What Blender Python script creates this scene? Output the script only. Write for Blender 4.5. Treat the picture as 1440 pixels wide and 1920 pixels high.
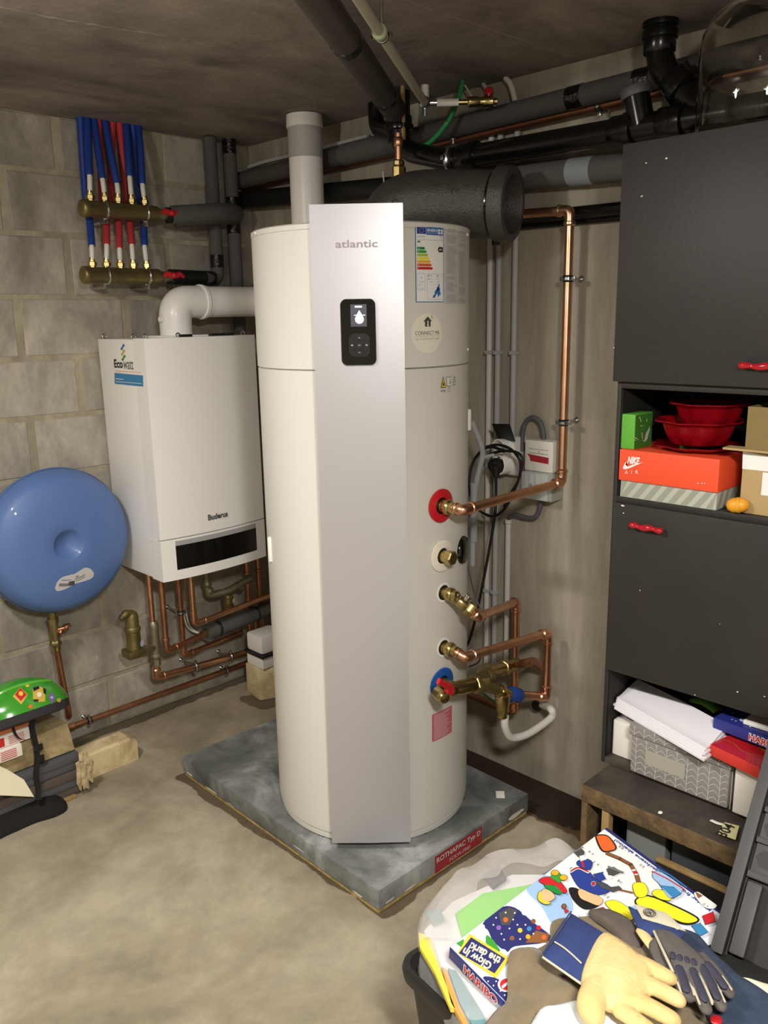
import bpy, bmesh, math, random
from mathutils import Vector, Matrix, Euler
random.seed(7)
for o in list(bpy.data.objects): bpy.data.objects.remove(o)
scene = bpy.context.scene
col = scene.collection
V = Vector
PI = math.pi

# ------------------------------------------------------------------ camera
F_PX = 1569.83
PITCH, ROLL, YAW = math.radians(13.1537), math.radians(-1.0686), math.radians(44.8456)
CAM = V((-2.4555, -3.2994, 1.7532))
_fw = V((math.sin(YAW)*math.cos(PITCH), math.cos(YAW)*math.cos(PITCH), -math.sin(PITCH)))
_rt = V((math.cos(YAW), -math.sin(YAW), 0)); _up = _rt.cross(_fw)
RT = math.cos(ROLL)*_rt + math.sin(ROLL)*_up
UP = -math.sin(ROLL)*_rt + math.cos(ROLL)*_up
FW = _fw
cd = bpy.data.cameras.new('camera'); cam = bpy.data.objects.new('camera', cd); col.objects.link(cam)
cd.sensor_fit = 'VERTICAL'; cd.sensor_height = 36; cd.sensor_width = 27; cd.lens = F_PX/1920*36
cd.clip_start = 0.02
m3 = Matrix((RT, UP, -FW)).transposed()
cam.matrix_world = Matrix.Translation(CAM) @ m3.to_4x4()
scene.camera = cam

# ------------------------------------------------------------------ world, lamps, exposure
w = bpy.data.worlds.new('world'); scene.world = w; w.use_nodes = True
w.node_tree.nodes['Background'].inputs[0].default_value = (0.75, 0.8, 0.9, 1)
w.node_tree.nodes['Background'].inputs[1].default_value = 0.02
def lamp(name, loc, rot, sx, sy, power, color):
    l = bpy.data.lights.new(name, 'AREA'); l.shape = 'RECTANGLE'; l.size = sx; l.size_y = sy
    l.energy = power; l.color = color
    o = bpy.data.objects.new(name, l); col.objects.link(o); o.location = loc; o.rotation_euler = rot
    return o
def tube_lamp(name, loc, power, color, up):
    """hanging tube lamp: most of its light goes down, part of it up to the ceiling"""
    lamp(name, loc, (0, 0, 0), .12, .50, power, color)
    l = bpy.data.lights.new(name+'_bare', 'POINT'); l.energy = up; l.color = color; l.shadow_soft_size = .06
    o = bpy.data.objects.new(name+'_bare', l); col.objects.link(o); o.location = V(loc)-V((0, 0, .03))
tube_lamp('lamp_light', (-2.35, -1.62, 2.33), 22, (1.0, 0.955, 0.88), 22)
tube_lamp('lamp_light.001', (-2.30, -3.60, 2.28), 54, (1.0, 0.965, 0.90), 30)
scene.view_settings.view_transform = 'Standard'
scene.view_settings.look = 'None'
scene.view_settings.gamma = 1
scene.view_settings.use_curve_mapping = False
scene.view_settings.exposure = 0.40

# ------------------------------------------------------------------ helpers: measuring on the planes of the room
def ray(px, py):
    return FW + RT*((px-720)/F_PX) - UP*((py-960)/F_PX)
def P(px, py, x=None, y=None, z=None):
    d = ray(px, py)
    if x is not None: t = (x-CAM.x)/d.x
    elif y is not None: t = (y-CAM.y)/d.y
    else: t = (z-CAM.z)/d.z
    return CAM + d*t
def PN(px, py, o, n):
    d = ray(px, py); return CAM + d*((o-CAM).dot(n)/d.dot(n))

# ------------------------------------------------------------------ materials
def lin(c):
    if isinstance(c, str):
        c = c.lstrip('#'); c = [int(c[i:i+2], 16)/255 for i in (0, 2, 4)]
    return tuple(x/12.92 if x <= .04045 else ((x+.055)/1.055)**2.4 for x in c) + (1,)
MATS = {}
def mat(name, c, rough=.5, metal=0, var=0, vscale=8, bump=0, bscale=60, c2=None, alpha=None, trans=0, ior=1.45,
        stretch=(1, 1, 1), coat=0, emit=0, spec=None, c3=None, sheen=0):
    if name in MATS: return MATS[name]
    m = bpy.data.materials.new(name); m.use_nodes = True; MATS[name] = m
    nt = m.node_tree; N = nt.nodes; L = nt.links; b = N['Principled BSDF']
    b.inputs['Roughness'].default_value = rough; b.inputs['Metallic'].default_value = metal
    b.inputs['Base Color'].default_value = lin(c)
    b.inputs['Coat Weight'].default_value = coat
    if spec is not None: b.inputs['Specular IOR Level'].default_value = spec
    if sheen: b.inputs['Sheen Weight'].default_value = sheen
    if trans:
        b.inputs['Transmission Weight'].default_value = trans; b.inputs['IOR'].default_value = ior
    if alpha is not None: b.inputs['Alpha'].default_value = alpha
    if emit:
        b.inputs['Emission Color'].default_value = lin(c); b.inputs['Emission Strength'].default_value = emit
    g = N.new('ShaderNodeNewGeometry'); mp = N.new('ShaderNodeMapping'); L.new(g.outputs['Position'], mp.inputs['Vector'])
    mp.inputs['Scale'].default_value = stretch
    if c2 is not None or var:
        n = N.new('ShaderNodeTexNoise'); n.inputs['Scale'].default_value = vscale; n.inputs['Detail'].default_value = 6
        n.inputs['Roughness'].default_value = .62
        L.new(mp.outputs[0], n.inputs['Vector'])
        r = N.new('ShaderNodeValToRGB'); L.new(n.outputs['Fac'], r.inputs[0])
        if c2 is None:
            lc = lin(c); r.color_ramp.elements[0].color = tuple(x*(1-var) for x in lc[:3])+(1,)
            r.color_ramp.elements[1].color = tuple(min(1, x*(1+var)) for x in lc[:3])+(1,)
        else:
            r.color_ramp.elements[0].color = lin(c); r.color_ramp.elements[1].color = lin(c2)
        r.color_ramp.elements[0].position = .33; r.color_ramp.elements[1].position = .67
        if c3 is not None:
            e = r.color_ramp.elements.new(.78); e.color = lin(c3)
        L.new(r.outputs[0], b.inputs['Base Color'])
    if bump:
        n2 = N.new('ShaderNodeTexNoise'); n2.inputs['Scale'].default_value = bscale; n2.inputs['Detail'].default_value = 5
        L.new(mp.outputs[0], n2.inputs['Vector'])
        bp = N.new('ShaderNodeBump'); bp.inputs['Strength'].default_value = bump; bp.inputs['Distance'].default_value = .01
        L.new(n2.outputs['Fac'], bp.inputs['Height']); L.new(bp.outputs[0], b.inputs['Normal'])
    return m

def concrete(name, base, dark, light, s1=2.2, s2=14, stretch=(1, 1, 1), specks=0, stain=None, rough=.9, bump=.25, objrand=0, speckcol='#d8d2c6'):
    """layered concrete: broad tone, fine mottling, pale specks and (floor) damp stains around fixed places"""
    m = bpy.data.materials.new(name); m.use_nodes = True; MATS[name] = m
    nt = m.node_tree; N = nt.nodes; L = nt.links; b = N['Principled BSDF']; b.inputs['Roughness'].default_value = rough
    g = N.new('ShaderNodeNewGeometry'); mp = N.new('ShaderNodeMapping'); L.new(g.outputs['Position'], mp.inputs['Vector']); mp.inputs['Scale'].default_value = stretch
    n1 = N.new('ShaderNodeTexNoise'); n1.inputs['Scale'].default_value = s1; n1.inputs['Detail'].default_value = 9; n1.inputs['Roughness'].default_value = .6; n1.inputs['Distortion'].default_value = .6
    L.new(mp.outputs[0], n1.inputs['Vector'])
    r = N.new('ShaderNodeValToRGB'); L.new(n1.outputs['Fac'], r.inputs[0])
    r.color_ramp.elements[0].color = lin(dark); r.color_ramp.elements[0].position = .34
    r.color_ramp.elements[1].color = lin(light); r.color_ramp.elements[1].position = .68
    e = r.color_ramp.elements.new(.5); e.color = lin(base)
    n2 = N.new('ShaderNodeTexNoise'); n2.inputs['Scale'].default_value = s2; n2.inputs['Detail'].default_value = 8; n2.inputs['Roughness'].default_value = .7
    L.new(mp.outputs[0], n2.inputs['Vector'])
    mx = N.new('ShaderNodeMix'); mx.data_type = 'RGBA'; mx.blend_type = 'OVERLAY'; mx.inputs['Factor'].default_value = .45
    L.new(r.outputs[0], mx.inputs['A']); L.new(n2.outputs['Fac'], mx.inputs['B'])
    out = mx.outputs['Result']
    if objrand:
        oi = N.new('ShaderNodeObjectInfo'); mr = N.new('ShaderNodeMapRange'); L.new(oi.outputs['Random'], mr.inputs[0])
        mr.inputs['To Min'].default_value = 1-objrand; mr.inputs['To Max'].default_value = 1+objrand
        hs = N.new('ShaderNodeHueSaturation'); L.new(out, hs.inputs['Color']); L.new(mr.outputs[0], hs.inputs['Value']); out = hs.outputs[0]
    if specks:
        n3 = N.new('ShaderNodeTexNoise'); n3.inputs['Scale'].default_value = 9; n3.inputs['Detail'].default_value = 7; n3.inputs['Roughness'].default_value = .8
        mp3 = N.new('ShaderNodeMapping'); mp3.inputs['Scale'].default_value = (1, 1, .6); L.new(g.outputs['Position'], mp3.inputs['Vector']); L.new(mp3.outputs[0], n3.inputs['Vector'])
        r3 = N.new('ShaderNodeValToRGB'); r3.color_ramp.elements[0].position = .66-.04*specks; r3.color_ramp.elements[1].position = .74
        L.new(n3.outputs['Fac'], r3.inputs[0])
        m3_ = N.new('ShaderNodeMix'); m3_.data_type = 'RGBA'; L.new(r3.outputs[0], m3_.inputs['Factor']); L.new(out, m3_.inputs['A']); m3_.inputs['B'].default_value = lin(speckcol)
        out = m3_.outputs['Result']
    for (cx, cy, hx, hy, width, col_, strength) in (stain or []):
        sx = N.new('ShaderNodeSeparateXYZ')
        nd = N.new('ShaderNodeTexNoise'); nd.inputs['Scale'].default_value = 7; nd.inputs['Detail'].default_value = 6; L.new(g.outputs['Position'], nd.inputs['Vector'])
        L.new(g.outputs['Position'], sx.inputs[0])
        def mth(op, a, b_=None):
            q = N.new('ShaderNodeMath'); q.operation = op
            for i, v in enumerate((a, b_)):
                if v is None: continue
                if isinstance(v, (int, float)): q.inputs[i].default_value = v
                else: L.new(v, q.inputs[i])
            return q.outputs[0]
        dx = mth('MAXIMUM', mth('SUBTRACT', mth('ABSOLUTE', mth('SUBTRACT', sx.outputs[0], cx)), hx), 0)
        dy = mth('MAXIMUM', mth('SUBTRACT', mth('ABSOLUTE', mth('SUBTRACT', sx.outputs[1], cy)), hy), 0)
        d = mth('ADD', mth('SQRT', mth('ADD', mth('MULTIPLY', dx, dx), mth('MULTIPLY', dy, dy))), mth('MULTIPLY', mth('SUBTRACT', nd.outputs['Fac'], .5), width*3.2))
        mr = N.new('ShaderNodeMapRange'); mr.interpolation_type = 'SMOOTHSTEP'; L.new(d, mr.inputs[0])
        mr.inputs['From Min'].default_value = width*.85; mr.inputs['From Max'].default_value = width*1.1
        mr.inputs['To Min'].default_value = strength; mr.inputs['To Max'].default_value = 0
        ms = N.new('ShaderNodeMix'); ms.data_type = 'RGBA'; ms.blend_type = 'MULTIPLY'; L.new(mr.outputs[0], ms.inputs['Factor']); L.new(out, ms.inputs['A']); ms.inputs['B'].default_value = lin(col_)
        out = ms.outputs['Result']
    L.new(out, b.inputs['Base Color'])
    n4 = N.new('ShaderNodeTexNoise'); n4.inputs['Scale'].default_value = 45; n4.inputs['Detail'].default_value = 8
    L.new(g.outputs['Position'], n4.inputs['Vector'])
    bp = N.new('ShaderNodeBump'); bp.inputs['Strength'].default_value = bump; bp.inputs['Distance'].default_value = .012
    L.new(n4.outputs['Fac'], bp.inputs['Height']); L.new(bp.outputs[0], b.inputs['Normal'])
    return m

M_block = concrete('block_concrete', '#9d978b', '#827c72', '#b4ad9e', 3.5, 22, (1, 1, .55), specks=.7, objrand=.10)
M_mortar = concrete('mortar', '#a39a84', '#928974', '#b0a78f', 5, 25, (1, 1, .6))
M_cast = concrete('cast_concrete', '#a39b8b', '#908878', '#b2aa9a', 2.4, 10, (1, 1.6, .22), bump=.08)
M_ceil = concrete('ceiling_concrete', '#8c827c', '#6b625d', '#a0958b', 1.9, 9, (1, 1.4, 1), specks=0, bump=.15)
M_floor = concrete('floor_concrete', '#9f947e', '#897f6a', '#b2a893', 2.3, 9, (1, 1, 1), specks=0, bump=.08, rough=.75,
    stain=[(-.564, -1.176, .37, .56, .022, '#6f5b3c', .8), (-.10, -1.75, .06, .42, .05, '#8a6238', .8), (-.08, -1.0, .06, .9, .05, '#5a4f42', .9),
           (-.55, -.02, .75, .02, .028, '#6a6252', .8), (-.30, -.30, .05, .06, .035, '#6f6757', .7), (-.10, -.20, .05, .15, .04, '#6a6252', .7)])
M_slab = concrete('slab_grey', '#787b79', '#575a57', '#a8abaa', 4.5, 16, (1, 1, 1), specks=.3, bump=.15, rough=.8, speckcol='#c9cfd2')
M_foam = mat('slab_foam', '#b59a5c', .9, var=.35, vscale=30, bump=.5)
M_stone = concrete('pale_stone', '#d3bf93', '#b59f74', '#e2d2ab', 7, 30, (1, 1, 1), bump=.2)
M_stoneD = concrete('dirty_stone', '#a08d66', '#6e5d42', '#bfae84', 6, 20, (1, 1, 1), bump=.3)
M_white = mat('white_enamel', '#f6f4f0', .35, coat=.2)
M_cream = mat('cream_enamel', '#dbd9d2', .38)
M_tankbot = mat('tank_base_plastic', '#2b2b2b', .6)
M_silver = mat('silver_lacquer', '#c2c1c6', .40, metal=.55, bump=.03, bscale=900)
M_black = mat('black_gloss', '#0a0a0b', .12, coat=.5)
M_blackm = mat('black_plastic', '#141414', .5)
M_bpipe = mat('black_drain_pipe', '#0e0e0f', .22)
M_tape = mat('black_tape', '#0c0c0c', .15, bump=.5, bscale=90)
M_epp = mat('black_foam_plastic', '#3f3d39', .34, var=.2, vscale=60, bump=.3, bscale=220)
M_grey_ins = mat('grey_foam_insulation', '#545250', .85, var=.06, vscale=40)
M_dark_ins = mat('dark_foam_insulation', '#4a4540', .85, var=.1, vscale=30)
M_ltgrey = mat('light_grey_tape', '#8b9096', .6)
M_copper = mat('copper', '#d49b76', .33, metal=1, c2='#e6b595', vscale=14)
M_copperd = mat('old_copper', '#a87455', .42, metal=1, c2='#cd9678', vscale=12)
M_brass = mat('brass', '#a8935a', .28, metal=1, c2='#c7b47e', vscale=25)
M_brassd = mat('dull_brass', '#7d7048', .45, metal=.85, c2='#9a8c5e', vscale=16)
M_castgrey = mat('cast_grey_brass', '#807a66', .5, metal=.8, c2='#a19a82', vscale=22)
M_chrome = mat('zinc_steel', '#c9cacb', .22, metal=1)
M_red = mat('red_handle', '#c0202b', .4)
M_redpl = mat('red_tube_plastic', '#b5363c', .5)
M_bluepl = mat('blue_tube_plastic', '#1f3d8f', .5)
M_pex = mat('white_tube_plastic', '#e2dfd8', .4)
M_vessel = mat('blue_enamel', '#5877b0', .5, coat=.1)
M_pvc = mat('grey_conduit', '#a7a7a6', .5)
M_pvcw = mat('white_conduit', '#c9c6c0', .5)
M_dgrey = mat('dark_grey_sleeve', '#55565a', .6)
M_cabinet = mat('dark_grey_painted_wood', '#282524', .5, var=.12, vscale=3, c2='#312d2b', bump=.05)
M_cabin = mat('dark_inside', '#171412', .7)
M_redgl = mat('red_gloss', '#b01524', .15, coat=.5)
M_shelf = mat('dark_shelf_board', '#3a342f', .6, c2='#4c453d', vscale=18, bump=.2)
M_edge = mat('worn_chipboard_edge', '#7d6440', .85, c2='#4d3f2e', vscale=22, bump=.5)
M_wood = mat('raw_wood', '#8e7347', .8, c2='#a98c5c', vscale=20, stretch=(1, 1, .2))
M_card = mat('brown_cardboard', '#b39a6c', .85, var=.06)
M_cardd = mat('cardboard_inside', '#86744a', .85, var=.06)
M_paper = mat('white_paper', '#efedf3', .75)
M_paperw = mat('white_board', '#f0ebe2', .7)
M_orange = mat('orange_red_card', '#f0522e', .55)
M_green = mat('green_card', '#5fae3a', .5)
M_grstripe = mat('grey_green_card', '#959b8c', .7)
M_grstripe2 = mat('pale_grey_card', '#b8b9ad', .7)
M_redcard = mat('red_card', '#c3202a', .3, coat=.3)
M_redcard2 = mat('red_card_side', '#d63a30', .5)
M_bluecard = mat('blue_card', '#28307f', .45)
M_gold = mat('gold_print', '#c9a24a', .4, metal=.5)
M_redtrans = mat('red_clear_plastic', '#b01020', .12, trans=.55, ior=1.3)
M_yelplastic = mat('yellow_plastic', '#e5a02a', .4)
M_greycr = mat('dark_grey_crate', '#3d3a3b', .55, var=.05)
M_darkcr = mat('crate_recess', '#262525', .7)
M_brown = mat('brown_cloth', '#7f7158', .95, var=.12, vscale=30, bump=.3, bscale=400, sheen=.2)
M_jeans = mat('blue_denim', '#35435a', .95, var=.15, vscale=60, bump=.3, bscale=500)
M_wcloth = mat('white_cloth', '#e6ecf2', .9, bump=.2, bscale=200)
M_navy = mat('navy_cotton', '#2e3f74', .9, var=.08, vscale=60, bump=.2, bscale=500)
M_leather = mat('yellow_leather', '#d8b876', .75, c2='#ecd49c', vscale=9, bump=.2, bscale=150)
M_gglove = mat('grey_glove', '#5d5855', .85, var=.1, vscale=40, bump=.25, bscale=300)
M_gpad = mat('dark_blue_pad', '#3c3b4c', .7)
M_pipe = mat('cream_piping', '#cdc5ae', .7)
M_bag = mat('milky_bag', '#efece8', .25, alpha=.15, bump=.6, bscale=16)
M_baglip = mat('milky_bag_fold', '#efece8', .22, alpha=.30, bump=.6, bscale=16)
M_bin = mat('black_bin', '#1c1c1c', .45)
M_greenp = mat('green_sheet', '#86e04c', .5)
M_yelp = mat('yellow_sheet', '#f1dc50', .5)
M_teal = mat('teal_sheet', '#6f9aa0', .6)
M_orangep = mat('orange_sheet', '#e0a050', .6)
M_helmet = mat('green_helmet', '#3f9a2c', .18, coat=.6)
M_helmet2 = mat('light_green_helmet', '#63b83e', .18, coat=.6)
M_foamblk = mat('helmet_foam', '#2f2c30', .9)
M_strap = mat('black_webbing', '#12110f', .9)
M_glass = mat('clear_glass', '#f4f4f0', .02, trans=1, ior=1.42)
M_clear = mat('clear_cover', '#dfe8e4', .08, alpha=.35)
M_tube = mat('clear_hose', '#b9bcc2', .2, alpha=.55)
M_ghose = mat('green_hose', '#2f8a50', .4)
M_yellow = mat('yellow_print', '#f0d22a', .5)
# print colours
PR = {k: mat('print_'+k, v, .5) for k, v in dict(white='#efeeec', black='#1a1a1c', blue='#2f6db5', navy='#2b2f6b', eublue='#2a3f90', grey='#a9a9a9', mid='#77757a',
     g1='#1e8a3e', g2='#3f9a36', g3='#a9c63a', g4='#efe32f', g5='#efae2c', g6='#dd5a2a', g7='#cc2229', yellow='#e9c73c', pinkred='#c8616b', silver='#a79aa6',
     teal='#3b86bb', leafgreen='#3f8a3c', sand='#d1b04e', orange='#ef6a2c', skin='#e8b98a', brown='#8a5a34', sky='#9dbfe6', ice='#e9eef8', red='#c8242c', dgrey='#4b4b4d',
     paleyel='#e9e3a8', purple='#8a5fb0', darkred='#9c2430', cream='#efe6c8', lilac='#b9c4e6', lgrey='#c9c6c6').items()}

# ------------------------------------------------------------------ mesh builder
def frame_of(d):
    d = d.normalized(); a = V((0, 0, 1)) if abs(d.z) < .9 else V((1, 0, 0))
    u = d.cross(a).normalized(); return u, d.cross(u).normalized()
class Plane:
    """a flat surface: u to the right, v up, h out of it"""
    def __init__(s, o, xd, yd):
        s.o = V(o); s.x = V(xd).normalized(); s.n = s.x.cross(V(yd)).normalized(); s.y = s.n.cross(s.x)
        s.flat = True
    def at(s, u, v, h=0): return s.o + s.x*u + s.y*v + s.n*h
    def uv(s, px, py):
        q = PN(px, py, s.o, s.n)-s.o; return q.dot(s.x), q.dot(s.y)
class Cyl:
    """the jacket of a standing cylinder: u along its girth (to the right), v the height"""
    def __init__(s, c, R, th0): s.c = V((c[0], c[1], 0)); s.R = R; s.t0 = th0; s.flat = False
    def at(s, u, v, h=0):
        t = s.t0+u/s.R; r = s.R+h; return V((s.c.x+r*math.cos(t), s.c.y+r*math.sin(t), v))
    def uv(s, px, py):
        d = ray(px, py); w_ = CAM-s.c; a = d.x**2+d.y**2; b = d.x*w_.x+d.y*w_.y; c = w_.x**2+w_.y**2-s.R**2
        t = (-b-math.sqrt(max(b*b-a*c, 0)))/a; q = CAM+d*t
        th = math.atan2(q.y-s.c.y, q.x-s.c.x); du = (th-s.t0+PI) % (2*PI)-PI
        return du*s.R, q.z
_txt = {}
def text_mesh(body, bold, shear):
    k = (body, bold, shear)
    if k not in _txt:
        c = bpy.data.curves.new('t', 'FONT'); c.body = body; c.size = 1; c.offset = bold; c.shear = shear; c.resolution_u = 3
        o = bpy.data.objects.new('t', c); col.objects.link(o)
        me = bpy.data.meshes.new_from_object(o.evaluated_get(bpy.context.evaluated_depsgraph_get()))
        vs = [(v.co.x, v.co.y) for v in me.vertices]; fs = [tuple(f.vertices) for f in me.polygons]
        bpy.data.objects.remove(o); bpy.data.curves.remove(c); bpy.data.meshes.remove(me)
        x0 = min(v[0] for v in vs); x1 = max(v[0] for v in vs); y0 = min(v[1] for v in vs); y1 = max(v[1] for v in vs)
        _txt[k] = ([((x-x0)/(x1-x0), (y-y0)/(y1-y0)) for x, y in vs], fs, (x1-x0)/(y1-y0))
    return _txt[k]
class MB:
    def __init__(s): s.v = []; s.f = []; s.m = []; s.mats = []; s.cur = 0; s.flatset = set()
    def use(s, m):
        if m not in s.mats: s.mats.append(m)
        s.cur = s.mats.index(m); return s
    def add(s, vs, fs):
        b = len(s.v); s.v.extend([V(q) for q in vs]); s.f.extend([tuple(i+b for i in f) for f in fs]); s.m.extend([s.cur]*len(fs)); return s
    def frombm(s, bm):
        bm.verts.index_update(); s.add([q.co.copy() for q in bm.verts], [[q.index for q in f.verts] for f in bm.faces]); bm.free(); return s
    def box(s, lo, hi, bev=0, rot=None, piv=None, seg=2):
        lo = V(lo); hi = V(hi); c = (lo+hi)/2; d = hi-lo
        bm = bmesh.new(); bmesh.ops.create_cube(bm, size=1)
        for q in bm.verts: q.co = V((q.co.x*d.x, q.co.y*d.y, q.co.z*d.z))
        if bev: bmesh.ops.bevel(bm, geom=bm.edges[:], offset=bev, segments=seg, affect='EDGES', profile=.6)
        R = rot.to_matrix() if isinstance(rot, Euler) else rot
        for q in bm.verts:
            q.co = c+q.co
            if R is not None: pv = V(piv) if piv is not None else c; q.co = pv+R @ (q.co-pv)
        return s.frombm(bm)
    def hexa(s, p, bev=0):
        """8 corners: bottom four counterclockwise, top four"""
        bm = bmesh.new(); vs = [bm.verts.new(q) for q in p]
        for f in ((3, 2, 1, 0), (4, 5, 6, 7), (0, 1, 5, 4), (1, 2, 6, 5), (2, 3, 7, 6), (3, 0, 4, 7)): bm.faces.new([vs[i] for i in f])
        bmesh.ops.recalc_face_normals(bm, faces=bm.faces[:])
        if bev: bmesh.ops.bevel(bm, geom=bm.edges[:], offset=bev, segments=2, affect='EDGES', profile=.6)
        return s.frombm(bm)
    def lathe(s, o, ax, prof, n=28, cap=True, sx=1, sy=1):
        """profile of (radius, along)"""
        o = V(o); ax = V(ax).normalized(); u, w_ = frame_of(ax); vs = []; fs = []
        for r, a in prof:
            for k in range(n):
                t = 2*PI*k/n; vs.append(o+ax*a+(u*math.cos(t)*sx+w_*math.sin(t)*sy)*r)
        for i in range(len(prof)-1):
            for k in range(n):
                k2 = (k+1) % n; fs.append((i*n+k, i*n+k2, (i+1)*n+k2, (i+1)*n+k))
        if cap: fs.append(tuple(range(n-1, -1, -1))); fs.append(tuple((len(prof)-1)*n+k for k in range(n)))
        return s.add(vs, fs)
    def cyl(s, a, b, r, r2=None, n=20):
        a = V(a); b = V(b); L = (b-a).length; return s.lathe(a, b-a, [(r, 0), (r2 if r2 is not None else r, L)], n)
    def ring(s, a, b, r, n=20, bev=.3):
        """short collar with rounded rims"""
        a = V(a); b = V(b); L = (b-a).length; e = min(L*.3, r*bev)
        return s.lathe(a, b-a, [(r-e, 0), (r, e), (r, L-e), (r-e, L)], n)
    def ball(s, c, r, n=16, sc=(1, 1, 1)):
        c = V(c); vs = []; fs = []; m_ = n//2
        for i in range(1, m_):
            ph = PI*i/m_
            for k in range(n): t = 2*PI*k/n; vs.append(c+V((r*sc[0]*math.sin(ph)*math.cos(t), r*sc[1]*math.sin(ph)*math.sin(t), r*sc[2]*math.cos(ph))))
        for i in range(m_-2):
            for k in range(n): k2 = (k+1) % n; fs.append((i*n+k, (i+1)*n+k, (i+1)*n+k2, i*n+k2))
        b = len(vs); vs += [c+V((0, 0, r*sc[2])), c-V((0, 0, r*sc[2]))]
        for k in range(n): k2 = (k+1) % n; fs.append((b, k, k2)); fs.append((b+1, (m_-2)*n+k2, (m_-2)*n+k))
        return s.add(vs, fs)
    def tube(s, pts, r, n=14, cap=True, flat=None):
        """round tube along a path; r a number or one per point; flat = (axis, factor) squashes it"""
        pts = [V(q) for q in pts]; L = len(pts); vs = []; fs = []
        tg = [(pts[min(i+1, L-1)]-pts[max(i-1, 0)]).normalized() for i in range(L)]
        u, w_ = frame_of(tg[0])
        for i in range(L):
            u = (u-tg[i]*u.dot(tg[i])).normalized(); w_ = tg[i].cross(u)
            ri = r[i] if isinstance(r, (list, tuple)) else r
            for k in range(n):
                t = 2*PI*k/n; q = (u*math.cos(t)+w_*math.sin(t))*ri
                if flat: ax = V(flat[0]); q -= ax*q.dot(ax)*(1-flat[1])
                vs.append(pts[i]+q)
        for i in range(L-1):
            for k in range(n): k2 = (k+1) % n; fs.append((i*n+k, i*n+k2, (i+1)*n+k2, (i+1)*n+k))
        if cap: fs.append(tuple(range(n-1, -1, -1))); fs.append(tuple((L-1)*n+k for k in range(n)))
        return s.add(vs, fs)
    def loft(s, rings, cap=True):
        n = len(rings[0]); fs = []
        for i in range(len(rings)-1):
            for k in range(n): k2 = (k+1) % n; fs.append((i*n+k, i*n+k2, (i+1)*n+k2, (i+1)*n+k))
        if cap: fs.append(tuple(range(n-1, -1, -1))); fs.append(tuple((len(rings)-1)*n+k for k in range(n)))
        return s.add([q for r in rings for q in r], fs)
    def prism(s, S, poly, h0, h1):
        """polygon of (u,v) on surface S extruded from h0 to h1"""
        n = len(poly); vs = [S.at(u, v, h0) for u, v in poly]+[S.at(u, v, h1) for u, v in poly]
        fs = [tuple(range(n-1, -1, -1)), tuple(n+i for i in range(n))]+[(i, (i+1) % n, n+(i+1) % n, n+i) for i in range(n)]
        return s.add(vs, fs)
    def rect(s, S, u0, v0, u1, v1, h=.0008, n=None):
        n = n or (1 if S.flat else max(1, int(abs(u1-u0)/.005)+1))
        vs = []; fs = []
        for i in range(n+1):
            u = u0+(u1-u0)*i/n; vs += [S.at(u, v0, h), S.at(u, v1, h)]
        for i in range(n): fs.append((2*i, 2*i+2, 2*i+3, 2*i+1))
        return s.add(vs, fs)
    def poly(s, S, pts, h=.0008):
        bm = bmesh.new(); vs = [bm.verts.new((u, v, 0)) for u, v in pts]; f = bm.faces.new(vs)
        if f.normal.z < 0: f.normal_flip()
        bmesh.ops.triangulate(bm, faces=[f])
        if not S.flat:
            w_ = max(p[0] for p in pts)-min(p[0] for p in pts)
            if w_ > .006: bmesh.ops.subdivide_edges(bm, edges=bm.edges[:], cuts=min(8, int(w_/.006)), use_grid_fill=True)
        for q in bm.verts: q.co = S.at(q.co.x, q.co.y, h)
        return s.frombm(bm)
    def disc(s, S, u, v, r, h=.0008, ry=None, n=24, hole=0):
        ry = ry or r
        if hole:
            vs = []; fs = []
            for k in range(n):
                t = 2*PI*k/n; vs += [S.at(u+r*math.cos(t), v+ry*math.sin(t), h), S.at(u+r*hole*math.cos(t), v+ry*hole*math.sin(t), h)]
            for k in range(n): k2 = (k+1) % n; fs.append((2*k, 2*k2, 2*k2+1, 2*k+1))
            return s.add(vs, fs)
        return s.poly(S, [(u+r*math.cos(2*PI*k/n), v+ry*math.sin(2*PI*k/n)) for k in range(n)], h)
    def text(s, S, body, u0, v0, w_=None, hh=None, h=.0012, bold=0, shear=0, rot=0):
        vs, fs, asp = text_mesh(body, bold, shear)
        if w_ is None: w_ = hh*asp
        if hh is None: hh = w_/asp
        c, sn = math.cos(rot), math.sin(rot)
        return s.add([S.at(u0+x*w_*c-y*hh*sn, v0+x*w_*sn+y*hh*c, h) for x, y in vs], fs)
    def build(s, name, m=None, parent=None, smooth=40, label=None):
        me = bpy.data.meshes.new(name); me.from_pydata([tuple(q) for q in s.v], [], s.f)
        if s.mats:
            for q in s.mats: me.materials.append(q)
            me.polygons.foreach_set('material_index', s.m)
        elif m: me.materials.append(m)
        me.validate(); me.update()
        if smooth:
            me.polygons.foreach_set('use_smooth', [True]*len(me.polygons)); me.set_sharp_from_angle(angle=math.radians(smooth))
        o = bpy.data.objects.new(name, me); col.objects.link(o)
        if parent is not None: adopt(o, parent)
        if label: o['label'] = label
        return o
def adopt(o, parent):
    o.parent = parent
    l = V((0, 0, 0)); p = parent
    while p is not None: l += p.location; p = p.parent if p.type != 'EMPTY' else None
    o.matrix_parent_inverse = Matrix.Translation(-parent.location) if parent.type == 'EMPTY' else Matrix.Identity(4)
def thing(name, label, cat, loc, group=None):
    o = bpy.data.objects.new(name, None); col.objects.link(o); o.location = V(loc); o.empty_display_size = .05
    o['label'] = label; o['category'] = cat
    if group: o['group'] = group
    return o
def tag(o, label, cat, group=None):
    o['label'] = label; o['category'] = cat
    if group: o['group'] = group
    return o
def struct(o): o['kind'] = 'structure'; return o
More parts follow.
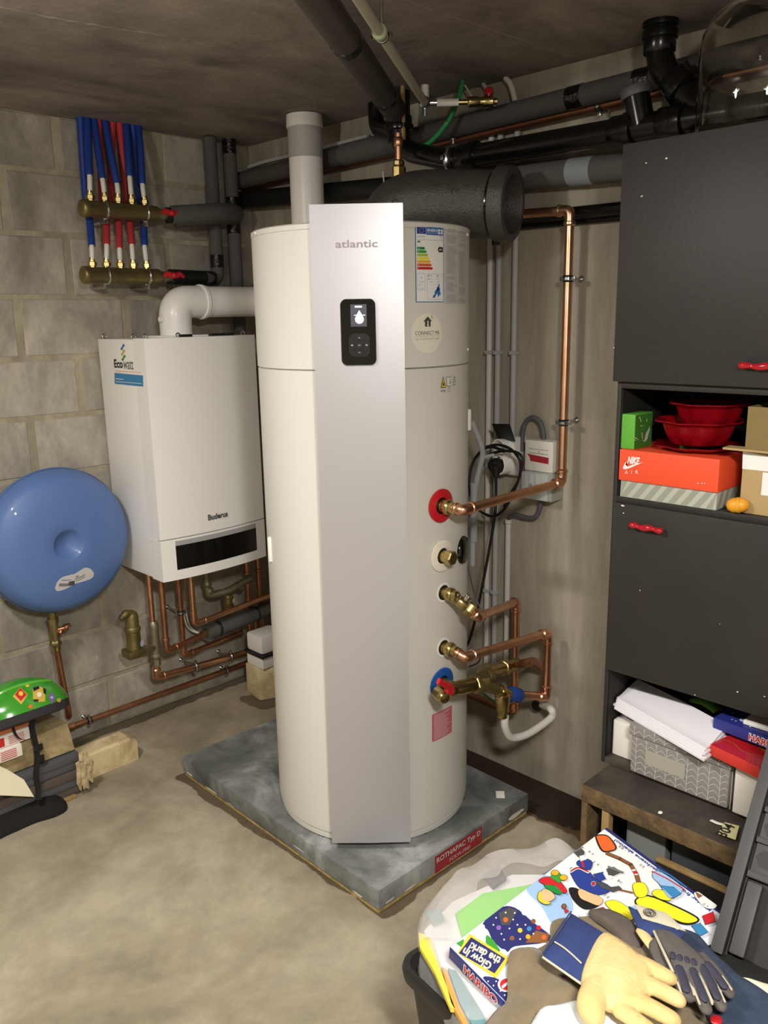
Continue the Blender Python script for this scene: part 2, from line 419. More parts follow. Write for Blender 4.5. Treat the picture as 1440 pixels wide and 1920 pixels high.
def smooth_path(pts, n=8, closed=False):
    pts = [V(q) for q in pts]; out = []; L = len(pts)
    for i in range(L if closed else L-1):
        if closed: a, b, c, d = pts[i-1], pts[i], pts[(i+1) % L], pts[(i+2) % L]
        else: a, b, c, d = pts[max(i-1, 0)], pts[i], pts[i+1], pts[min(i+2, L-1)]
        for k in range(n):
            t = k/n; out.append(.5*((2*b)+(c-a)*t+(2*a-5*b+4*c-d)*t*t+(3*b-a-3*c+d)*t**3))
    if not closed: out.append(pts[-1])
    return out
def rounded(pts, r=.03, n=6):
    """polyline with its corners rounded to radius r (pipe runs)"""
    pts = [V(q) for q in pts]; out = [pts[0]]
    for i in range(1, len(pts)-1):
        a, b, c = pts[i-1], pts[i], pts[i+1]; d1 = (a-b); d2 = (c-b); l = min(r, d1.length*.49, d2.length*.49)
        p0 = b+d1.normalized()*l; p1 = b+d2.normalized()*l
        for k in range(n+1): t = k/n; out.append(p0*(1-t)**2+b*2*t*(1-t)+p1*t*t)
    out.append(pts[-1]); return out
def fit_collar(mb, c, d, r, L=.018):
    """pressed copper collar around a pipe"""
    c = V(c); d = V(d).normalized(); mb.ring(c-d*L/2, c+d*L/2, r, 18, .5)
def pipe_run(name, label, pts, r, m, cat='pipe', rr=.04, collars=True, group=None, parts=None, m2=None):
    """a pipe run as one thing: pipe + elbow collars"""
    pts = [V(q) for q in pts]; t = thing(name, label, cat, pts[0], group)
    MB().tube(rounded(pts, rr), r, 16).build('pipe', m, t)
    if collars:
        for i in range(1, len(pts)-1):
            e = MB()
            a = (pts[i-1]-pts[i]); c = (pts[i+1]-pts[i])
            for dvec in (a, c):
                l = min(rr, dvec.length*.49); fit_collar(e, pts[i]+dvec.normalized()*(l+.006), dvec, r*1.28, .02)
            path = rounded([pts[i]+a.normalized()*(min(rr, a.length*.49)+.004), pts[i], pts[i]+c.normalized()*(min(rr, c.length*.49)+.004)], rr)
            e.tube(path, r*1.12, 16); e.build('elbow', m2 or m, t)
    return t
def clamp(name, label, c, axis, wall_dir, r, length, parent=None, group=None):
    """steel pipe clamp with rubber liner and wall rod"""
    c = V(c); ax = V(axis).normalized(); wd = V(wall_dir).normalized()
    t = thing(name, label, 'clamp', c, group)
    MB().ring(c-ax*.013, c+ax*.013, r*1.22, 20).build('rubber_liner', M_blackm, t)
    b = MB(); b.ring(c-ax*.009, c+ax*.009, r*1.36, 20); sd = ax.cross(wd).normalized()
    for s_ in (-1, 1): b.box(c+sd*s_*r*1.5-V((.006, .006, .007)), c+sd*s_*r*1.5+V((.006, .006, .007)), .002)
    b.build('band', M_chrome, t)
    MB().cyl(c+wd*r, c+wd*length, .0045, n=10).build('rod', M_chrome, t)
    MB().ring(c+wd*(length-.006), c+wd*length, .011, 12).build('wall_plate', M_chrome, t)
    return t

# ================================================================== THE ROOM
H = 2.5125
X0, Y0 = -4.2, -5.2
wl = struct(MB().box((X0, 0.0, 0), (0.12, .15, H)).build('wall_left', M_mortar, smooth=0))
wr = struct(MB().box((0, Y0, 0), (0.15, 0.0, H)).build('wall_right', M_cast, smooth=0))
struct(MB().box((X0, Y0-.15, 0), (0.12, Y0, H)).build('wall_back', M_cast, smooth=0))
struct(MB().box((X0-.15, Y0, 0), (X0, 0, H)).build('wall_far', M_cast, smooth=0))
fl = struct(MB().box((X0-.1, Y0-.1, -.1), (.15, .15, 0)).build('floor', M_floor, smooth=0))
ce = struct(MB().box((X0-.1, Y0-.1, H), (.15, .15, H+.12)).build('ceiling', M_ceil, smooth=0))
# concrete blocks of the left wall, one by one
bl_mesh = {}
def block(x0, x1, z0, z1, k):
    key = (round(x1-x0, 3), round(z1-z0, 3), k)
    if key not in bl_mesh:
        rr = random.Random(k); w_, h_ = x1-x0, z1-z0; bm = bmesh.new()
        bmesh.ops.create_cube(bm, size=1)
        for q in bm.verts: q.co = V((q.co.x*w_+rr.uniform(-.003, .003), q.co.y*.02, q.co.z*h_+rr.uniform(-.0025, .0025)))
        bmesh.ops.bevel(bm, geom=bm.edges[:], offset=.0035, segments=1, affect='EDGES')
        me = bpy.data.meshes.new('block'); bm.to_mesh(me); bm.free(); me.materials.append(M_block); bl_mesh[key] = me
    o = bpy.data.objects.new('block', bl_mesh[key]); col.objects.link(o)
    o.parent = wl; o.location = ((x0+x1)/2, .0065+random.uniform(-.0012, .0012), (z0+z1)/2); return o
for c in range(11):
    z0 = -.004+.2318*c; z1 = z0+.2318
    off = -.90 if c % 2 == 0 else -1.12
    k = -4
    while k < 3:
        a = off+.445*k+.016; b = off+.445*(k+1)-.016
        a = max(a, -2.62); b = min(b, -.002)
        if b-a > .05: block(a, b, max(z0+.009, .002), min(z1-.009, H-.002), (k+c*3) % 5)
        k += 1
# formwork seams of the ceiling: thin ridges of laitance
def ridge(name, pts, r):
    q = smooth_path([P(x, y, z=H+.001) for x, y in pts], 14)
    q = [p+V((random.uniform(-.004, .004), random.uniform(-.004, .004), 0)) for p in q]
    rad = [r*random.uniform(.4, 1.25) for _ in q]
    o = MB().tube(q, rad, 6, flat=((0, 0, 1), .5)).build(name, M_ceil, ce); return o
ridge('formwork_seam', [(-30, 8), (140, 40), (300, 66), (420, 92), (560, 128)], .006)
ridge('formwork_seam', [(690, -40), (790, 12), (900, 48), (1010, 86), (1092, 112)], .006)

# ================================================================== SLAB UNDER THE TANK
sl = thing('machine_base_slab', 'grey insulated base slab under the tall white tank, red label on its side', 'slab', (-.564, -1.176, 0))
SR = math.radians(-1.36); sc_ = V((-.5641, -1.17645, 0)); hx, hy = .369, .56065; ZS = .0813
RZ = Matrix.Rotation(SR, 3, 'Z')
def slab_box(lo, hi, bev): 
    return MB().box(V(lo)+sc_, V(hi)+sc_, bev, rot=RZ, piv=sc_)
slab_box((-hx, -hy, .013), (hx, hy, ZS), .004).build('slab_top', M_slab, sl)
slab_box((-hx+.004, -hy+.004, 0.0005), (hx-.004, hy-.004, .0128), 0).build('foam_layer', M_foam, sl)
c0 = sc_+RZ @ V((-hx, -hy, 0)); S_slab = Plane(c0, RZ @ V((1, 0, 0)), (0, 0, 1))
u0, v0 = S_slab.uv(815, 1607); u1, _ = S_slab.uv(903, 1553)
lb = MB().use(PR['darkred']); lb.rect(S_slab, u0, .012, u1, .073, .0012)
lb.use(PR['lgrey']); W_ = u1-u0
lb.text(S_slab, 'ROTHAPAC Typ D', u0+.008, .040, W_-.016, .024, h=.0018, bold=.018)
lb.text(S_slab, 'FCKW-FREI', u0+W_*.30, .020, W_*.44, .013, h=.0018)
lb.build('slab_label', None, sl, smooth=0)
tg = MB(); q0 = P(938, 1490, z=ZS+.001)
tg.box(q0-V((.022, .015, 0)), q0+V((.022, .015, .0012)), rot=Euler((0, 0, .7)))
tag(tg.build('paper_scrap', M_paperw), 'small pale paper scrap lying on the back corner of the grey slab', 'paper')
# worn white chips on slab edges
ch = MB()
for (u_, v_, w_, h_) in ((.02, .018, .05, .012), (.33, .02, .03, .02), (.62, .015, .10, .028), (.10, .016, .07, .010)):
    n = 9; ch.poly(S_slab, [(u_+w_*.5*(1+math.cos(2*PI*k/n)*random.uniform(.6, 1)), v_+h_*.5*(1+math.sin(2*PI*k/n)*random.uniform(.5, 1))) for k in range(n)], .0008)
S_slab2 = Plane(sc_+RZ @ V((-hx, hy, 0)), RZ @ V((0, -1, 0)), (0, 0, 1))
for (u_, v_, w_, h_) in ((.015, .016, .06, .014), (.14, .014, .12, .010), (.30, .014, .06, .006), (1.0, .014, .06, .012), (.70, .030, .07, .008)):
    n = 9; ch.poly(S_slab2, [(u_+w_*.5*(1+math.cos(2*PI*k/n)*random.uniform(.6, 1)), v_+h_*.5*(1+math.sin(2*PI*k/n)*random.uniform(.5, 1))) for k in range(n)], .0008)
ch.build('worn_chips', mat('chip_white', '#cfc8ba', .9), sl, smooth=0)

# ================================================================== THE TANK
TC = V((-.56758, -1.32069, 0)); TR = .3362; ZT = 2.0149-.006; ZSE = 1.6059
tank = thing('water_heater_tank', 'tall cream cylindrical water heater with a silver front panel', 'water heater', (TC.x, TC.y, ZS))
mb = MB()
mb.lathe(TC, (0, 0, 1), [(TR-.012, ZS+.025), (TR-.002, ZS+.030), (TR, ZS+.045), (TR, ZSE-.003), (TR-.004, ZSE-.001)], 96)
mb.build('body', M_cream, tank)
MB().lathe(TC, (0, 0, 1), [(TR-.004, ZSE+.0005), (TR+.0012, ZSE+.003), (TR+.0012, ZT-.022), (TR-.001, ZT-.021), (TR-.001, ZT-.019), (TR+.0025, ZT-.017), (TR+.0025, ZT-.004), (TR-.003, ZT), (TR-.06, ZT+.003)], 96).build('top_cover', M_cream, tank)
MB().lathe(TC, (0, 0, 1), [(TR-.03, ZS+.004), (TR-.006, ZS+.006), (TR-.004, ZS+.024), (TR-.02, ZS+.026)], 96).build('base_ring', M_cream, tank)
for a in (190, 226-33, 226+33, 300, 60):
    t = math.radians(a); MB().box(TC+V((math.cos(t)*(TR-.03), math.sin(t)*(TR-.03), ZS+.0005))-V((.02, .02, 0)), TC+V((math.cos(t)*(TR-.03), math.sin(t)*(TR-.03), ZS+.0125))+V((.02, .02, 0)), .003).build('foot', M_tankbot, tank)
# silver panel
pa = math.radians(226.346-1.706); pn = V((math.cos(pa), math.sin(pa), 0)); px_ = V((-pn.y, pn.x, 0)); PD = .3644; PW = .2519
pz0, pz1 = ZS+.031, 2.0149+.0335
def panel_ring(z, w_, bow):
    pts = []
    for i in range(13):
        s_ = -1+2*i/12; pts.append(TC+pn*(PD-bow*s_*s_)+px_*(s_*w_/2)+V((0, 0, z)))
    for i in range(13):
        s_ = 1-2*i/12; pts.append(TC+pn*(PD-.030-bow*s_*s_)+px_*(s_*w_/2)+V((0, 0, z)))
    return pts
MB().loft([panel_ring(z, PW, .002) for z in (pz0, pz1)]).build('front_panel', M_silver, tank, smooth=30)
mbx = MB()
for s_ in (-1, 1): # side wings joining the panel to the jacket
    a0 = TC+pn*(PD-.03)+px_*(s_*PW*.42); b0 = TC+pn*(TR*.93)+px_*(s_*PW*.42)
    mbx.hexa([a0+V((0, 0, pz0+.02)), a0+px_*.01*s_+V((0, 0, pz0+.02)), b0+px_*.01*s_+V((0, 0, pz0+.02)), b0+V((0, 0, pz0+.02)),
              a0+V((0, 0, pz1-.04)), a0+px_*.01*s_+V((0, 0, pz1-.04)), b0+px_*.01*s_+V((0, 0, pz1-.04)), b0+V((0, 0, pz1-.04))])
mbx.build('panel_bracket', M_blackm, tank)
S_pan = Plane(TC+pn*(PD+.0004)+V((0, 0, 1.0)), px_, (0, 0, 1))
# logo
u0, v0 = S_pan.uv(629, 465); u1, v1 = S_pan.uv(708, 449)
MB().text(S_pan, 'atlantic', u0, v0, u1-u0, v1-v0, h=.0006, bold=.012).build('logo_lettering', PR['silver'], tank, smooth=0)
# controller
cu0, cv1 = S_pan.uv(638, 560); cu1, cv0 = S_pan.uv(706, 685)
cw, chh = cu1-cu0, cv1-cv0; cuc = (cu0+cu1)/2; cvc = (cv0+cv1)/2
def rrect(cx, cy, w_, h_, r, n=6, bulge=0):
    pts = []
    for (sx, sy, a0) in ((1, 1, 0), (-1, 1, 90), (-1, -1, 180), (1, -1, 270)):
        for k in range(n+1):
            a = math.radians(a0+90*k/n); x = cx+sx*(w_/2-r)+r*math.cos(a); y = cy+sy*(h_/2-r)+r*math.sin(a)
            pts.append((x, y))
    if bulge: pts = [(x, y+bulge*(1-((x-cx)/(w_/2))**2)*(1 if y > cy else -1)) for x, y in pts]
    return pts
ctl = MB().prism(S_pan, rrect(cuc, cvc, cw, chh-.008, .014, bulge=.004), -.003, .007).build('control_unit', M_black, tank, smooth=30)
rm = MB(); o_ = rrect(cuc, cvc, cw+.003, chh-.005, .015, bulge=.004); i_ = rrect(cuc, cvc, cw, chh-.008, .014, bulge=.004)
n = len(o_); rm.add([S_pan.at(u, v, .0035) for u, v in o_]+[S_pan.at(u, v, .0035) for u, v in i_]+[S_pan.at(u, v, 0) for u, v in o_], [(k, (k+1) % n, n+(k+1) % n, n+k) for k in range(n)]+[(k, 2*n+k, 2*n+(k+1) % n, (k+1) % n) for k in range(n)])
rm.build('rim', M_chrome, ctl)
a_, b_ = S_pan.uv(657, 571); c_, d_ = S_pan.uv(688, 612)
M_scr = mat('screen', '#3d3a46', .3, emit=.55); M_drop = mat('screen_drop', '#ffe6da', .3, emit=1.6); M_drop2 = mat('screen_drop_blue', '#a8cbe6', .3, emit=1.1); M_scrtx = mat('screen_text', '#f4f6fa', .3, emit=1.0)
sw, sh = c_-a_, b_-d_; scx = (a_+c_)/2
sb = MB().use(M_scr); sb.rect(S_pan, a_, d_, c_, b_, .0076)
sb.use(M_drop); sb.disc(S_pan, scx+.002, d_+sh*.33, sw*.27, .0082)
sb.use(M_drop2); sb.poly(S_pan, [(scx+.002-sw*.2, d_+sh*.5), (scx+.002+sw*.2, d_+sh*.5), (scx+.002, d_+sh*.74)], .0085)
sb.use(M_scrtx); sb.rect(S_pan, scx-sw*.28, d_+sh*.50, c_-sw*.08, d_+sh*.53, .0088); sb.rect(S_pan, scx-sw*.22, d_+sh*.86, scx+sw*.22, d_+sh*.93, .0085)
sb.build('screen', None, ctl, smooth=0)
pu, pv = S_pan.uv(674, 647); M_btn = mat('button_plastic', '#202022', .22, coat=.4); pr_ = sw*.66
pad = MB().prism(S_pan, rrect(pu, pv, pr_*2, pr_*2, pr_*.5, bulge=.003), .007, .0085).build('button_pad', M_btn, ctl, smooth=30)
MB().prism(S_pan, rrect(pu, pv, pr_*.72, pr_*.72, pr_*.2), .0086, .0125).build('button', M_btn, ctl, smooth=30)
for (dx, dy) in ((1, 0), (-1, 0), (0, 1), (0, -1)):
    w_, h_ = (pr_*.55, pr_*.9) if dx else (pr_*.9, pr_*.5)
    MB().prism(S_pan, rrect(pu+dx*pr_*.68, pv+dy*pr_*.68, w_, h_, pr_*.15), .0086, .0108).build('button', M_btn, ctl, smooth=30)
tx = MB(); g_ = .0129
tx.text(S_pan, 'OK', pu-.004, pv-.0025, .008, .005, h=.0129); tx.rect(S_pan, pu+pr_*.6, pv-.002, pu+pr_*.78, pv+.002, .0112); tx.rect(S_pan, pu-pr_*.78, pv-.002, pu-pr_*.6, pv+.002, .0112)
tx.poly(S_pan, [(pu-.003, pv+pr_*.66), (pu+.003, pv+pr_*.66), (pu, pv+pr_*.66+.003)], .0112); tx.rect(S_pan, pu-.003, pv-pr_*.7, pu+.003, pv-pr_*.7+.0015, .0112)
tx.build('button_symbols', PR['grey'], ctl, smooth=0)

# --- stickers on the jacket
S_t = Cyl((TC.x, TC.y), TR+.0016, math.radians(260))
def uvq(px, py): return S_t.uv(px, py)
l0, t0 = uvq(778, 420); l1, _ = uvq(832, 428); _, bt = uvq(778, 567); W = l1-l0; Hh = t0-bt
en = MB()
def R_(x0, y0, x1, y1, m, h=.0006): en.use(m).rect(S_t, l0+W*x0, bt+Hh*y0, l0+W*x1, bt+Hh*y1, h)
R_(0, 0, 1, 1, PR['blue'], .0004); R_(.025, .01, .975, .99, PR['white'], .0007)
R_(.05, .88, .34, .965, PR['eublue'], .001); R_(.35, .87, .96, .97, PR['blue'], .001)
en.use(PR['white']).text(S_t, 'ENERG', l0+W*.385, bt+Hh*.912, W*.36, Hh*.036, h=.0014, bold=.02)
en.text(S_t, 'енергия ενέργεια', l0+W*.385, bt+Hh*.888, W*.36, Hh*.014, h=.0014)
for (a, b) in ((.80, .935), (.90, .935), (.80, .90), (.90, .90)): en.disc(S_t, l0+W*a, bt+Hh*b, W*.042, .0014, ry=Hh*.016, n=12)
en.use(PR['yellow'])
for k in range(12): en.disc(S_t, l0+W*(.195+.075*math.cos(k*PI/6)), bt+Hh*(.922+.026*math.sin(k*PI/6)), W*.008, .0014, n=6)
en.use(PR['mid']).text(S_t, 'ATLANTIC', l0+W*.05, bt+Hh*.836, W*.26, Hh*.018, h=.0012)
en.text(S_t, '801', l0+W*.84, bt+Hh*.845, W*.10, Hh*.016, h=.0012); en.text(S_t, '9021', l0+W*.85, bt+Hh*.815, W*.09, Hh*.010, h=.0012)
R_(.04, .803, .96, .806, PR['blue'], .001)
R_(.10, .77, .14, .79, PR['black'], .001); R_(.07, .785, .17, .79, PR['black'], .001); R_(.07, .765, .09, .788, PR['black'], .001)
wid = (.26, .31, .36, .40, .44, .48, .52); lett = ('A+', 'A', 'B', 'C', 'D', 'E', 'F')
for i in range(7):
    y0 = .680-.0425*i; en.use(PR['g%d' % (i+1)]); a, b = .05, .05+wid[i]
    en.poly(S_t, [(l0+W*a, bt+Hh*y0), (l0+W*(b-.03), bt+Hh*y0), (l0+W*b, bt+Hh*(y0+.017)), (l0+W*(b-.03), bt+Hh*(y0+.034)), (l0+W*a, bt+Hh*(y0+.034))], .001)
    en.use(PR['white']).text(S_t, lett[i], l0+W*(a+.03), bt+Hh*(y0+.008), None, Hh*.018, h=.0014)
en.use(PR['black']).poly(S_t, [(l0+W*.75, bt+Hh*.69), (l0+W*.79, bt+Hh*.655), (l0+W*.95, bt+Hh*.655), (l0+W*.95, bt+Hh*.722), (l0+W*.79, bt+Hh*.722)], .001)
en.use(PR['white']).text(S_t, 'A+', l0+W*.80, bt+Hh*.672, W*.11, Hh*.034, h=.0014, bold=.02)
def outline(S, u0, v0, u1, v1, t, m, e, h=.001):
    e.use(m); e.rect(S, u0, v0, u1, v0+t, h); e.rect(S, u0, v1-t, u1, v1, h); e.rect(S, u0, v0, u0+t, v1, h); e.rect(S, u1-t, v0, u1, v1, h)
outline(S_t, l0+W*.05, bt+Hh*.16, l0+W*.30, bt+Hh*.375, .0005, PR['blue'], en); outline(S_t, l0+W*.37, bt+Hh*.035, l0+W*.95, bt+Hh*.37, .0005, PR['blue'], en)
en.use(PR['blue']).text(S_t, '<((', l0+W*.12, bt+Hh*.305, W*.10, Hh*.022, h=.0012); en.use(PR['mid']).text(S_t, '52 dB', l0+W*.11, bt+Hh*.26, W*.12, Hh*.012, h=.0012)
en.use(PR['blue']).text(S_t, '|>', l0+W*.10, bt+Hh*.215, W*.07, Hh*.02, h=.0012); en.use(PR['mid']).text(S_t, '55 dB', l0+W*.12, bt+Hh*.175, W*.11, Hh*.012, h=.0012)
for (a, b, c) in ((.40, .345, 'black'), (.40, .305, 'blue'), (.72, .345, 'black'), (.72, .305, 'grey')): R_(a, b-.006, a+.04, b+.006, PR[c], .001)
for (a, b, tx_) in ((.48, .337, '950'), (.48, .297, '770'), (.78, .337, '5'), (.78, .297, '4'), (.48, .26, '1144'), (.74, .26, '1085')): en.use(PR['mid']).text(S_t, tx_, l0+W*a, bt+Hh*b, None, Hh*.014, h=.0012)
eu = [(.55, .06), (.58, .09), (.62, .10), (.64, .15), (.70, .17), (.72, .20), (.77, .21), (.76, .24), (.82, .235), (.80, .20), (.84, .17), (.82, .14), (.86, .12), (.84, .09), (.80, .10), (.78, .06), (.74, .09), (.72, .12), (.68, .10), (.64, .06)]
en.use(PR['blue']).poly(S_t, [(l0+W*a, bt+Hh*b) for a, b in eu], .0012)
en.use(PR['navy']).poly(S_t, [(l0+W*a, bt+Hh*b) for a, b in ((.70, .17), (.73, .20), (.78, .205), (.80, .18), (.76, .15), (.71, .15))], .0016)
en.build('energy_label', None, tank, smooth=0)
# silver grey data sheet with fine print
d0, dt = uvq(834, 424); d1 = S_t.uv(874, 430)[0]; db = uvq(836, 570)[1]
ds = MB().use(PR['lgrey']); ds.rect(S_t, d0, db, d1, dt, .0004); ds.use(PR['grey']); rr = random.Random(3)
for cidx in range(2):
    ca = d0+(d1-d0)*(.06+.48*cidx); cb = d0+(d1-d0)*(.46+.48*cidx); y = dt-.006
    while y > db+.006:
        if rr.random() > .12: ds.rect(S_t, ca, y-.0016, ca+(cb-ca)*rr.uniform(.55, 1), y, .0008)
        else: y -= .003
        y -= .0034
ds.build('fine_print_sheet', None, tank, smooth=0)
# round sticker
cu, cvv = uvq(802, 625); ru = (uvq(830, 625)[0]-uvq(774, 625)[0])/2; rv = (uvq(802, 588)[1]-uvq(802, 663)[1])/2; ru = rv
cs = MB().use(mat('sticker_cream', '#ece8d6', .5)); cs.disc(S_t, cu, cvv, ru, .0004, n=40)
cs.use(PR['dgrey']); hs_ = ru*.28; hy0 = cvv+ru*.34
cs.poly(S_t, [(cu-hs_, hy0+hs_*.9), (cu+hs_, hy0+hs_*.9), (cu, hy0+hs_*1.8)], .0008); cs.rect(S_t, cu-hs_*.65, hy0, cu+hs_*.65, hy0+hs_, .0008)
cs.use(mat('sticker_cream', '')).rect(S_t, cu-.0018, hy0+.003, cu+.0018, hy0+hs_, .0012); cs.disc(S_t, cu, hy0+.004, .0032, .0012, n=10)
cs.use(PR['dgrey'])
for k in (1, 2, 3):
    r_ = .0035*k; pts = [(cu+.010+r_*math.cos(math.radians(a)), hy0+hs_*1.4+r_*math.sin(math.radians(a))) for a in range(0, 100, 20)]+[(cu+.010+(r_-.001)*math.cos(math.radians(a)), hy0+hs_*1.4+(r_-.001)*math.sin(math.radians(a))) for a in range(80, -20, -20)]
    cs.poly(S_t, pts, .0008)
cs.text(S_t, 'CONNECT ME', cu-ru*.78, cvv-ru*.07, ru*1.56, ru*.19, h=.0008); cs.use(PR['grey']); cs.rect(S_t, cu-ru*.78, cvv-ru*.14, cu+ru*.78, cvv-ru*.125, .0008)
cs.text(S_t, 'via Cozytouch app', cu-ru*.78, cvv-ru*.36, ru*1.56, ru*.17, h=.0008)
cs.build('round_sticker', None, tank, smooth=0)
# warning pictograms
a, b = uvq(831, 718); wsn = MB().use(PR['lgrey']); e0 = uvq(874, 712)[0]
wsn.use(PR['black']).poly(S_t, [(a-.0115, b-.014), (a+.0115, b-.014), (a, b+.021)], .0006); wsn.use(PR['yellow']).poly(S_t, [(a-.0088, b-.0122), (a+.0088, b-.0122), (a, b+.0165)], .0009)
wsn.use(PR['black']).poly(S_t, [(a-.003, b-.008), (a+.003, b-.008), (a+.0035, b-.002), (a+.0005, b+.006), (a-.0005, b+.001), (a-.003, b-.003)], .0012)
wsn.text(S_t, 'R134a', a-.010, b-.026, .02, .006, h=.0006)
g0 = a+.027; wsn.poly(S_t, [(g0-.012, b-.010), (g0, b-.013), (g0+.012, b-.010), (g0+.012, b+.018), (g0, b+.014), (g0-.012, b+.018)], .0006)
wsn.use(PR['white']).poly(S_t, [(g0-.011, b-.0085), (g0-.0005, b-.0115), (g0-.0005, b+.013), (g0-.011, b+.0165)], .0009); wsn.poly(S_t, [(g0+.0005, b-.0115), (g0+.011, b-.0085), (g0+.011, b+.0165), (g0+.0005, b+.013)], .0009)
wsn.use(PR['black']).text(S_t, 'i', g0+.004, b-.006, .0035, .016, h=.0013, bold=.02); outline(S_t, g0-.006, b-.028, g0+.006, b-.016, .0008, PR['mid'], wsn)
for k in range(4): wsn.use(PR['mid']).rect(S_t, g0+.022, b+.012-.007*k, g0+.036, b+.014-.007*k, .0006)
wsn.build('warning_pictograms', None, tank, smooth=0)
# pink instruction sticker
f0, ft = uvq(810, 1340); f1 = uvq(847, 1325)[0]; fb = uvq(811, 1391)[1]
ps = MB().use(PR['pinkred']); ps.rect(S_t, f0, fb, f1, ft, .0004); ps.use(PR['lgrey'])
y = ft-.006
while y > fb+.005:
    ps.rect(S_t, f0+.007, y-.0018, f0+(f1-f0)*rr.uniform(.6, .95), y, .0008); 
    y -= .0052
ps.use(PR['black']); 
for k in range(6): ps.disc(S_t, f0+.003, fb+.01+k*(ft-fb-.02)/5, .0013, .0008, n=8)
ps.build('pink_instruction_sticker', None, tank, smooth=0)
# white beads standing in for small edge highlights, and the small white side clip
for (x, y) in ((876, 440), (877, 655), (479, 437), (505, 1008)):
    u, v = S_t.uv(x, y); q = S_t.at(u, v, 0); MB().ball(q, .004, 10).build('screw', M_white, tank)
q = TC+V((math.cos(math.radians(309))*TR, math.sin(math.radians(309))*TR, 1.423)); nn = V((math.cos(math.radians(309)), math.sin(math.radians(309)), 0))
MB().box(q-V((.008, .008, .035)), q+V((.008, .008, .035))+nn*.0, .006).build('side_clip', M_white, tank)

# --- ports on the jacket
def port(px, py, r0, r1, m, depth=.006, dark=True, inner=None, el=1.0):
    u, v = S_t.uv(px, py); g = MB()
    n = 40; rings = []
    for (r, h) in ((r0, 0), (r0, depth*.8), (r0-.003, depth), (r1, depth), (r1-.002, depth*.4)):
        rings.append([S_t.at(u+r*math.cos(2*PI*k/n), v+r*el*math.sin(2*PI*k/n), h) for k in range(n)])
    g.loft(rings, cap=False); o = g.build('port_collar', m, tank)
    MB().disc(S_t, u, v, r1, .0008, ry=r1*el, n=30).build('port_opening', inner or M_blackm, o, smooth=0)
    c = S_t.at(u, v, 0); t = S_t.t0+u/S_t.R; return c, V((math.cos(t), math.sin(t), 0))
M_redport = mat('red_collar', '#c51c28', .4); M_bluport = mat('blue_collar', '#1f58a8', .4); M_ivory = mat('ivory_collar', '#efe8d8', .4)
pR, nR = port(827, 948, .052, .027, M_redport)
pW, nW = port(829, 1042, .050, .026, M_ivory)
pH1, nH1 = port(832, 1111, .032, .026, M_white, .002)  # bare ports: the white of the rim rings stands in for their edge highlight
pH2, nH2 = port(832, 1214, .032, .026, M_white, .002)
pB, nB = port(829, 1281, .052, .027, M_bluport)
q = S_t.at(*S_t.uv(507, 1030), 0); MB().box(q-V((.007, .007, .042)), q+V((.007, .007, .042)), .006).build('side_clip', M_white, tank)
u, v = S_t.uv(868, 1031); q = S_t.at(u, v, 0); t = S_t.t0+u/S_t.R; nk = V((math.cos(t), math.sin(t), 0))
MB().lathe(q-nk*.004, nk, [(.046, 0), (.046, .006), (.040, .014), (.022, .020), (.006, .021)], 36).build('black_inspection_cover', M_black, tank)
# brass hex plug
g = MB(); g.lathe(pW-nW*.01, nW, [(.019, 0), (.019, .030)], 20); g.lathe(pW+nW*.020, nW, [(.021, 0), (.023, .003), (.023, .024), (.019, .027)], 6)
g.build('brass_plug', M_brass, tank, smooth=25)

# ================================================================== BOILER
BX0, BX1, BD, BZ0, BZ1 = -.8151, -.3013, .3834, .7245, 1.6879
boiler = thing('wall_boiler', 'white wall-hung gas boiler with black display window and blue side sticker', 'boiler', ((BX0+BX1)/2, 0, BZ0))
def cover(zs, dep0, bulge, inset=0):
    rings = []
    for z in zs:
        r = [V((BX0+inset, -.012, z)), V((BX1-inset, -.012, z))]
        for i in range(15):
            t = i/14; x = BX1-inset-(BX1-BX0-2*inset)*t; r.append(V((x, -(dep0+bulge*(1-(2*t-1)**2)), z)))
        rings.append(r)
    return rings
ZF = P(298, 1015.5, y=-BD).z
MB().box((BX0+.001, -.36, BZ0+.004), (BX1-.001, -.012, BZ1-.003), .004).build('body', M_white, boiler)
def front_shell(z0, z1, dep, bulge, x_in=0):
    m_ = MB(); fr = []; bk = []
    N_ = 16
    for z in (z0, z1):
        fr.append([V((BX0+(BX1-BX0)*i/N_, -(dep+bulge*(1-(2*i/N_-1)**2)), z)) for i in range(N_+1)])
        bk.append([V((BX0+(BX1-BX0)*i/N_, -.30, z)) for i in range(N_+1)])
    rings = [f+b[::-1] for f, b in zip(fr, bk)]
    return m_.loft(rings)
front_shell(ZF+.002, BZ1, BD, .026).build('front_cover', M_white, boiler, smooth=30)
front_shell(BZ0, ZF-.002, BD+.001, .026).build('control_flap', M_white, boiler, smooth=30)
class Bulge:
    flat = False
    def at(s, u, v, h=0):
        t = (u-BX0)/(BX1-BX0); return V((u, -(BD+.001+.026*(1-(2*t-1)**2))-h, v))
    def uv(s, px, py):
        y = -BD-.02
        for _ in range(6):
            q = P(px, py, y=y); t = (q.x-BX0)/(BX1-BX0); y = -(BD+.001+.026*(1-(2*t-1)**2))
        return q.x, q.z
S_bf = Bulge()
wa, wt = S_bf.uv(329, 1024); wb, _ = S_bf.uv(479.5, 990); _, wbm = S_bf.uv(332, 1069)
wn = MB().use(PR['grey']); wn.rect(S_bf, wa, wt, wb, wt+.020, .0006, n=10); wn.use(M_black); wn.rect(S_bf, wa, wbm, wb, wt, .0008, n=10); wn.build('display_window', None, boiler)
la, lb_ = S_bf.uv(390, 976); lc, _ = S_bf.uv(427, 969)
lg = MB().use(PR['dgrey']); lg.text(S_bf, 'Buderus', la, lb_, lc-la, .024, h=.0016, bold=.035); lg.build('logo_lettering', None, boiler, smooth=0)
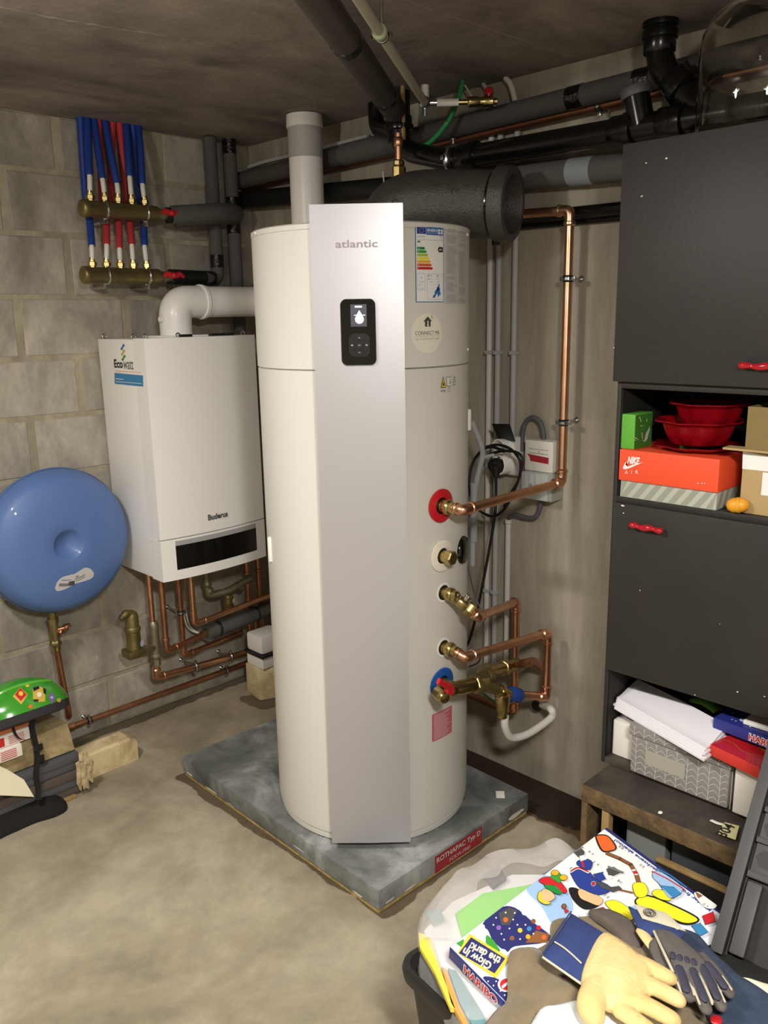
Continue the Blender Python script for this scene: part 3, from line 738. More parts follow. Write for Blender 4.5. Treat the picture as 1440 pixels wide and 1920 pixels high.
# side sticker (left flank, facing -X)
S_bs = Plane((BX0+.0006, 0, 0), (0, -1, 0), (0, 0, 1))
def bs(px, py): return S_bs.uv(px, py)
a0, b1 = bs(215, 701); a1, b0 = bs(269, 725)
st = MB()
st.use(PR['teal']).poly(S_bs, [bs(215, 699), bs(215.5, 719.5), bs(269, 725), bs(268.5, 704)][::-1], .001)
e0 = bs(215, 690); e1 = bs(250, 690); hh_ = bs(215, 674)[1]-e0[1]
st.use(PR['black']).text(S_bs, 'Eco', e0[0], e0[1]+.001, (e1[0]-e0[0])*.46, hh_*1.0, h=.001, bold=.03)
st.use(PR['dgrey']).text(S_bs, 'watt', e0[0]+(e1[0]-e0[0])*.49, e0[1]-.002, (e1[0]-e0[0])*.53, hh_*1.0, h=.001)
st.use(PR['orange']).rect(S_bs, e0[0]+.004, e0[1]-.012, a1-.01, e0[1]-.0105, .001)
st.use(PR['white'])
st.rect(S_bs, a0+.008, b1-.020, a0+.07, b1-.0175, .0014); st.rect(S_bs, a0+.008, b1-.031, a1-.01, b1-.029, .0014)
cx_, cy_ = bs(231, 661)
for (dy, c_) in ((.021, 'blue'), (0, 'sand'), (-.021, 'leafgreen')):
    top = []; bot = []
    for k in range(9):
        x = -.017+.034*k/8; yy = math.sin(k/8*2*PI-PI)*.004+x*.35; th = .0055*math.sin(PI*(k+.6)/9.2)+.001
        top.append((cx_+x, cy_+dy+yy+th)); bot.append((cx_+x, cy_+dy+yy-th))
    st.use(PR[c_]).poly(S_bs, top+bot[::-1], .001)
st.build('side_sticker', None, boiler, smooth=0)
for (x, y) in ((BX0+.012, -.05), (BX0+.004, -.30), (BX0+.03, -.345), (BX1-.02, -.33), (BX0+.20, -.3), (BX1-.1, -.3)):
    MB().tube([V((x+.009*math.cos(a*PI/6), y, BZ1+.006+.009*math.sin(a*PI/6))) for a in range(0, 13)], .003, 8).build('lug', M_chrome, boiler)
MB().box((-.66, -.30, BZ1-.004), (-.44, -.12, BZ1+.006), .003).build('flue_adapter', M_white, boiler)
for x in (-.62, -.48, -.42): MB().box((x, -.335, BZ1-.003), (x+.05, -.31, BZ1+.010), .003).build('top_latch', M_blackm, boiler)
# flue
FR = .0655; FY = -.2
fx = P(329, 600, y=FY).x; fz = P(430, 566, y=FY).z
fe = thing('flue_elbow', 'white round flue elbow rising out of the boiler top', 'flue pipe', (fx, FY, BZ1))
path = rounded([(fx, FY, BZ1+.004), (fx, FY, fz), (fx+.155, FY, fz)], .085, 10)
MB().tube(path, FR, 32).build('elbow', M_white, fe)
cxp = P(377, 566, y=FY).x
MB().lathe((cxp-.010, FY, fz), (1, 0, 0), [(FR, 0), (FR+.006, .003), (FR+.006, .016), (FR, .019)], 32, cap=False).build('socket_rim', M_white, fe)
MB().cyl((fx-FR+.002, FY-.01, P(291, 599, y=FY).z), (fx-FR-.014, FY-.01, P(291, 599, y=FY).z), .011, n=14).build('test_cap', M_white, fe)
fp = thing('flue_pipe', 'white horizontal flue pipe running from the elbow behind the tank', 'flue pipe', (cxp+.01, FY, fz))
vx, vy = -.195, -.632
MB().tube(rounded([(cxp+.012, FY, fz), (-.14, FY, fz), (-.14, -.40, fz)], .09, 8), FR-.002, 32).build('pipe', M_white, fp)
fv = thing('vertical_flue', 'white vertical flue going up into the ceiling behind the tank', 'flue pipe', (vx, vy, 1.7))
MB().cyl((vx, vy, 1.70), (vx, vy, H-.05), FR, n=36).build('pipe', M_white, fv)
MB().cyl((vx, vy, 2.355), (vx, vy, H-.045), FR+.0015, n=36).build('grey_sleeve', mat('flue_grey', '#b3b0ab', .5), fv)
MB().lathe((vx, vy, H-.048), (0, 0, 1), [(FR, 0), (FR+.006, .002), (FR+.004, .046)], 36, cap=False).build('ceiling_collar', M_white, fv)

# ================================================================== EXPANSION VESSEL
vc = P(120, 1028, y=-.225); vz = vc.z+.010; vxx = -1.118
ves = thing('expansion_vessel', 'round blue expansion vessel hung on the block wall left of the boiler', 'expansion vessel', (vxx, -.02, vz))
VR = .287
prof = [(.02, .03), (.12, .035), (VR*.80, .045), (VR*.93, .070), (VR*.99, .105), (VR, .125), (VR, .135), (VR*.985, .155), (VR*.93, .187), (VR*.84, .207), (VR*.6, .222), (.11, .2275), (.064, .229), (.058, .2265), (.050, .214), (.030, .202), (.012, .197), (.005, .194)]
MB().lathe((vxx, 0, vz), (0, -1, 0), prof, 72).build('shell', M_vessel, ves, smooth=60)
MB().lathe((vxx, 0, vz), (0, -1, 0), [(VR+.001, .124), (VR+.0035, .127), (VR+.0035, .133), (VR+.001, .136)], 72, cap=False).build('seam', M_vessel, ves)
MB().box((vxx-.05, -.04, vz-.05), (vxx+.05, -.001, vz+.05), .004).build('wall_bracket', M_blackm, ves)
class Dome:
    flat = False
    def at(s, u, v, h=0):
        r = math.hypot(u, v)
        d = .2285
        for (r0, a0), (r1, a1) in zip(prof[10:], prof[9:]):
            if r1 >= r >= r0: d = a0+(a1-a0)*(r-r0)/(r1-r0)
        for (r0, a0), (r1, a1) in zip(prof[7:14][::-1], prof[7:14][::-1][1:]):
            if r0 <= r <= r1: d = a0+(a1-a0)*(r-r0)/(r1-r0)
        return V((vxx+u, -d-.0015-h, vz+v))
dm = Dome(); vl = MB()
def sausage(s_, h, m):
    vl.use(m); n = 22; vs = []; fs = []
    for i in range(n+1):
        t = i/n; ang = math.radians(246+58*t); rc = .150-.016*math.sin(PI*t)+.012*(1-t); wd = .028*s_*min(1, math.sqrt(max(0, 1-(2*t-1)**8)))*(.55+.45*abs(2*t-1)+.18)
        if i in (0, n): wd = .012*s_
        for k in range(5): r = rc-wd+2*wd*k/4; vs.append(dm.at(r*math.cos(ang), r*math.sin(ang), h))
    for i in range(n):
        for k in range(4): fs.append((i*5+k, i*5+k+1, (i+1)*5+k+1, (i+1)*5+k))
    vl.add(vs, fs)
sausage(1, 0, PR['lgrey'])
def arcpatch(a0, a1, r0, r1, m, h=.0006):
    vl.use(m); n = 6; vs = []; fs = []
    for i in range(n+1):
        a = math.radians(a0+(a1-a0)*i/n); vs += [dm.at(r0*math.cos(a), r0*math.sin(a), h), dm.at(r1*math.cos(a), r1*math.sin(a), h)]
    for i in range(n): fs.append((2*i, 2*i+2, 2*i+3, 2*i+1))
    vl.add(vs, fs)
arcpatch(250, 266, .152, .164, PR['mid']); arcpatch(264, 273, .146, .164, PR['dgrey']); arcpatch(274, 292, .140, .144, PR['mid']); arcpatch(274, 290, .149, .152, PR['mid']); arcpatch(252, 268, .138, .141, PR['mid']); arcpatch(276, 281, .132, .135, PR['black'])
vl.build('type_label', None, ves)
# vessel valve and pipe
vp0 = P(98, 1142, y=-.10); vp1 = P(130, 1345, y=-.06)
vv = thing('shut_off_valve', 'small brass cap valve under the blue vessel', 'valve', vp0)
zz = vz-VR; xx = P(98, 1150, y=-.10).x
def zat(py, y=-.10, px=103): return P(px, py, y=y).z
g = MB(); g.cyl((xx, -.10, zz+.01), (xx, -.10, zat(1160)), .016, n=14); g.lathe((xx, -.10, zat(1167)), (0, 0, 1), [(.022, 0), (.022, .022)], 6); g.cyl((xx, -.10, zat(1206)), (xx, -.10, zat(1165)), .018, n=16)
g.lathe((xx, -.10, zat(1212)), (0, 0, 1), [(.020, 0), (.023, .005), (.023, .02), (.018, .026)], 6); g.build('valve_body', M_brassd, vv)
g = MB(); g.cyl((xx, -.10, zat(1183)), (xx+.045, -.125, zat(1178)), .010, n=12); g.lathe((xx+.008, -.108, zat(1184)), (.5, -.85, 0), [(.012, 0), (.012, .02), (.008, .024)], 6); g.box((xx+.03, -.13, zat(1176)-.006), (xx+.06, -.11, zat(1176)+.006), .003); g.build('handle', M_copperd, vv)
vt = thing('vessel_pipe', 'copper pipe dropping from the blue vessel valve to the floor-level pipe', 'pipe', (xx, -.09, .15))
zlow = .157
MB().tube(rounded([(xx, -.10, zat(1212)), (P(128, 1330, y=-.08).x, -.08, zlow), (P(131, 1359, y=-.06).x, -.055, zlow-.02)], .03), .0135, 16).build('pipe', M_copperd, vt)
MB().ring((xx, -.10, zat(1222)), (xx, -.10, zat(1208)), .018).build('collar', M_brass, vt)
# long pipe along the foot of the wall
lp = [P(131, 1359, y=-.05), P(290, 1303, y=-.05), P(480, 1243, y=-.05), V((-.06, -.05, P(480, 1243, y=-.05).z))]
zz_ = sum(q.z for q in lp[:3])/3
ll = thing('low_copper_pipe', 'long dull copper pipe running low along the block wall', 'pipe', (-.6, -.05, zz_))
MB().tube([(P(131, 1359, y=-.05).x, -.05, zz_), (-.05, -.05, zz_)], .0130, 16).build('pipe', M_copperd, ll)
xw = P(140, 1356, y=-.05).x; MB().ring((xw, -.05, zz_), (xw-.03, -.05, zz_), .0165).build('collar', M_copper, ll)
xw = P(166, 1347, y=-.05).x; clamp('pipe_clamp', 'steel clamp on the low copper pipe beside the pale stone', (xw, -.05, zz_), (1, 0, 0), (0, 1, 0), .013, .05)
xw = P(425, 1257, y=-.05).x; clamp('pipe_clamp', 'steel clamp on the low copper pipe, right-hand lower one', (xw, -.05, zz_), (1, 0, 0), (0, 1, 0), .013, .05)

# ================================================================== PIPES UNDER THE BOILER
yb = -.17
def Q(px, py, y=yb): return P(px, py, y=y)
def vrun(px0, py0, px1, py1, y): # vertical run: keep one x
    a = P(px1, py1, y=y); b = P(px0, py0, y=y); x = (a.x+b.x)/2
    return V((x, y, b.z)), V((x, y, a.z))
# separator (left) with its pipes
a, b = vrun(279, 1085, 287, 1175, -.16)
p1 = pipe_run('boiler_pipe', 'bright copper pipe from the boiler down to the left brass separator', [a+V((0, 0, .05)), b], .0125, M_copper)
sep = thing('air_separator', 'brass dirt separator standing out left of the copper pipes, grey pipe block beside it', 'separator', Q(265, 1215))
sx_ = P(289, 1190, y=-.16).x; z0_ = P(291, 1232, y=-.16).z; z1_ = P(289, 1172, y=-.16).z
g = MB(); g.cyl((sx_, -.16, z0_), (sx_, -.16, z1_), .021, n=20); g.ring((sx_, -.16, z0_-.006), (sx_, -.16, z0_+.018), .026, 20); g.cyl((sx_, -.16, z0_-.04), (sx_, -.16, z0_), .019, n=6)
g.lathe((sx_, -.16, z1_-.01), (0, 0, 1), [(.022, 0), (.022, .018), (.014, .03)], 12)
arm = P(252, 1226, y=-.20); g.tube(rounded([(sx_, -.16, z0_+.045), (arm.x+.02, -.20, arm.z+.012)], .02), .016, 16); g.build('cast_block', M_castgrey, sep)
bt = P(243, 1145, y=-.20); bb = P(250, 1222, y=-.20); bx = P(249, 1185, y=-.20).x
g = MB(); g.lathe((bx, -.20, bb.z-.014), (0, 0, 1), [(.024, 0), (.032, .004), (.032, .026), (.030, .032), (.030, .105), (.034, .109), (.034, .120), (.028, .127), (.028, .168), (.024, .184), (.010, .192)], 28)
g.box((bx-.045, -.240, bb.z-.020), (bx+.035, -.165, bb.z+.016), .009)
g.build('brass_canister', M_brassd, sep)
tz_ = bb.z+.163; g = MB(); q = smooth_path([(bx+.004, -.20, tz_-.004), (bx-.026, -.206, tz_+.012), (bx-.056, -.214, tz_-.002)], 5); g.tube(q, [.022]*3+[.018]*4+[.014]*(len(q)-7), 14); g.build('vent_spout', M_brassd, sep)
MB().disc(Plane((bx+.020, -.2340, bb.z+.040), (1, .45, 0), (0, 0, 1)), 0, 0, .012, .0, ry=.015).build('drop_tag', PR['lilac'], sep, smooth=0)
zr1 = P(360, 1255, y=-.10); zc = P(295, 1262, y=-.13)
rA = [V((sx_, -.16, z0_-.02)), V((sx_, -.145, P(297, 1268, y=-.14).z)), V((P(478, 1214, y=-.09).x, -.09, P(478, 1219, y=-.09).z)), V((P(478, 1214, y=-.09).x, -.09, P(478, 1150, y=-.09).z))]
pipe_run('separator_pipe', 'thick copper pipe looping from the left separator along the wall', rA, .0155, M_copper, rr=.035)
dirA = (rA[2]-rA[1]).normalized()
for (px, py, lbl) in ((363, 1256, 'steel clamp with angled screw on the thick looping copper pipe, nearer the separator'), (433, 1233, 'steel clamp with angled screw on the thick looping copper pipe, nearer the tank')):
    t_ = (P(px, py, y=-.11).x-rA[1].x)/(rA[2].x-rA[1].x); c_ = rA[1].lerp(rA[2], t_)
    cl = clamp('pipe_clamp', lbl, c_, dirA, (0, 1, 0), .0155, -c_.y)
    MB().tube([c_+V((-.005, -.005, .02)), c_+V((-.055, .0, .042))], .003, 8).build('screw', M_chrome, cl)
# second: from boiler down, elbow right into grey insulation
a, b = vrun(303, 1092, 309, 1190, -.20)
e2 = V((P(385, 1190, y=-.15).x, -.15, P(370, 1194, y=-.16).z))
b.z = e2.z-.005
pipe_run('boiler_pipe', 'copper pipe from the boiler bending right into the grey insulation', [a+V((0, 0, .05)), b, e2], .0135, M_copperd, rr=.05)
g0_ = V((P(388, 1189, y=-.15).x, -.15, e2.z)); g1_ = V((-.10, -.13, e2.z+.012))
gi = thing('insulated_pipe', 'grey foam-insulated pipe lying horizontal behind the tank, under the boiler', 'pipe', g0_)
MB().tube([g0_, g0_.lerp(g1_, .14), g0_.lerp(g1_, .15), g0_.lerp(g1_, .16), g1_], [.034, .034, .028, .034, .034], 22).build('foam_sleeve', M_grey_ins, gi)
MB().cyl(g0_-V((.03, 0, 0)), g0_+V((.02, 0, 0)), .019, n=6).build('brass_union', M_brass, gi)
for t_ in (.17, .75): MB().ring(g0_.lerp(g1_, t_)-V((.008, 0, 0)), g0_.lerp(g1_, t_)+V((.008, 0, 0)), .0365, 22).build('tie', M_blackm, gi)
# third: gas pipe with clamp down to the lower pipe
a, b = vrun(337, 1090, 341, 1210, -.12)
e3 = V((P(420, 1200, y=-.09).x, -.09, P(355, 1222, y=-.10).z)); b.z = e3.z
pipe_run('boiler_pipe', 'dark copper pipe with a steel clamp under the boiler middle', [a+V((0, 0, .06)), b, V((-.25, -.09, e3.z+.005))], .0125, M_copperd, rr=.04)
c_ = P(338, 1149, y=-.12); c_.x = a.x; cl = clamp('pipe_clamp', 'steel clamp on the dark vertical copper pipe under the boiler', c_, (0, 0, 1), (0, 1, 0), .0125, .12)
g = MB(); g.cyl((a.x+.004, -.13, BZ0-.05), (a.x+.004, -.13, BZ0+.01), .013, n=6); g.tube([(a.x+.03, -.13, BZ0+.01), (a.x+.026, -.13, BZ0-.10), (a.x+.02, -.13, BZ0-.2)], .004, 8); g.build('gas_fitting', M_brass, boiler)
# fourth: copper looping right
a, b = vrun(358, 1085, 362, 1140, -.20)
e4 = V((P(411, 1152, y=-.18).x, -.18, P(400, 1156, y=-.18).z)); b.z = e4.z-.002
pipe_run('boiler_pipe', 'copper pipe from the boiler bending right along and behind the tank', [a+V((0, 0, .05)), b, V((-.12, -.16, e4.z+.012))], .0130, M_copper, rr=.055)
# right pair of vertical pipes
for (px, lb2, pt_) in ((466, 'left of two copper pipes dropping from the boiler right end', .0145), (487, 'right of two copper pipes dropping from the boiler right end', .0125)):
    a = P(px-1, 1075, y=-.10); b_ = P(px+6, 1250, y=-.10); x = (a.x+b_.x)/2
    t = thing('boiler_pipe', lb2, 'pipe', (x, -.10, b_.z)); MB().cyl((x, -.10, b_.z+.02), (x, -.10, BZ0+.03), pt_, n=16).build('pipe', M_copperd, t)
    for z in (BZ0-.06, BZ0-.16): MB().ring((x, -.10, z-.01), (x, -.10, z+.01), pt_*1.3).build('collar', M_copperd, t)
# small separator (right)
s2 = P(428, 1128, y=-.14); se2 = thing('air_separator', 'smaller brass canister under the boiler with a white drop tag', 'separator', s2)
g = MB(); g.lathe((s2.x, -.14, s2.z-.045), (0, 0, 1), [(.022, 0), (.025, .004), (.025, .055), (.027, .057), (.027, .064), (.022, .068), (.020, .080), (.010, .084), (.010, .094)], 26); g.build('brass_canister', M_brassd, se2)
MB().disc(Plane((s2.x+.012, -.167, s2.z+.008), (1, .45, 0), (0, 0, 1)), 0, 0, .010, 0, ry=.013).build('drop_tag', PR['lgrey'], se2, smooth=0)
g = MB(); q1 = P(388, 1090, y=-.12); q2 = P(397, 1116, y=-.12); g.tube(rounded([(q1.x, -.12, BZ0+.02), (q1.x, -.12, q2.z), (s2.x, -.14, q2.z+.005), (P(470, 1092, y=-.12).x, -.12, q2.z+.03)], .03), .017, 16)
for px, py in ((388, 1095), (392, 1108), (450, 1100)): q = P(px, py, y=-.12); g.ball(q, .022, 14)
g.build('side_pipe', M_castgrey, se2)
# thin white hoses behind
t = thing('white_hose', 'thin twin white hoses curving beside the copper pipes under the boiler', 'hose', Q(355, 1180, -.08))
for dx in (0, 5):
    MB().tube(smooth_path([P(344+dx, 1150, y=-.07), P(350+dx, 1172, y=-.07), P(362+dx, 1184, y=-.07), P(380, 1188, y=-.08)], 6), .0035, 8).build('hose', M_pex, t)
# condensate pump on stone block behind the tank
cb = V((-.27, -.26, 0)); 
blk = MB(); blk.hexa([(-.318, -.30, .001), (-.19, -.36, .001), (-.15, -.21, .001), (-.30, -.17, .001), (-.315, -.29, .155), (-.19, -.34, .15), (-.15, -.21, .155), (-.30, -.17, .155)], .012)
tag(blk.build('stone_block', M_stone), 'rough pale stone block under the white pump box behind the tank', 'stone')
pm = thing('condensate_pump', 'small white pump box standing on a stone block behind the tank', 'pump', (-.24, -.26, .156))
MB().box((-.30, -.315, .157), (-.16, -.19, .215), .006).build('tank_box', M_white, pm)
MB().box((-.31, -.325, .2155), (-.15, -.18, .227), .002).build('gasket', M_blackm, pm)
MB().box((-.298, -.31, .2275), (-.16, -.19, .315), .014).build('motor_cover', M_white, pm)

# ================================================================== MANIFOLDS
def manifold(name, label, pa, pb, y, outs):
    a = P(*pa, y=y); b = P(*pb, y=y); z = (a.z+b.z)/2; a.z = b.z = z
    t = thing(name, label, 'manifold', (a+b)/2)
    g = MB(); g.lathe(a, b-a, [(.020, 0), (.030, .004), (.0335, .010), (.0335, .03), (.0305, .034), (.0305, (b-a).length)], 8 if False else 26); g.build('header', M_brassd, t)
    g = MB()
    for (px, py) in outs:
        q = P(px, py, y=y); x = q.x
        g2 = MB(); g2.lathe((x, y, z+.026), (0, 0, 1), [(.012, 0), (.012, .008), (.0165, .009), (.0165, .022), (.011, .024), (.011, .032)], 6); g2.build('outlet_nut', M_brass, t, smooth=25)
    for px in (outs[1][0]-1, outs[4][0]):
        x = P(px, outs[1][1], y=y).x
        k = MB(); k.ring((x-.005, y, z), (x+.005, y, z), .035, 24, .1); k.box((x-.010, y+.02, z-.05), (x+.010, -.004, z-.042), .001); k.box((x-.010, y+.005, z-.05), (x+.010, y+.02, z-.02), .001); k.build('bracket', M_chrome, t)
    # valve
    vq = b+V((.03, 0, 0)); g = MB(); g.cyl(b, b+V((.02, 0, 0)), .022, n=18); g.lathe(b+V((.018, 0, 0)), (1, 0, 0), [(.024, 0), (.024, .014)], 6); g.cyl(b+V((.03, 0, 0)), b+V((.10, 0, 0)), .020, n=18); g.build('valve', M_castgrey, t)
    hq = b+V((.052, -.034, .004)); h = MB(); h.cyl(b+V((.052, -.018, .002)), hq, .008, n=12)
    h.tube([hq+V((-.048, 0, -.006)), hq+V((-.03, 0, .006)), hq+V((-.012, -.002, .0)), hq+V((.012, -.002, .0)), hq+V((.03, 0, .006)), hq+V((.048, 0, -.006))], [.006, .011, .012, .012, .011, .006], 12, flat=((0, 1, 0), .5)); h.ball(hq, .013, 12); h.build('red_handle', M_red, t)
    return t, a, b, z
MY = -.14
outU = [(170, 377), (197, 376), (222, 378), (247, 379), (271, 379)]; outL = [(173.6, 499), (200, 497), (226, 499), (250, 498), (275, 498)]
mU, uA, uB, uz = manifold('upper_manifold', 'upper brass heating manifold fed by blue tubes, red handle on its right', (150, 389), (293, 402), MY, outU)
mL, lA, lB, lz = manifold('lower_manifold', 'lower brass heating manifold with white tube ends, red handle on its right', (153, 516), (297, 518), MY, outL)
def het_tube(color, label, top, mid, out, y_out, z_out, white_py, upper):
    """corrugated sleeve over a white inner tube, hanging from the ceiling slot to a manifold outlet"""
    xo = P(*out, y=y_out).x
    tp = P(*top, y=-.055); tp.z = H+.01
    end = V((xo, y_out, z_out+.052)); wp = P(*white_py, y=y_out); wp = V((wp.x, y_out, wp.z))
    ms = [P(a, b, y=c) for a, b, c in mid]
    path = smooth_path([tp]+ms+[wp, end], 10); 
    idx = max(range(len(path)), key=lambda i: -abs(path[i].z-wp.z))
    t = thing('heating_tube', label, 'tube', end, 'blue and red heating tubes between ceiling and manifolds')
    s = path[:idx+1]; fine = []
    for i in range(len(s)-1):
        L = (s[i+1]-s[i]).length; n = max(1, int(L/.0032))
        for k in range(n): fine.append(s[i].lerp(s[i+1], k/n))
    fine.append(s[-1]); rad = [.0136+(.0007 if i % 2 else -.0004) for i in range(len(fine))]
    MB().tube(fine, rad, 12).build('corrugated_sleeve', M_bluepl if color == 'blue' else M_redpl, t, smooth=60)
    MB().tube([path[max(0, idx-2)]]+path[idx:], .0095, 12).build('inner_tube', M_pex, t)
    MB().ring(end-V((0, 0, .004)), end+V((0, 0, .016)), .0105, 12).build('ferrule', M_brass, t)
ordn = ['first', 'second', 'third', 'fourth', 'fifth']
for i, (top, mid, out, wh) in enumerate([((163, 219), [(166, 290, -.11)], (170, 377), (168, 329)), ((176, 223), [(185, 290, -.11)], (197, 376), (192, 335)), ((196, 225), [(208, 290, -.11)], (222, 378), (219, 344)),
        ((236, 231), [(240, 285, -.11)], (247, 379), (243, 331)), ((259, 236), [(264, 290, -.11)], (271, 379), (267, 345))]):
    het_tube('blue', '%s blue corrugated tube from the left going into the upper manifold' % ordn[i], top, mid, out, MY, uz, wh, True)
for i, (cc, top, mid, out, wh) in enumerate([('blue', (150, 219), [(157, 325, -.06), (162, 379, -.07), (168, 415, -.09)], (173.6, 499), (172, 461)), ('red', (183, 223), [(188, 290, -.06), (192, 379, -.07), (199, 415, -.09)], (200, 497), (200, 459)),
        ('red', (211, 228), [(209, 320, -.06), (214, 379, -.07), (222, 415, -.09)], (226, 499), (224, 466)), ('red', (223, 230), [(231, 300, -.07), (238, 379, -.07), (243, 415, -.09)], (250, 498), (247, 459)), ('blue', (248, 236), [(259, 346, -.06), (264, 381, -.07), (269, 415, -.09)], (275, 498), (271, 461))]):
    het_tube(cc, '%s %s tube from the left behind the upper manifold reaching the lower one' % (['leftmost', 'leftmost', 'middle', 'rightmost', 'rightmost'][i], cc), top, mid, out, MY, lz, wh, False)
# grey insulated risers
gx1 = P(400, 380, y=-.075).x; gx2 = P(436, 380, y=-.075).x
r1 = thing('insulated_riser', 'left of two grey insulated pipes coming down from the ceiling beside the manifolds', 'pipe', (gx1, -.075, 2.0))
zL = lz; MB().tube(rounded([(gx1, -.075, H-.005), (gx1, -.075, zL), (gx1-.09, -.10, zL)], .035, 8), .0285, 22).build('foam_sleeve', M_grey_ins, r1)
MB().tube(rounded([(gx1-.035, -.083, zL), (lB.x+.055, MY, zL)], .02), .031, 20).build('black_sleeve', M_blackm, r1)
MB().cyl((gx1, -.075, P(408, 502, y=-.075).z), (gx1, -.075, P(408, 478, y=-.075).z), .0298, n=22).build('tape', M_tape, r1)
r2 = thing('insulated_riser', 'right of two grey insulated pipes beside the manifolds, banded with black tape', 'pipe', (gx2, -.075, 1.8))
MB().cyl((gx2, -.075, 1.70), (gx2, -.075, H-.005), .0285, n=22).build('foam_sleeve', M_grey_ins, r2)
for (p0_, p1_) in ((262, 290), (370, 388), (408, 438)):
    MB().cyl((gx2, -.075, P(436, p1_, y=-.075).z), (gx2, -.075, P(436, p0_, y=-.075).z), .0300, n=22).build('tape', M_tape, r2)
ih = thing('insulated_hose', 'bulging dark grey foam-wrapped pipe from the upper manifold valve to the right riser', 'pipe', uB)
pth = smooth_path([uB+V((.05, 0, -.003)), uB+V((.10, -.012, .002)), P(380, 400, y=-.17), P(415, 398, y=-.165), P(440, 400, y=-.12), V((gx2, -.085, P(440, 405, y=-.09).z))], 8)
MB().tube(pth, [.030]*4+[.038]*(len(pth)-8)+[.034]*4, 22, flat=((0, 1, 0), .9)).build('foam_sleeve', M_grey_ins, ih)
MB().tube([q-V((0, -.01, .022)) for q in pth[6:-6]], .026, 16).build('split_flap', M_dark_ins, ih)
MB().cyl(uB+V((.045, 0, -.003)), uB+V((.085, -.01, 0)), .0315, n=18).build('black_end', M_blackm, ih)

# ================================================================== PIPES AT THE TOP OF THE RIGHT WALL
def wline(x, pxs, dy=0): return [P(a, b, x=x) for a, b in pxs]
# upper grey insulated pipe with tapes
up = wline(-.075, [(462, 336), (540, 317), (665, 283), (760, 259), (900, 226), (1012, 198), (1190, 155)])
zu = [q.z for q in up]; 
A_, B_ = V((-.075, -.003, up[0].z)), V((-.075, -3.0, up[-1].z+.05))
zA = up[0].z; sl_ = (up[-1].z-up[0].z)/(up[-1].y-up[0].y)
def ulin(y): return V((-.075, y, zA+sl_*(y-up[0].y)))
t = thing('insulated_pipe', 'upper dark grey insulated pipe running just below the ceiling along the right wall', 'pipe', ulin(-1.5))
MB().cyl(ulin(-.002), ulin(-.9), .036, n=22).build('dark_sleeve', M_dark_ins, t)
MB().cyl(ulin(-.72), ulin(-1.02), .040, n=22).build('grey_sleeve', M_grey_ins, t)
MB().cyl(ulin(-1.02), ulin(-2.9), .033, n=22).build('grey_sleeve', mat('brown_grey_foam', '#45403d', .85, var=.08, vscale=30), t)
for (a, b) in ((1068, 1095), (1192, 1222)):
    ya, yb_ = P(a, 182, x=-.075).y, P(b, 178, x=-.075).y; MB().cyl(ulin(ya), ulin(yb_), .0348, n=22).build('tape', M_tape, t)
# small copper pipe beneath
cp = wline(-.045, [(700, 297), (900, 253), (1125, 199)]); sl2 = (cp[2].z-cp[0].z)/(cp[2].y-cp[0].y)
def clin(y): return V((-.045, y, cp[2].z+sl2*(y-cp[2].y)))
t = thing('copper_pipe', 'thin old copper pipe under the upper grey insulated pipe', 'pipe', clin(-1.5)); MB().cyl(clin(-.002), clin(-2.9), .0140, n=14).build('pipe', mat('tarnished_copper', '#6e4631', .5, metal=.9, c2='#8a5a42', vscale=12), t)
yc_ = P(1125, 200, x=-.045).y; clamp('pipe_clamp', 'small brass-coloured clamp on the thin copper pipe near the ceiling', clin(yc_), (0, 1, 0), (1, 0, 0), .0140, .045)
# black pipe / lower grey insulated pipe
bp_ = wline(-.065, [(462, 375), (540, 365), (714, 326)]); gp_ = wline(-.065, [(1000, 338), (1120, 318)])
def blin(y):
    a, b = bp_[0], gp_[1]; return V((-.065, y, a.z+(b.z-a.z)*(y-a.y)/(b.y-a.y)))
t = thing('insulated_pipe', 'lower grey insulated pipe with a pale tape band running behind the cabinet', 'pipe', blin(-1.6))
MB().cyl(blin(-1.10), blin(-2.9), .041, n=22).build('grey_sleeve', M_grey_ins, t)
MB().cyl(blin(-.002), blin(-1.12), .038, n=22).build('black_sleeve', M_blackm, t)
ya, yb_ = P(1059, 325, x=-.1).y, P(1104, 318, x=-.1).y; MB().cyl(blin(ya), blin(yb_), .0422, n=22).build('pale_band', M_ltgrey, t)
# thin black pipe
k1, k2 = P(985, 402, x=-.03), P(1157, 383, x=-.03)
t = thing('black_pipe', 'thin black pipe low behind the copper elbow, running into the cabinet side', 'pipe', k1)
MB().cyl(V((-.03, -.9, k1.z)), V((-.03, -2.9, k2.z-.02)), .016, n=14).build('pipe', M_bpipe, t)
MB().cyl(V((-.014, -.9, k1.z-.030)), V((-.014, -2.9, k2.z-.05)), .010, n=10).build('pipe', M_bpipe, t)
# big black drain pipe
DX = -.165
d0_ = P(868, 296, x=DX); d1_ = P(1150, 248, x=DX); 
def dlin(y): return V((DX, y, d0_.z+(d1_.z-d0_.z)*(y-d0_.y)/(d1_.y-d0_.y)))
dr = thing('drain_pipe', 'large glossy black drain pipe crossing the right wall with sockets and branches', 'drain pipe', dlin(-1.7))
MB().cyl(dlin(d0_.y+.02), dlin(-2.75), .036, n=26).build('pipe', M_bpipe, dr)
def hub(c, d, r, L, parent):
    c = V(c); d = V(d).normalized(); MB().lathe(c-d*L/2, d, [(r*.93, 0), (r, .004), (r, L*.55), (r*1.10, L*.6), (r*1.12, L*.75), (r*1.10, L-.004), (r*.95, L)], 26).build('socket', M_bpipe, parent)
dd = dlin(-2)-dlin(-1); dd.normalize()
for px in (880, 1170, 1262): 
    y_ = P(px, 230+(1262-px)*.16, x=DX).y; hub(dlin(y_), dd, .042, .075, dr)
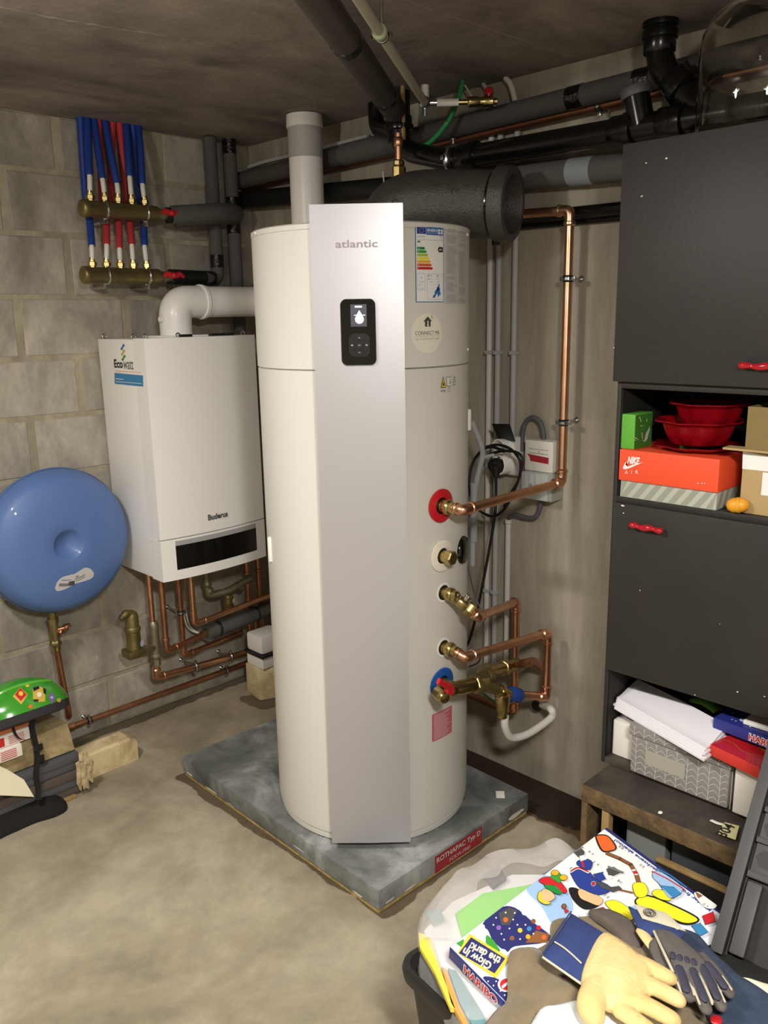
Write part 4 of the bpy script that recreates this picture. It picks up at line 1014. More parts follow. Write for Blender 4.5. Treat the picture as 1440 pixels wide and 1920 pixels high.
yw = P(1205, 235, x=DX).y; bw = dlin(yw); top_ = P(1192, 172, x=DX-.01)
# branch with screw cap
bd_ = (V((DX-.01, top_.y, top_.z))-bw); MB().cyl(bw, bw+bd_*.95, .036, n=24).build('branch', M_bpipe, dr)
bn = bd_.normalized(); MB().lathe(bw+bd_*.86, bn, [(.041, 0), (.042, .004), (.042, .022), (.039, .026), (.018, .028), (.016, .024)], 28).build('screw_cap', mat('grey_cap', '#55565a', .5), dr)
# riser to the ceiling at right
ra, rb, rc = P(1236, 30, x=-.15), P(1238, 120, x=-.15), P(1300, 190, x=-.15)
rx = (ra.y+rb.y)/2; pth = rounded([V((-.15, rx, H-.004)), V((-.15, rx, rb.z)), V((-.15, rc.y, rc.z)), V((DX, rc.y-.10, dlin(rc.y-.1).z))], .05)
rs = thing('drain_riser', 'black drain riser from the ceiling bending toward the bottle on the cabinet', 'drain pipe', V((-.15, rx, H)))
MB().tube(pth, .037, 24).build('pipe', M_bpipe, rs)
for z_ in (H-.02, P(1238, 78, x=-.15).z): hub((-.15, rx, z_), (0, 0, 1), .043, .06, rs)
pq = pth[len(pth)//2]; hub(V((-.15, rb.y, rb.z)).lerp(V((-.15, rc.y, rc.z)), .55), V((0, rc.y-rb.y, rc.z-rb.z)), .043, .06, rs)
# left assembly: black stack, branch, traps
sk = P(748, 245, x=-.20); st_ = thing('drain_stack', 'black drain stack hanging from the ceiling behind the tank top', 'drain pipe', V((-.2, sk.y, H)))
z1_ = P(748, 232, x=-.2).z; z2_ = P(748, 268, x=-.2).z
MB().cyl((-.2, sk.y, z2_), (-.2, sk.y, H-.01), .040, n=24).build('pipe', M_bpipe, st_)
hub((-.2, sk.y, z1_), (0, 0, -1), .046, .05, st_)
MB().tube(rounded([(-.2, sk.y+.0, z2_+.01), (-.19, sk.y-.04, z2_-.035), dlin(d0_.y+.05), dlin(d0_.y-.01)], .04), .034, 22).build('branch', M_bpipe, st_)
j0 = P(705, 200, x=-.12); j1 = P(714, 238, x=-.12)
MB().tube(rounded([V((-.12, j0.y, H-.003)), V((-.12, j0.y, j1.z)), V((-.2, sk.y+.0, z2_+.03))], .06), .030, 20).build('branch', M_bpipe, st_)
cq = dlin(P(850, 292, x=DX).y); clamp('pipe_clamp', 'large zinc clamp around the black drain pipe above the tank', cq, dd, (0, 0, 1), .036, .065)
MB()
# brass / copper drop with vent beneath the stack
c1 = P(747, 262, x=-.27); c2 = P(750, 334, x=-.27)
t = thing('copper_drop', 'shiny copper and brass drop pipe below the black drain stack', 'pipe', (-.27, c1.y, c2.z))
MB().cyl((-.27, c1.y, c2.z-.06), (-.27, c1.y, c1.z+.02), .012, n=18).build('pipe', M_copper, t)
for (py, r, L, m) in ((266, .016, .03, M_copper), (306, .019, .02, M_brass), (325, .024, .045, M_brass)):
    z = P(748, py, x=-.27).z; MB().lathe((-.27, c1.y, z-L/2), (0, 0, 1), [(r*.8, 0), (r, .004), (r, L-.004), (r*.8, L)], 18 if r < .018 else 8).build('fitting', m, t)
t = MB(); q = P(756, 240, x=-.22); t.box((-.225, q.y-.006, P(756, 262, x=-.22).z), (-.215, q.y+.006, H-.002), .001)
tag(t.build('wooden_lath', M_wood), 'thin upright wooden lath from the ceiling beside the black stack', 'lath')
# white-handled tag lever
q0 = P(718, 324, x=-.40); q1 = P(721, 352, x=-.40); t = MB(); t.tube([q1-V((0, 0, .02)), q1, q0, q0+V((0, 0, .004))], [.009, .011, .011, .006], 12, flat=((1, -.8, 0), .3))
tag(t.build('white_lever', M_pex), 'small white lever handle poking up behind the tank panel', 'lever')
# ceiling pipes
ZC = H-.075
a, b = P(575, -30, z=ZC), P(742, 210, z=ZC)
t = thing('ceiling_insulated_pipe', 'thick dark insulated pipe running along the ceiling toward the black stack', 'pipe', b)
d_ = (b-a).normalized(); a2 = a-d_*1.6
MB().cyl(a2, b, .041, n=24).build('foam_sleeve', M_dark_ins, t)
for px, py in ((655, 75), (725, 178)):
    q = P(px, py, z=ZC); s_ = (q-a).dot(d_); MB().cyl(a+d_*(s_-.02), a+d_*(s_+.02), .0425, n=24).build('tape', M_tape, t)
ZP = H-.10
a, b = P(660, -20, z=ZP), P(797, 193, z=ZP); d_ = (b-a).normalized()
t = thing('ceiling_pipe', 'slim pale grey pipe slanting along the ceiling to a brass tee', 'pipe', b)
MB().cyl(a-d_*1.4, b, .0125, n=16).build('pipe', mat('pale_pipe', '#a9a594', .5), t)
q = P(716, 62, z=ZP); s_ = (q-a).dot(d_); 
MB().ring(a+d_*(s_-.022), a+d_*(s_+.004), .0185).build('joint', mat('pale_joint', '#a3ad8a', .5), t)
cj = a+d_*(s_+.02); clamp('pipe_clamp', 'steel clamp hanging the slim pale pipe from the ceiling', cj, d_, (0, 0, 1), .0125, H-cj.z)
# tee, stub, white pipe and valve
T0 = b; t = thing('ceiling_valve_group', 'nickel tee with white stub and brass valve with red tap on the ceiling pipe end', 'valve', T0)
sub = P(800, 170, z=ZP); vend = P(935, 190, y=T0.y-.0)
far = P(932, 190, z=ZP); ax = (far-T0); L_ = ax.length; ax.normalize()
MB().ring(T0-d_*.02, T0+d_*.006, .018, 18).build('union', M_chrome, t)
MB().ball(T0, .017, 14).build('tee', M_chrome, t)
MB().cyl(T0, T0+ax*.045, .010, n=14).build('nipple', M_chrome, t)
MB().cyl(T0+V((0, 0, .01)), T0+V((0, 0, .052)), .0125, n=16).build('stub', M_pex, t)
MB().cyl(T0+V((0, 0, -.04)), T0+V((0, 0, -.01)), .008, n=12).build('drain_nipple', M_chrome, t)
w0, w1 = P(818, 197, z=ZP), P(858, 197, z=ZP); s0 = (w0-T0).dot(ax); s1 = (w1-T0).dot(ax)
MB().cyl(T0+ax*s0, T0+ax*s1, .0115, n=16).build('white_pipe', M_pex, t)
MB().cyl(T0+ax*s1, T0+ax*(s1+.05), .008, n=14).build('nipple', M_brass, t)
s2_ = (P(875, 196, z=ZP)-T0).dot(ax); s3_ = (P(932, 190, z=ZP)-T0).dot(ax)
g = MB(); g.lathe(T0+ax*s2_, ax, [(.012, 0), (.016, .004), (.016, (s3_-s2_)*.35), (.013, (s3_-s2_)*.4), (.013, (s3_-s2_)*.5), (.017, (s3_-s2_)*.55), (.017, (s3_-s2_)*.85), (.010, (s3_-s2_)*.9), (.010, s3_-s2_)], 14); g.build('valve_body', M_brass, t)
hv = T0+ax*(s2_+(s3_-s2_)*.72); g = MB(); g.cyl(hv, hv+V((0, 0, .022)), .006, n=10); g.build('spindle', M_chrome, t)
g = MB(); g.lathe(hv+V((0, 0, .02)), (0, 0, 1), [(.014, 0), (.016, .003), (.013, .014), (.007, .022)], 12); g.build('red_tap', M_red, t)
# hoses at the ceiling
t = thing('green_hose', 'green garden hose hanging down from the ceiling corner', 'hose', P(868, 158, x=-.1))
MB().tube(smooth_path([P(868, 152, x=-.12), P(858, 188, x=-.14), P(840, 228, x=-.17), P(812, 262, x=-.17), P(785, 280, x=-.17)], 8), .0085, 12).build('hose', M_ghose, t)
t = thing('white_cable', 'short white cable hanging beside the green hose', 'cable', P(868, 158, x=-.1)); MB().tube(smooth_path([P(868, 154, x=-.06), P(878, 170, x=-.06), P(888, 187, x=-.06)], 6), .003, 8).build('cable', M_pvcw, t)
for (n_, pts, m_, r_) in (('grey conduit leaning from the ceiling beside the red tap', [(906, 145), (918, 175), (930, 205)], M_pvc, .007), ('white conduit leaning from the ceiling onto the upper grey pipe', [(948, 133), (958, 160), (966, 190)], M_pvcw, .0095)):
    t = thing('conduit', n_, 'conduit', P(*pts[0], x=-.03)); q = [P(a, b, x=-.03) for a, b in pts]; q[0].z = min(q[0].z, H-.002); MB().tube(smooth_path(q, 5), r_, 12).build('pipe', m_, t)
t = thing('yellow_white_cable', 'pale cable running high along the right wall near the corner', 'cable', P(480, 305, x=-.02))
MB().tube([P(466, 313, x=-.02), P(500, 302, x=-.02), P(560, 288, x=-.02), P(690, 255, x=-.02)], .008, 8).build('cable', M_pvcw, t)
# vertical conduits
for i, (xt, xm, bot, n_) in enumerate(((921, 917, 1250, 'left of three thin vertical conduits on the right wall'), (937, 934, 1250, 'middle of three thin vertical conduits on the right wall'), (966, 966, 840, 'right of three thin vertical conduits, ending at the fuse box'))):
    y_ = (P(xt, 300, x=-.016).y+P(xm, 700, x=-.016).y)/2
    zb = P(xm, bot, x=-.016).z; t = thing('conduit', n_, 'conduit', (-.016, y_, zb)); MB().cyl((-.016, y_, zb), (-.016, y_, 2.40), .0105, n=14).build('pipe', M_pvc if i else M_pvcw, t)
    for z in (2.05, 1.62, 1.02, .72):
        if z > zb: MB().box((-.028, y_-.014, z-.007), (-.001, y_+.014, z+.007), .002).build('clip', M_pvc, t)
y_ = P(952, 1050, x=-.016).y; t = thing('conduit', 'short conduit below the fuse box running down the right wall', 'conduit', (-.016, y_, .6))
MB().cyl((-.016, y_, P(951, 1250, x=-.016).z), (-.016, y_, P(952, 975, x=-.016).z), .0105, n=14).build('pipe', M_pvcw, t)
MB().ring((-.016, y_, P(952, 982, x=-.016).z), (-.016, y_, P(952, 972, x=-.016).z), .0135).build('end_cap', M_pvcw, t)

# ================================================================== BLACK AIR DUCT ON THE TANK
ed = thing('air_duct_elbow', 'black foam air duct elbow on top of the tank, open end facing right', 'duct', (-.36, -1.2, ZT))
pth = smooth_path([(-.385, -1.30, ZT-.01), (-.385, -1.305, ZT+.05), (-.36, -1.35, ZT+.083), (-.312, -1.45, ZT+.086), (-.272, -1.56, ZT+.080), (-.253, -1.618, ZT+.076)], 8)
nR_ = len(pth); rad = [.118-.018*(i/(nR_-1)) for i in range(nR_)]
MB().tube(pth, rad, 40, cap=False).build('duct_body', M_epp, ed)
ed_d = (pth[-1]-pth[-3]).normalized(); e_ = pth[-1]
MB().lathe(e_-ed_d*.02, ed_d, [(.101, -.004), (.103, .0), (.103, .012), (.109, .014), (.113, .018), (.113, .060), (.109, .065), (.088, .065), (.086, .060), (.084, -.02), (.080, -.10)], 48, cap=False).build('flange', M_epp, ed)
MB().lathe(e_-ed_d*.014, ed_d, [(.1035, 0), (.1062, .002), (.1062, .006), (.1035, .008)], 48, cap=False).build('tension_band', M_black, ed)
MB().lathe(e_-ed_d*.10, ed_d, [(.0815, 0), (.081, .002)], 40).build('inner_throat', M_darkcr, ed)
bq = e_-ed_d*.01+V((0, 0, -.112)); MB().box(bq-V((.01, .01, .01)), bq+V((.01, .01, .01)), .002).build('buckle', M_blackm, ed)
for (px, py) in ((853, 360), (741, 381)):
    # screw dimples sitting on the body surface
    best = None; d = ray(px, py); d.normalize()
    for s_ in [x*.002 for x in range(700, 1600)]:
        q = CAM+d*s_
        for i in range(len(pth)):
            if (q-pth[i]).length < rad[i]: best = (q, (q-pth[i]).normalized()); break
        if best: break
    if best:
        q, nn = best; g = MB(); g.lathe(q-nn*.006, nn, [(.013, 0), (.013, .008), (.010, .009), (.009, .006), (.005, .006), (.004, .009), (0.001, .010)], 20); g.build('plug_screw', M_epp, ed)

# ================================================================== COPPER AND BRASS ON THE TANK SIDE
def union(mb, c, d, r):
    mb.lathe(c, d, [(r*.9, 0), (r, .003), (r, .020), (r*.85, .022), (r*.85, .028), (r*1.15, .029), (r*1.2, .033), (r*1.2, .046), (r*1.1, .050), (r*.9, .052), (r*.9, .066), (r*.75, .068)], 20)
CR = .0145
def tapping(name, label, c, nrm, pts, m=M_copper, group=None):
    t = thing(name, label, 'pipe', c)
    g = MB(); union(g, c-nrm*.012, nrm, .019); g.lathe(c+nrm*.018, nrm, [(.022, 0), (.0245, .002), (.0245, .013), (.022, .015)], 6); g.build('brass_union', M_brass, t)
    st0 = c+nrm*.045
    pts = [st0]+[V(q) for q in pts]
    MB().tube(rounded(pts, .035), CR, 18).build('pipe', m, t)
    for i in range(1, len(pts)-1):
        e = MB(); a = pts[i-1]-pts[i]; b = pts[i+1]-pts[i]
        for dv in (a, b): l = min(.035, dv.length*.49); fit_collar(e, pts[i]+dv.normalized()*(l+.004), dv, CR*1.32, .018)
        l1 = min(.035, a.length*.49); l2 = min(.035, b.length*.49)
        e.tube(rounded([pts[i]+a.normalized()*l1, pts[i], pts[i]+b.normalized()*l2], .035), CR*1.14, 18); e.build('elbow', m, t)
    return t
RY = -1.762
tapping('hot_water_pipe', 'copper pipe from the red port to the wall and up to a top elbow', pR, nR,
        [(pR.x-.002, P(868, 957, x=pR.x).y, 1.187), (-.08, RY, 1.198), (-.08, RY, 2.066), (-.08, -1.20, 2.085)])
for z_, lbl in ((1.859, 'upper steel clamp on the tall bright copper riser'), (1.400, 'lower steel clamp on the tall bright copper riser, above the fuse box')): clamp('pipe_clamp', lbl, (-.08, RY, z_), (0, 0, 1), (1, 0, 0), CR, .08)
# second tapping with angled brass valve
b0 = pH1+nH1*.03; v1 = P(886, 1146, y=-1.745); st2 = P(897, 1157, y=-1.750); k1 = P(968, 1128, x=-.10); zt = st2.z
t = thing('circulation_pipe', 'copper pipe and brass angle valve leaving the upper bare port, dropping at the wall', 'pipe', pH1)
g = MB(); union(g, pH1-nH1*.012, nH1, .018); vd = (v1-b0).normalized()
g.lathe(b0-vd*.006, vd, [(.014, 0), (.019, .004), (.019, .03), (.016, .034), (.018, .040), (.018, .060), (.015, .064)], 20); g.lathe(b0+vd*.062, vd, [(.021, 0), (.0235, .003), (.0235, .022), (.021, .025)], 6); g.cyl(b0+vd*.086, v1+vd*.005, .015, n=16); g.build('angle_valve', M_brass, t)
vh = b0+vd*.045; up_ = (V((0, 0, 1))-vd*vd.z).normalized(); g = MB(); g.cyl(vh, vh+up_*.030, .0085, n=12); g.lathe(vh+up_*.026, up_, [(.011, 0), (.012, .002), (.011, .009), (.004, .010)], 14); g.build('vent_cap', M_chrome, t)
d2z = P(965, 1335, x=-.10).z
pp = [v1, V((st2.x, st2.y, st2.z)), V((k1.x, k1.y, k1.z)), V((-.10, k1.y, d2z)), V((-.10, k1.y+.16, d2z))]
MB().tube(rounded(pp, .03), CR, 18).build('pipe', M_copper, t)
for i in range(1, 4):
    e = MB(); a = pp[i-1]-pp[i]; b = pp[i+1]-pp[i]
    for dv in (a, b): l = min(.03, dv.length*.49); fit_collar(e, pp[i]+dv.normalized()*(l+.004), dv, CR*1.3, .018)
    e.tube(rounded([pp[i]+a.normalized()*min(.03, a.length*.49), pp[i], pp[i]+b.normalized()*min(.03, b.length*.49)], .03), CR*1.14, 18); e.build('elbow', M_copper, t)
# third tapping
y3 = P(885, 1228, x=pH2.x+.01).y; e3_ = P(1028, 1186, x=-.10); z3 = (pH2.z+e3_.z)/2
bz = P(1018, 1305, x=-.10).z
tz = P(968, 1302, y=-1.70); 
tapping('cold_water_pipe', 'copper pipe from the lower bare port to the wall and the blue taped joint', pH2, nH2,
        [(pH2.x+.004, -1.742, pH2.z-.012), (-.10, e3_.y, e3_.z), (-.10, e3_.y, bz), (tz.x, -1.715, tz.z+.004)])
# safety group at the blue port
def S(px, py, y=-1.725): return P(px, py, y=y)
sg = thing('safety_valve_group', 'brass safety valve group with red lever under the blue port', 'valve', pB)
g = MB(); g.cyl(pB-nB*.01, pB+nB*.055, .020, n=18); g.ball(S(832, 1290), .024, 16); g.build('inlet', M_brassd, sg)
c0_, c1_ = S(838, 1296), S(886, 1284); g = MB(); dv = (c1_-c0_); g.lathe(c0_, dv, [(.017, 0), (.021, .004), (.021, dv.length*.3), (.024, dv.length*.34), (.024, dv.length*.95), (.026, dv.length)], 22)
g.lathe(c1_, dv, [(.028, 0), (.031, .003), (.031, .020), (.028, .023)], 6); g.build('barrel', M_brass, sg)
q = S(829, 1305, -1.755); g = MB(); g.lathe(q, (-.35, -1, -.05), [(.019, -.03), (.020, 0), (.020, .012), (.016, .018), (.006, .020)], 20); g.build('end_cap', M_brass, sg)
MB().ring(q+V((.02, .01, .002)), q+V((.028, .013, .003)), .022).build('seal', M_blackm, sg)
g = MB(); l0_, l1_ = S(844, 1298, -1.765), S(822, 1277, -1.77); g.tube([S(848, 1296, -1.745), S(842, 1288, -1.77), l1_.lerp(S(842, 1288, -1.77), .5), l1_], [.013, .013, .010, .010], 12, flat=((0, 1, 0), .6)); g.box(S(842, 1294, -1.768)-V((.014, .008, .016)), S(842, 1294, -1.768)+V((.014, .008, .016)), .004); g.build('red_lever', M_red, sg)
g = MB(); a, b = S(893, 1278), S(930, 1292); g.tube([a, b], .019, 18); g.ball(S(915, 1268, -1.70), .028, 18); g.cyl(S(915, 1270, -1.70), S(912, 1248, -1.70), .017, n=8); g.lathe(S(905, 1278), (0, 0, 1), [(.026, -.02), (.028, -.016), (.028, .016), (.026, .02)], 6); g.build('mixing_body', M_brassd, sg)
g = MB(); a, b = S(925, 1290), S(962, 1304); g.tube([a, b], .017, 18); g.lathe(a.lerp(b, .3), b-a, [(.020, 0), (.023, .003), (.023, .015), (.020, .018)], 6); g.build('outlet_arm', M_brass, sg)
g = MB(); a, b = S(958, 1300), S(972, 1304); d_ = (b-a).normalized(); g.tube([a-d_*.01, a, b, b+d_*.014], [.018, .025, .025, .018], 16); g.build('blue_tape', mat('blue_tape', '#21469a', .6), sg)
g = MB(); a, b = S(938, 1297), S(946, 1343); a.x = b.x = (a.x+b.x)/2; L = a.z-b.z; g.lathe(b, (0, 0, 1), [(.014, 0), (.018, .003), (.018, L*.2), (.022, L*.25), (.024, L*.55), (.026, L*.60), (.026, L*.85), (.020, L*.9), (.020, L)], 20); g.build('siphon_funnel', M_brass, sg)
a, b = S(905, 1262, -1.70), S(968, 1246, -1.66); g = MB(); d_ = (b-a).normalized(); g.tube([a, b], .022, 18); g.lathe(a.lerp(b, .55), d_, [(.022, 0), (.027, .003), (.027, .026), (.022, .03)], 8); g.ring(b-d_*.01, b+d_*.01, .024); g.build('check_valve', M_brass, sg)
bt_ = thing('back_copper_pipe', 'short dull copper pipe from the brass check valve curving to the wall', 'pipe', b)
MB().tube(smooth_path([b, P(985, 1243, x=-.26), P(1000, 1240, x=-.14), P(1014, 1250, x=-.07)], 6), .0145, 16).build('pipe', M_copperd, bt_)
lo_ = thing('floor_copper_pipe', 'dull copper pipe running low behind the tank toward the white waste tube', 'pipe', S(940, 1335, -1.5))
a = P(930, 1325, x=-.12); MB().tube(rounded([V((-.12, -.35, a.z+.06)), V((-.12, a.y-.03, a.z)), V((-.16, a.y-.05, a.z-.01))], .03), .0135, 14).build('pipe', M_copperd, lo_)
wt_ = thing('white_waste_tube', 'white bent waste tube hanging from the brass funnel to the wall', 'tube', S(948, 1345))
pth = [V((b_.x, b_.y, b_.z)) for b_ in [S(947, 1342), S(947, 1362), S(958, 1382, -1.725), S(985, 1378, -1.74), S(1015, 1360, -1.755), S(1035, 1343, -1.765), P(1033, 1330, x=-.10), P(1017, 1322, x=-.05)]]
pth[0].x = pth[1].x = (pth[0].x+pth[1].x)/2
MB().tube(smooth_path(pth, 8), .0135, 16).build('tube', M_pex, wt_)
g = P(1012, 1320, x=-.02); MB().ring((-.004, g.y, g.z), (-.05, g.y, g.z), .021, 18).build('wall_collar', M_blackm, wt_)
t = thing('green_wire', 'short green and yellow wire end behind the brass funnel', 'wire', S(930, 1310, -1.60)); MB().tube(smooth_path([P(905, 1300, x=-.2), P(922, 1312, x=-.2), P(935, 1318, x=-.2), P(938, 1308, x=-.2)], 6), .0035, 8).build('wire', M_ghose, t)

# ================================================================== SOCKETS, FUSE BOX, CABLES
fb = thing('fuse_box', 'small white fuse box with red printed strip and clear lower cover', 'fuse box', P(1015, 880, x=0))
fy0 = P(983, 826, x=-.075).y; fy1 = P(1036, 826, x=-.075).y; fz1 = P(1010, 827, x=-.075).z; fzm = P(1010, 885, x=-.075).z; fz0 = P(1010, 936, x=-.075).z
MB().box((-.070, fy1, fzm), (-.001, fy0, fz1), .004).build('housing', mat('fuse_white', '#dad8cf', .4), fb)
fl_ = P(990, 885, x=-.09); MB().box((-.070, fy1+.002, fz0-.006), (-.001, fy0-.002, fzm-.001), .003).build('lower_housing', mat('fuse_grey', '#a9aca6', .5), fb)
MB().box((-.092, fy1+.004, fz0), (-.0705, fy0-.004, fzm-.002), .003).build('clear_cover', M_clear, fb)
S_f = Plane((-.0706, fy0, fz0), (0, -1, 0), (0, 0, 1)); fw, fh = fy0-fy1, fz1-fz0
g = MB().use(PR['darkred']); zr = (fzm-fz0)+(fz1-fzm)*.34; g.poly(S_f, [(fw*.09, zr+.022), (fw*.86, zr+.016), (fw*.86, zr-.006), (fw*.22, zr-.002), (fw*.18, zr+.012)][::-1], .0008)
g.use(PR['mid']).rect(S_f, fw*.15, zr+.040, fw*.84, zr+.0415, .0008); g.rect(S_f, fw*.15, zr+.026, fw*.84, zr+.0275, .0008); g.disc(S_f, fw*.5, zr+.033, .002, .0008, n=8); g.build('printed_strip', None, fb, smooth=0)
for k in (0, 1):
    yy = fy0-fw*(.26+.22*k); MB().box((-.082, yy-.014, fz0+.020), (-.0705, yy, fzm-.012), .002).build('breaker', M_pvcw, fb)
    MB().box((-.088, yy-.012, fz0+.043), (-.0822, yy-.001, fz0+.053), .001).build('breaker_toggle', M_blackm, fb)
sb_ = thing('double_socket', 'white double surface socket with upper lid flipped open', 'socket', P(955, 850, x=0))
sy = P(945, 850, x=-.06).y
zs1, zs2 = P(945, 843, x=-.075).z, P(945, 872, x=-.075).z
MB().box((-.045, sy-.055, zs2-.04), (-.001, sy+.045, zs1+.045), .006).build('back_box', M_pvcw, sb_)
sd = V((-1, .18, 0)).normalized()
for z_, nm in ((zs1, 'socket_cup'), (zs2, 'socket_cup')):
    MB().lathe(V((-.04, sy, z_)), sd, [(.037, 0), (.037, .045), (.034, .047), (.031, .045), (.030, .012), (.004, .012)], 28).build(nm, M_white, sb_)
MB().box((-.06, sy-.012, zs1-.024), (-.052, sy+.020, zs1+.012), .003).build('yellow_insert', PR['paleyel'], sb_)
l_ = [P(922, 797, x=-.10), P(960, 798, x=-.08), P(967, 828, x=-.05), P(932, 806, x=-.07)]
lidc = [P(923, 797, x=-.12), P(957, 798, x=-.12), P(967, 828, x=-.06), P(934, 824, x=-.06)]
MB().hexa([q for q in lidc]+[q+V((-.004, 0, .006)) for q in lidc], .001).build('open_lid', M_blackm, sb_)
pl = thing('power_plug', 'black power plug in the lower socket with cable hanging straight down', 'plug', P(935, 880, x=-.1))
pc_ = V((-.085, sy+.006, zs2)); MB().lathe(pc_+sd*-.02, sd, [(.024, 0), (.026, .01), (.026, .045), (.018, .055)], 22).build('plug_head', M_blackm, pl)
q0 = pc_+sd*.012; q = [q0, P(930, 880, x=-.12), P(930, 895, x=-.12)]; MB().tube(q, [.022, .018, .009], 14).build('strain_relief', M_blackm, pl)
MB().tube(smooth_path([P(930, 890, x=-.12), P(930, 930, x=-.12), P(928, 965, x=-.13), P(921, 1010, x=-.13), P(908, 1080, x=-.14), P(896, 1140, x=-.15), P(882, 1195, x=-.15), P(872, 1215, x=-.15)], 8), .0052, 10).build('cable', M_blackm, pl)
t = thing('black_cable_coil', 'loops of spare black cable hung around the double socket', 'cable', P(915, 850, x=-.13))
loop = [(945, 845), (920, 838), (900, 848), (885, 872), (880, 905), (884, 935), (900, 958), (925, 968), (945, 955), (962, 925), (975, 890), (980, 862), (968, 848), (940, 846), (918, 852)]
MB().tube(smooth_path([P(a, b, x=-.135+.01*math.sin(i)) for i, (a, b) in enumerate(loop)], 8), .0050, 10).build('cable', M_blackm, t)
loop = [(912, 838), (930, 834), (950, 838), (966, 850), (976, 870), (972, 900), (955, 930), (945, 950)]
MB().tube(smooth_path([P(a, b, x=-.120) for i, (a, b) in enumerate(loop)], 8), .0050, 10).build('cable', M_blackm, t)
MB().tube([P(908, 857, x=-.135), P(925, 853, x=-.135)], .006, 8).build('white_tie', M_pvcw, t)
t = thing('grey_cable_loop', 'thick grey cable arching over the top of the fuse box', 'cable', P(1000, 785, x=-.03))
MB().tube(smooth_path([P(979, 845, x=-.03), P(980, 812, x=-.03), P(987, 790, x=-.03), P(1000, 783, x=-.03), P(1013, 792, x=-.03), P(1019, 812, x=-.03), P(1020, 830, x=-.03)], 8), .0085, 14).build('cable', M_dgrey, t)
t = thing('grey_cable', 'thick grey cable sagging under the fuse box to the short conduit', 'cable', P(1000, 970, x=-.03))
MB().tube(smooth_path([P(1014, 938, x=-.03), P(1012, 955, x=-.03), P(1003, 970, x=-.03), P(985, 970, x=-.03), P(965, 965, x=-.03), P(953, 972, x=-.02)], 8), .0085, 14).build('cable', M_dgrey, t)
t = thing('clear_hose', 'translucent hose curving down between the tank and the wall', 'hose', P(900, 850, x=-.2))
MB().tube(smooth_path([P(884, 790, x=-.25), P(897, 820, x=-.22), P(905, 848, x=-.2), P(900, 875, x=-.2), P(893, 905, x=-.2), P(889, 945, x=-.2), P(887, 990, x=-.2), P(886, 1060, x=-.2)], 8), .010, 12).build('hose', M_tube, t)
MB().cyl(P(888, 1015, x=-.2), P(889, 905, x=-.2), .0135, n=12).build('sleeve', M_tube, t)
t = thing('sensor_wire', 'thin grey wire looping from the black round cover down past the pipes', 'wire', P(872, 1040, x=-.35))
MB().tube(smooth_path([P(871, 1040, x=-.38), P(880, 1075, x=-.34), P(890, 1115, x=-.3), P(902, 1145, x=-.3), P(907, 1175, x=-.3), P(906, 1210, x=-.3), P(898, 1240, x=-.28), P(880, 1250, x=-.28)], 8), .0028, 8).build('wire', M_dgrey, t)

# ================================================================== DARK CABINET ON THE RIGHT
CXF = -.45; CXB = -.125; CYL, CYR = -2.153, -3.02; CT = .012
cab = thing('cabinet', 'tall dark grey painted cabinet with red wavy handles against the right wall', 'cabinet', ((CXF+CXB)/2, (CYL+CYR)/2, .46))
def cbox(name, lo, hi, m=M_cabinet, par=cab, bev=.002): return MB().box(lo, hi, bev).build(name, m, par)
xb = CXF+.019
cbox('side_panel', (xb, CYL-CT, .462), (CXB, CYL, 2.150)); cbox('side_panel', (xb, CYR, .462), (CXB, CYR+CT, 2.150))
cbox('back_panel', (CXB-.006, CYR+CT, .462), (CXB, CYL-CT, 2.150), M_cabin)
cbox('top_panel', (xb, CYR+CT, 2.133), (CXB-.006, CYL-CT, 2.150))
for z, m in ((1.556, M_cabinet), (1.247, M_cabinet), (.770, M_cabinet), (.462, M_shelf)):
    cbox('shelf', (xb, CYR+CT, z), (CXB-.006, CYL-CT, z+.018), m)
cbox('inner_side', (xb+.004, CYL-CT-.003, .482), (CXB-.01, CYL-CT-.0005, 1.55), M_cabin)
ud = cbox('door', (CXF, CYR, 1.575), (CXF+.018, CYL+.0045, 2.158)); ld = cbox('door', (CXF, CYR, .764), (CXF+.018, CYL-.013, 1.250))
def wavy(px0, py0, px1, parent):
    a = P(px0, py0, x=CXF-.018); L = abs(P(px1, py0, x=CXF-.018).y-a.y); z = a.z; g = MB(); n = 20
    pts = [V((CXF-.017, a.y-L*i/n, z+.0015*math.sin(i/n*4*PI))) for i in range(n+1)]; rad = [.0055+.0035*abs(math.cos(i/n*2*PI))-(.003 if i in (0, n) else 0) for i in range(n+1)]
    g.tube(pts, rad, 14)
    for i in (2, n-2): g.cyl(pts[i], pts[i]+V((.018, 0, 0)), .004, n=10)
    g.build('red_handle', M_redgl, parent)
wavy(1386, 686, 1480, ud); wavy(1181, 985, 1242, ld)
# chipped paint flecks
g = MB(); S_cf = Plane((CXF-.0004, CYL, 0), (0, -1, 0), (0, 0, 1)); rr = random.Random(11)
for (x, y, w_) in ((1151, 652, .003), (1212, 306, .004), (1250, 297, .005), (1203, 368, .004), (1168, 948, .006), (1169, 962, .004), (1383, 1297, .004), (1303, 1303, .003), (1434, 1306, .003), (1200, 1107, .003), (1350, 1170, .002)):
    u, v = S_cf.uv(x, y); n = 6; g.poly(S_cf, [(u+w_*rr.uniform(.4, 1)*math.cos(2*PI*k/n), v+w_*.6*rr.uniform(.4, 1)*math.sin(2*PI*k/n)) for k in range(n)], .0006)
g.build('paint_chips', M_paperw, cab, smooth=0)

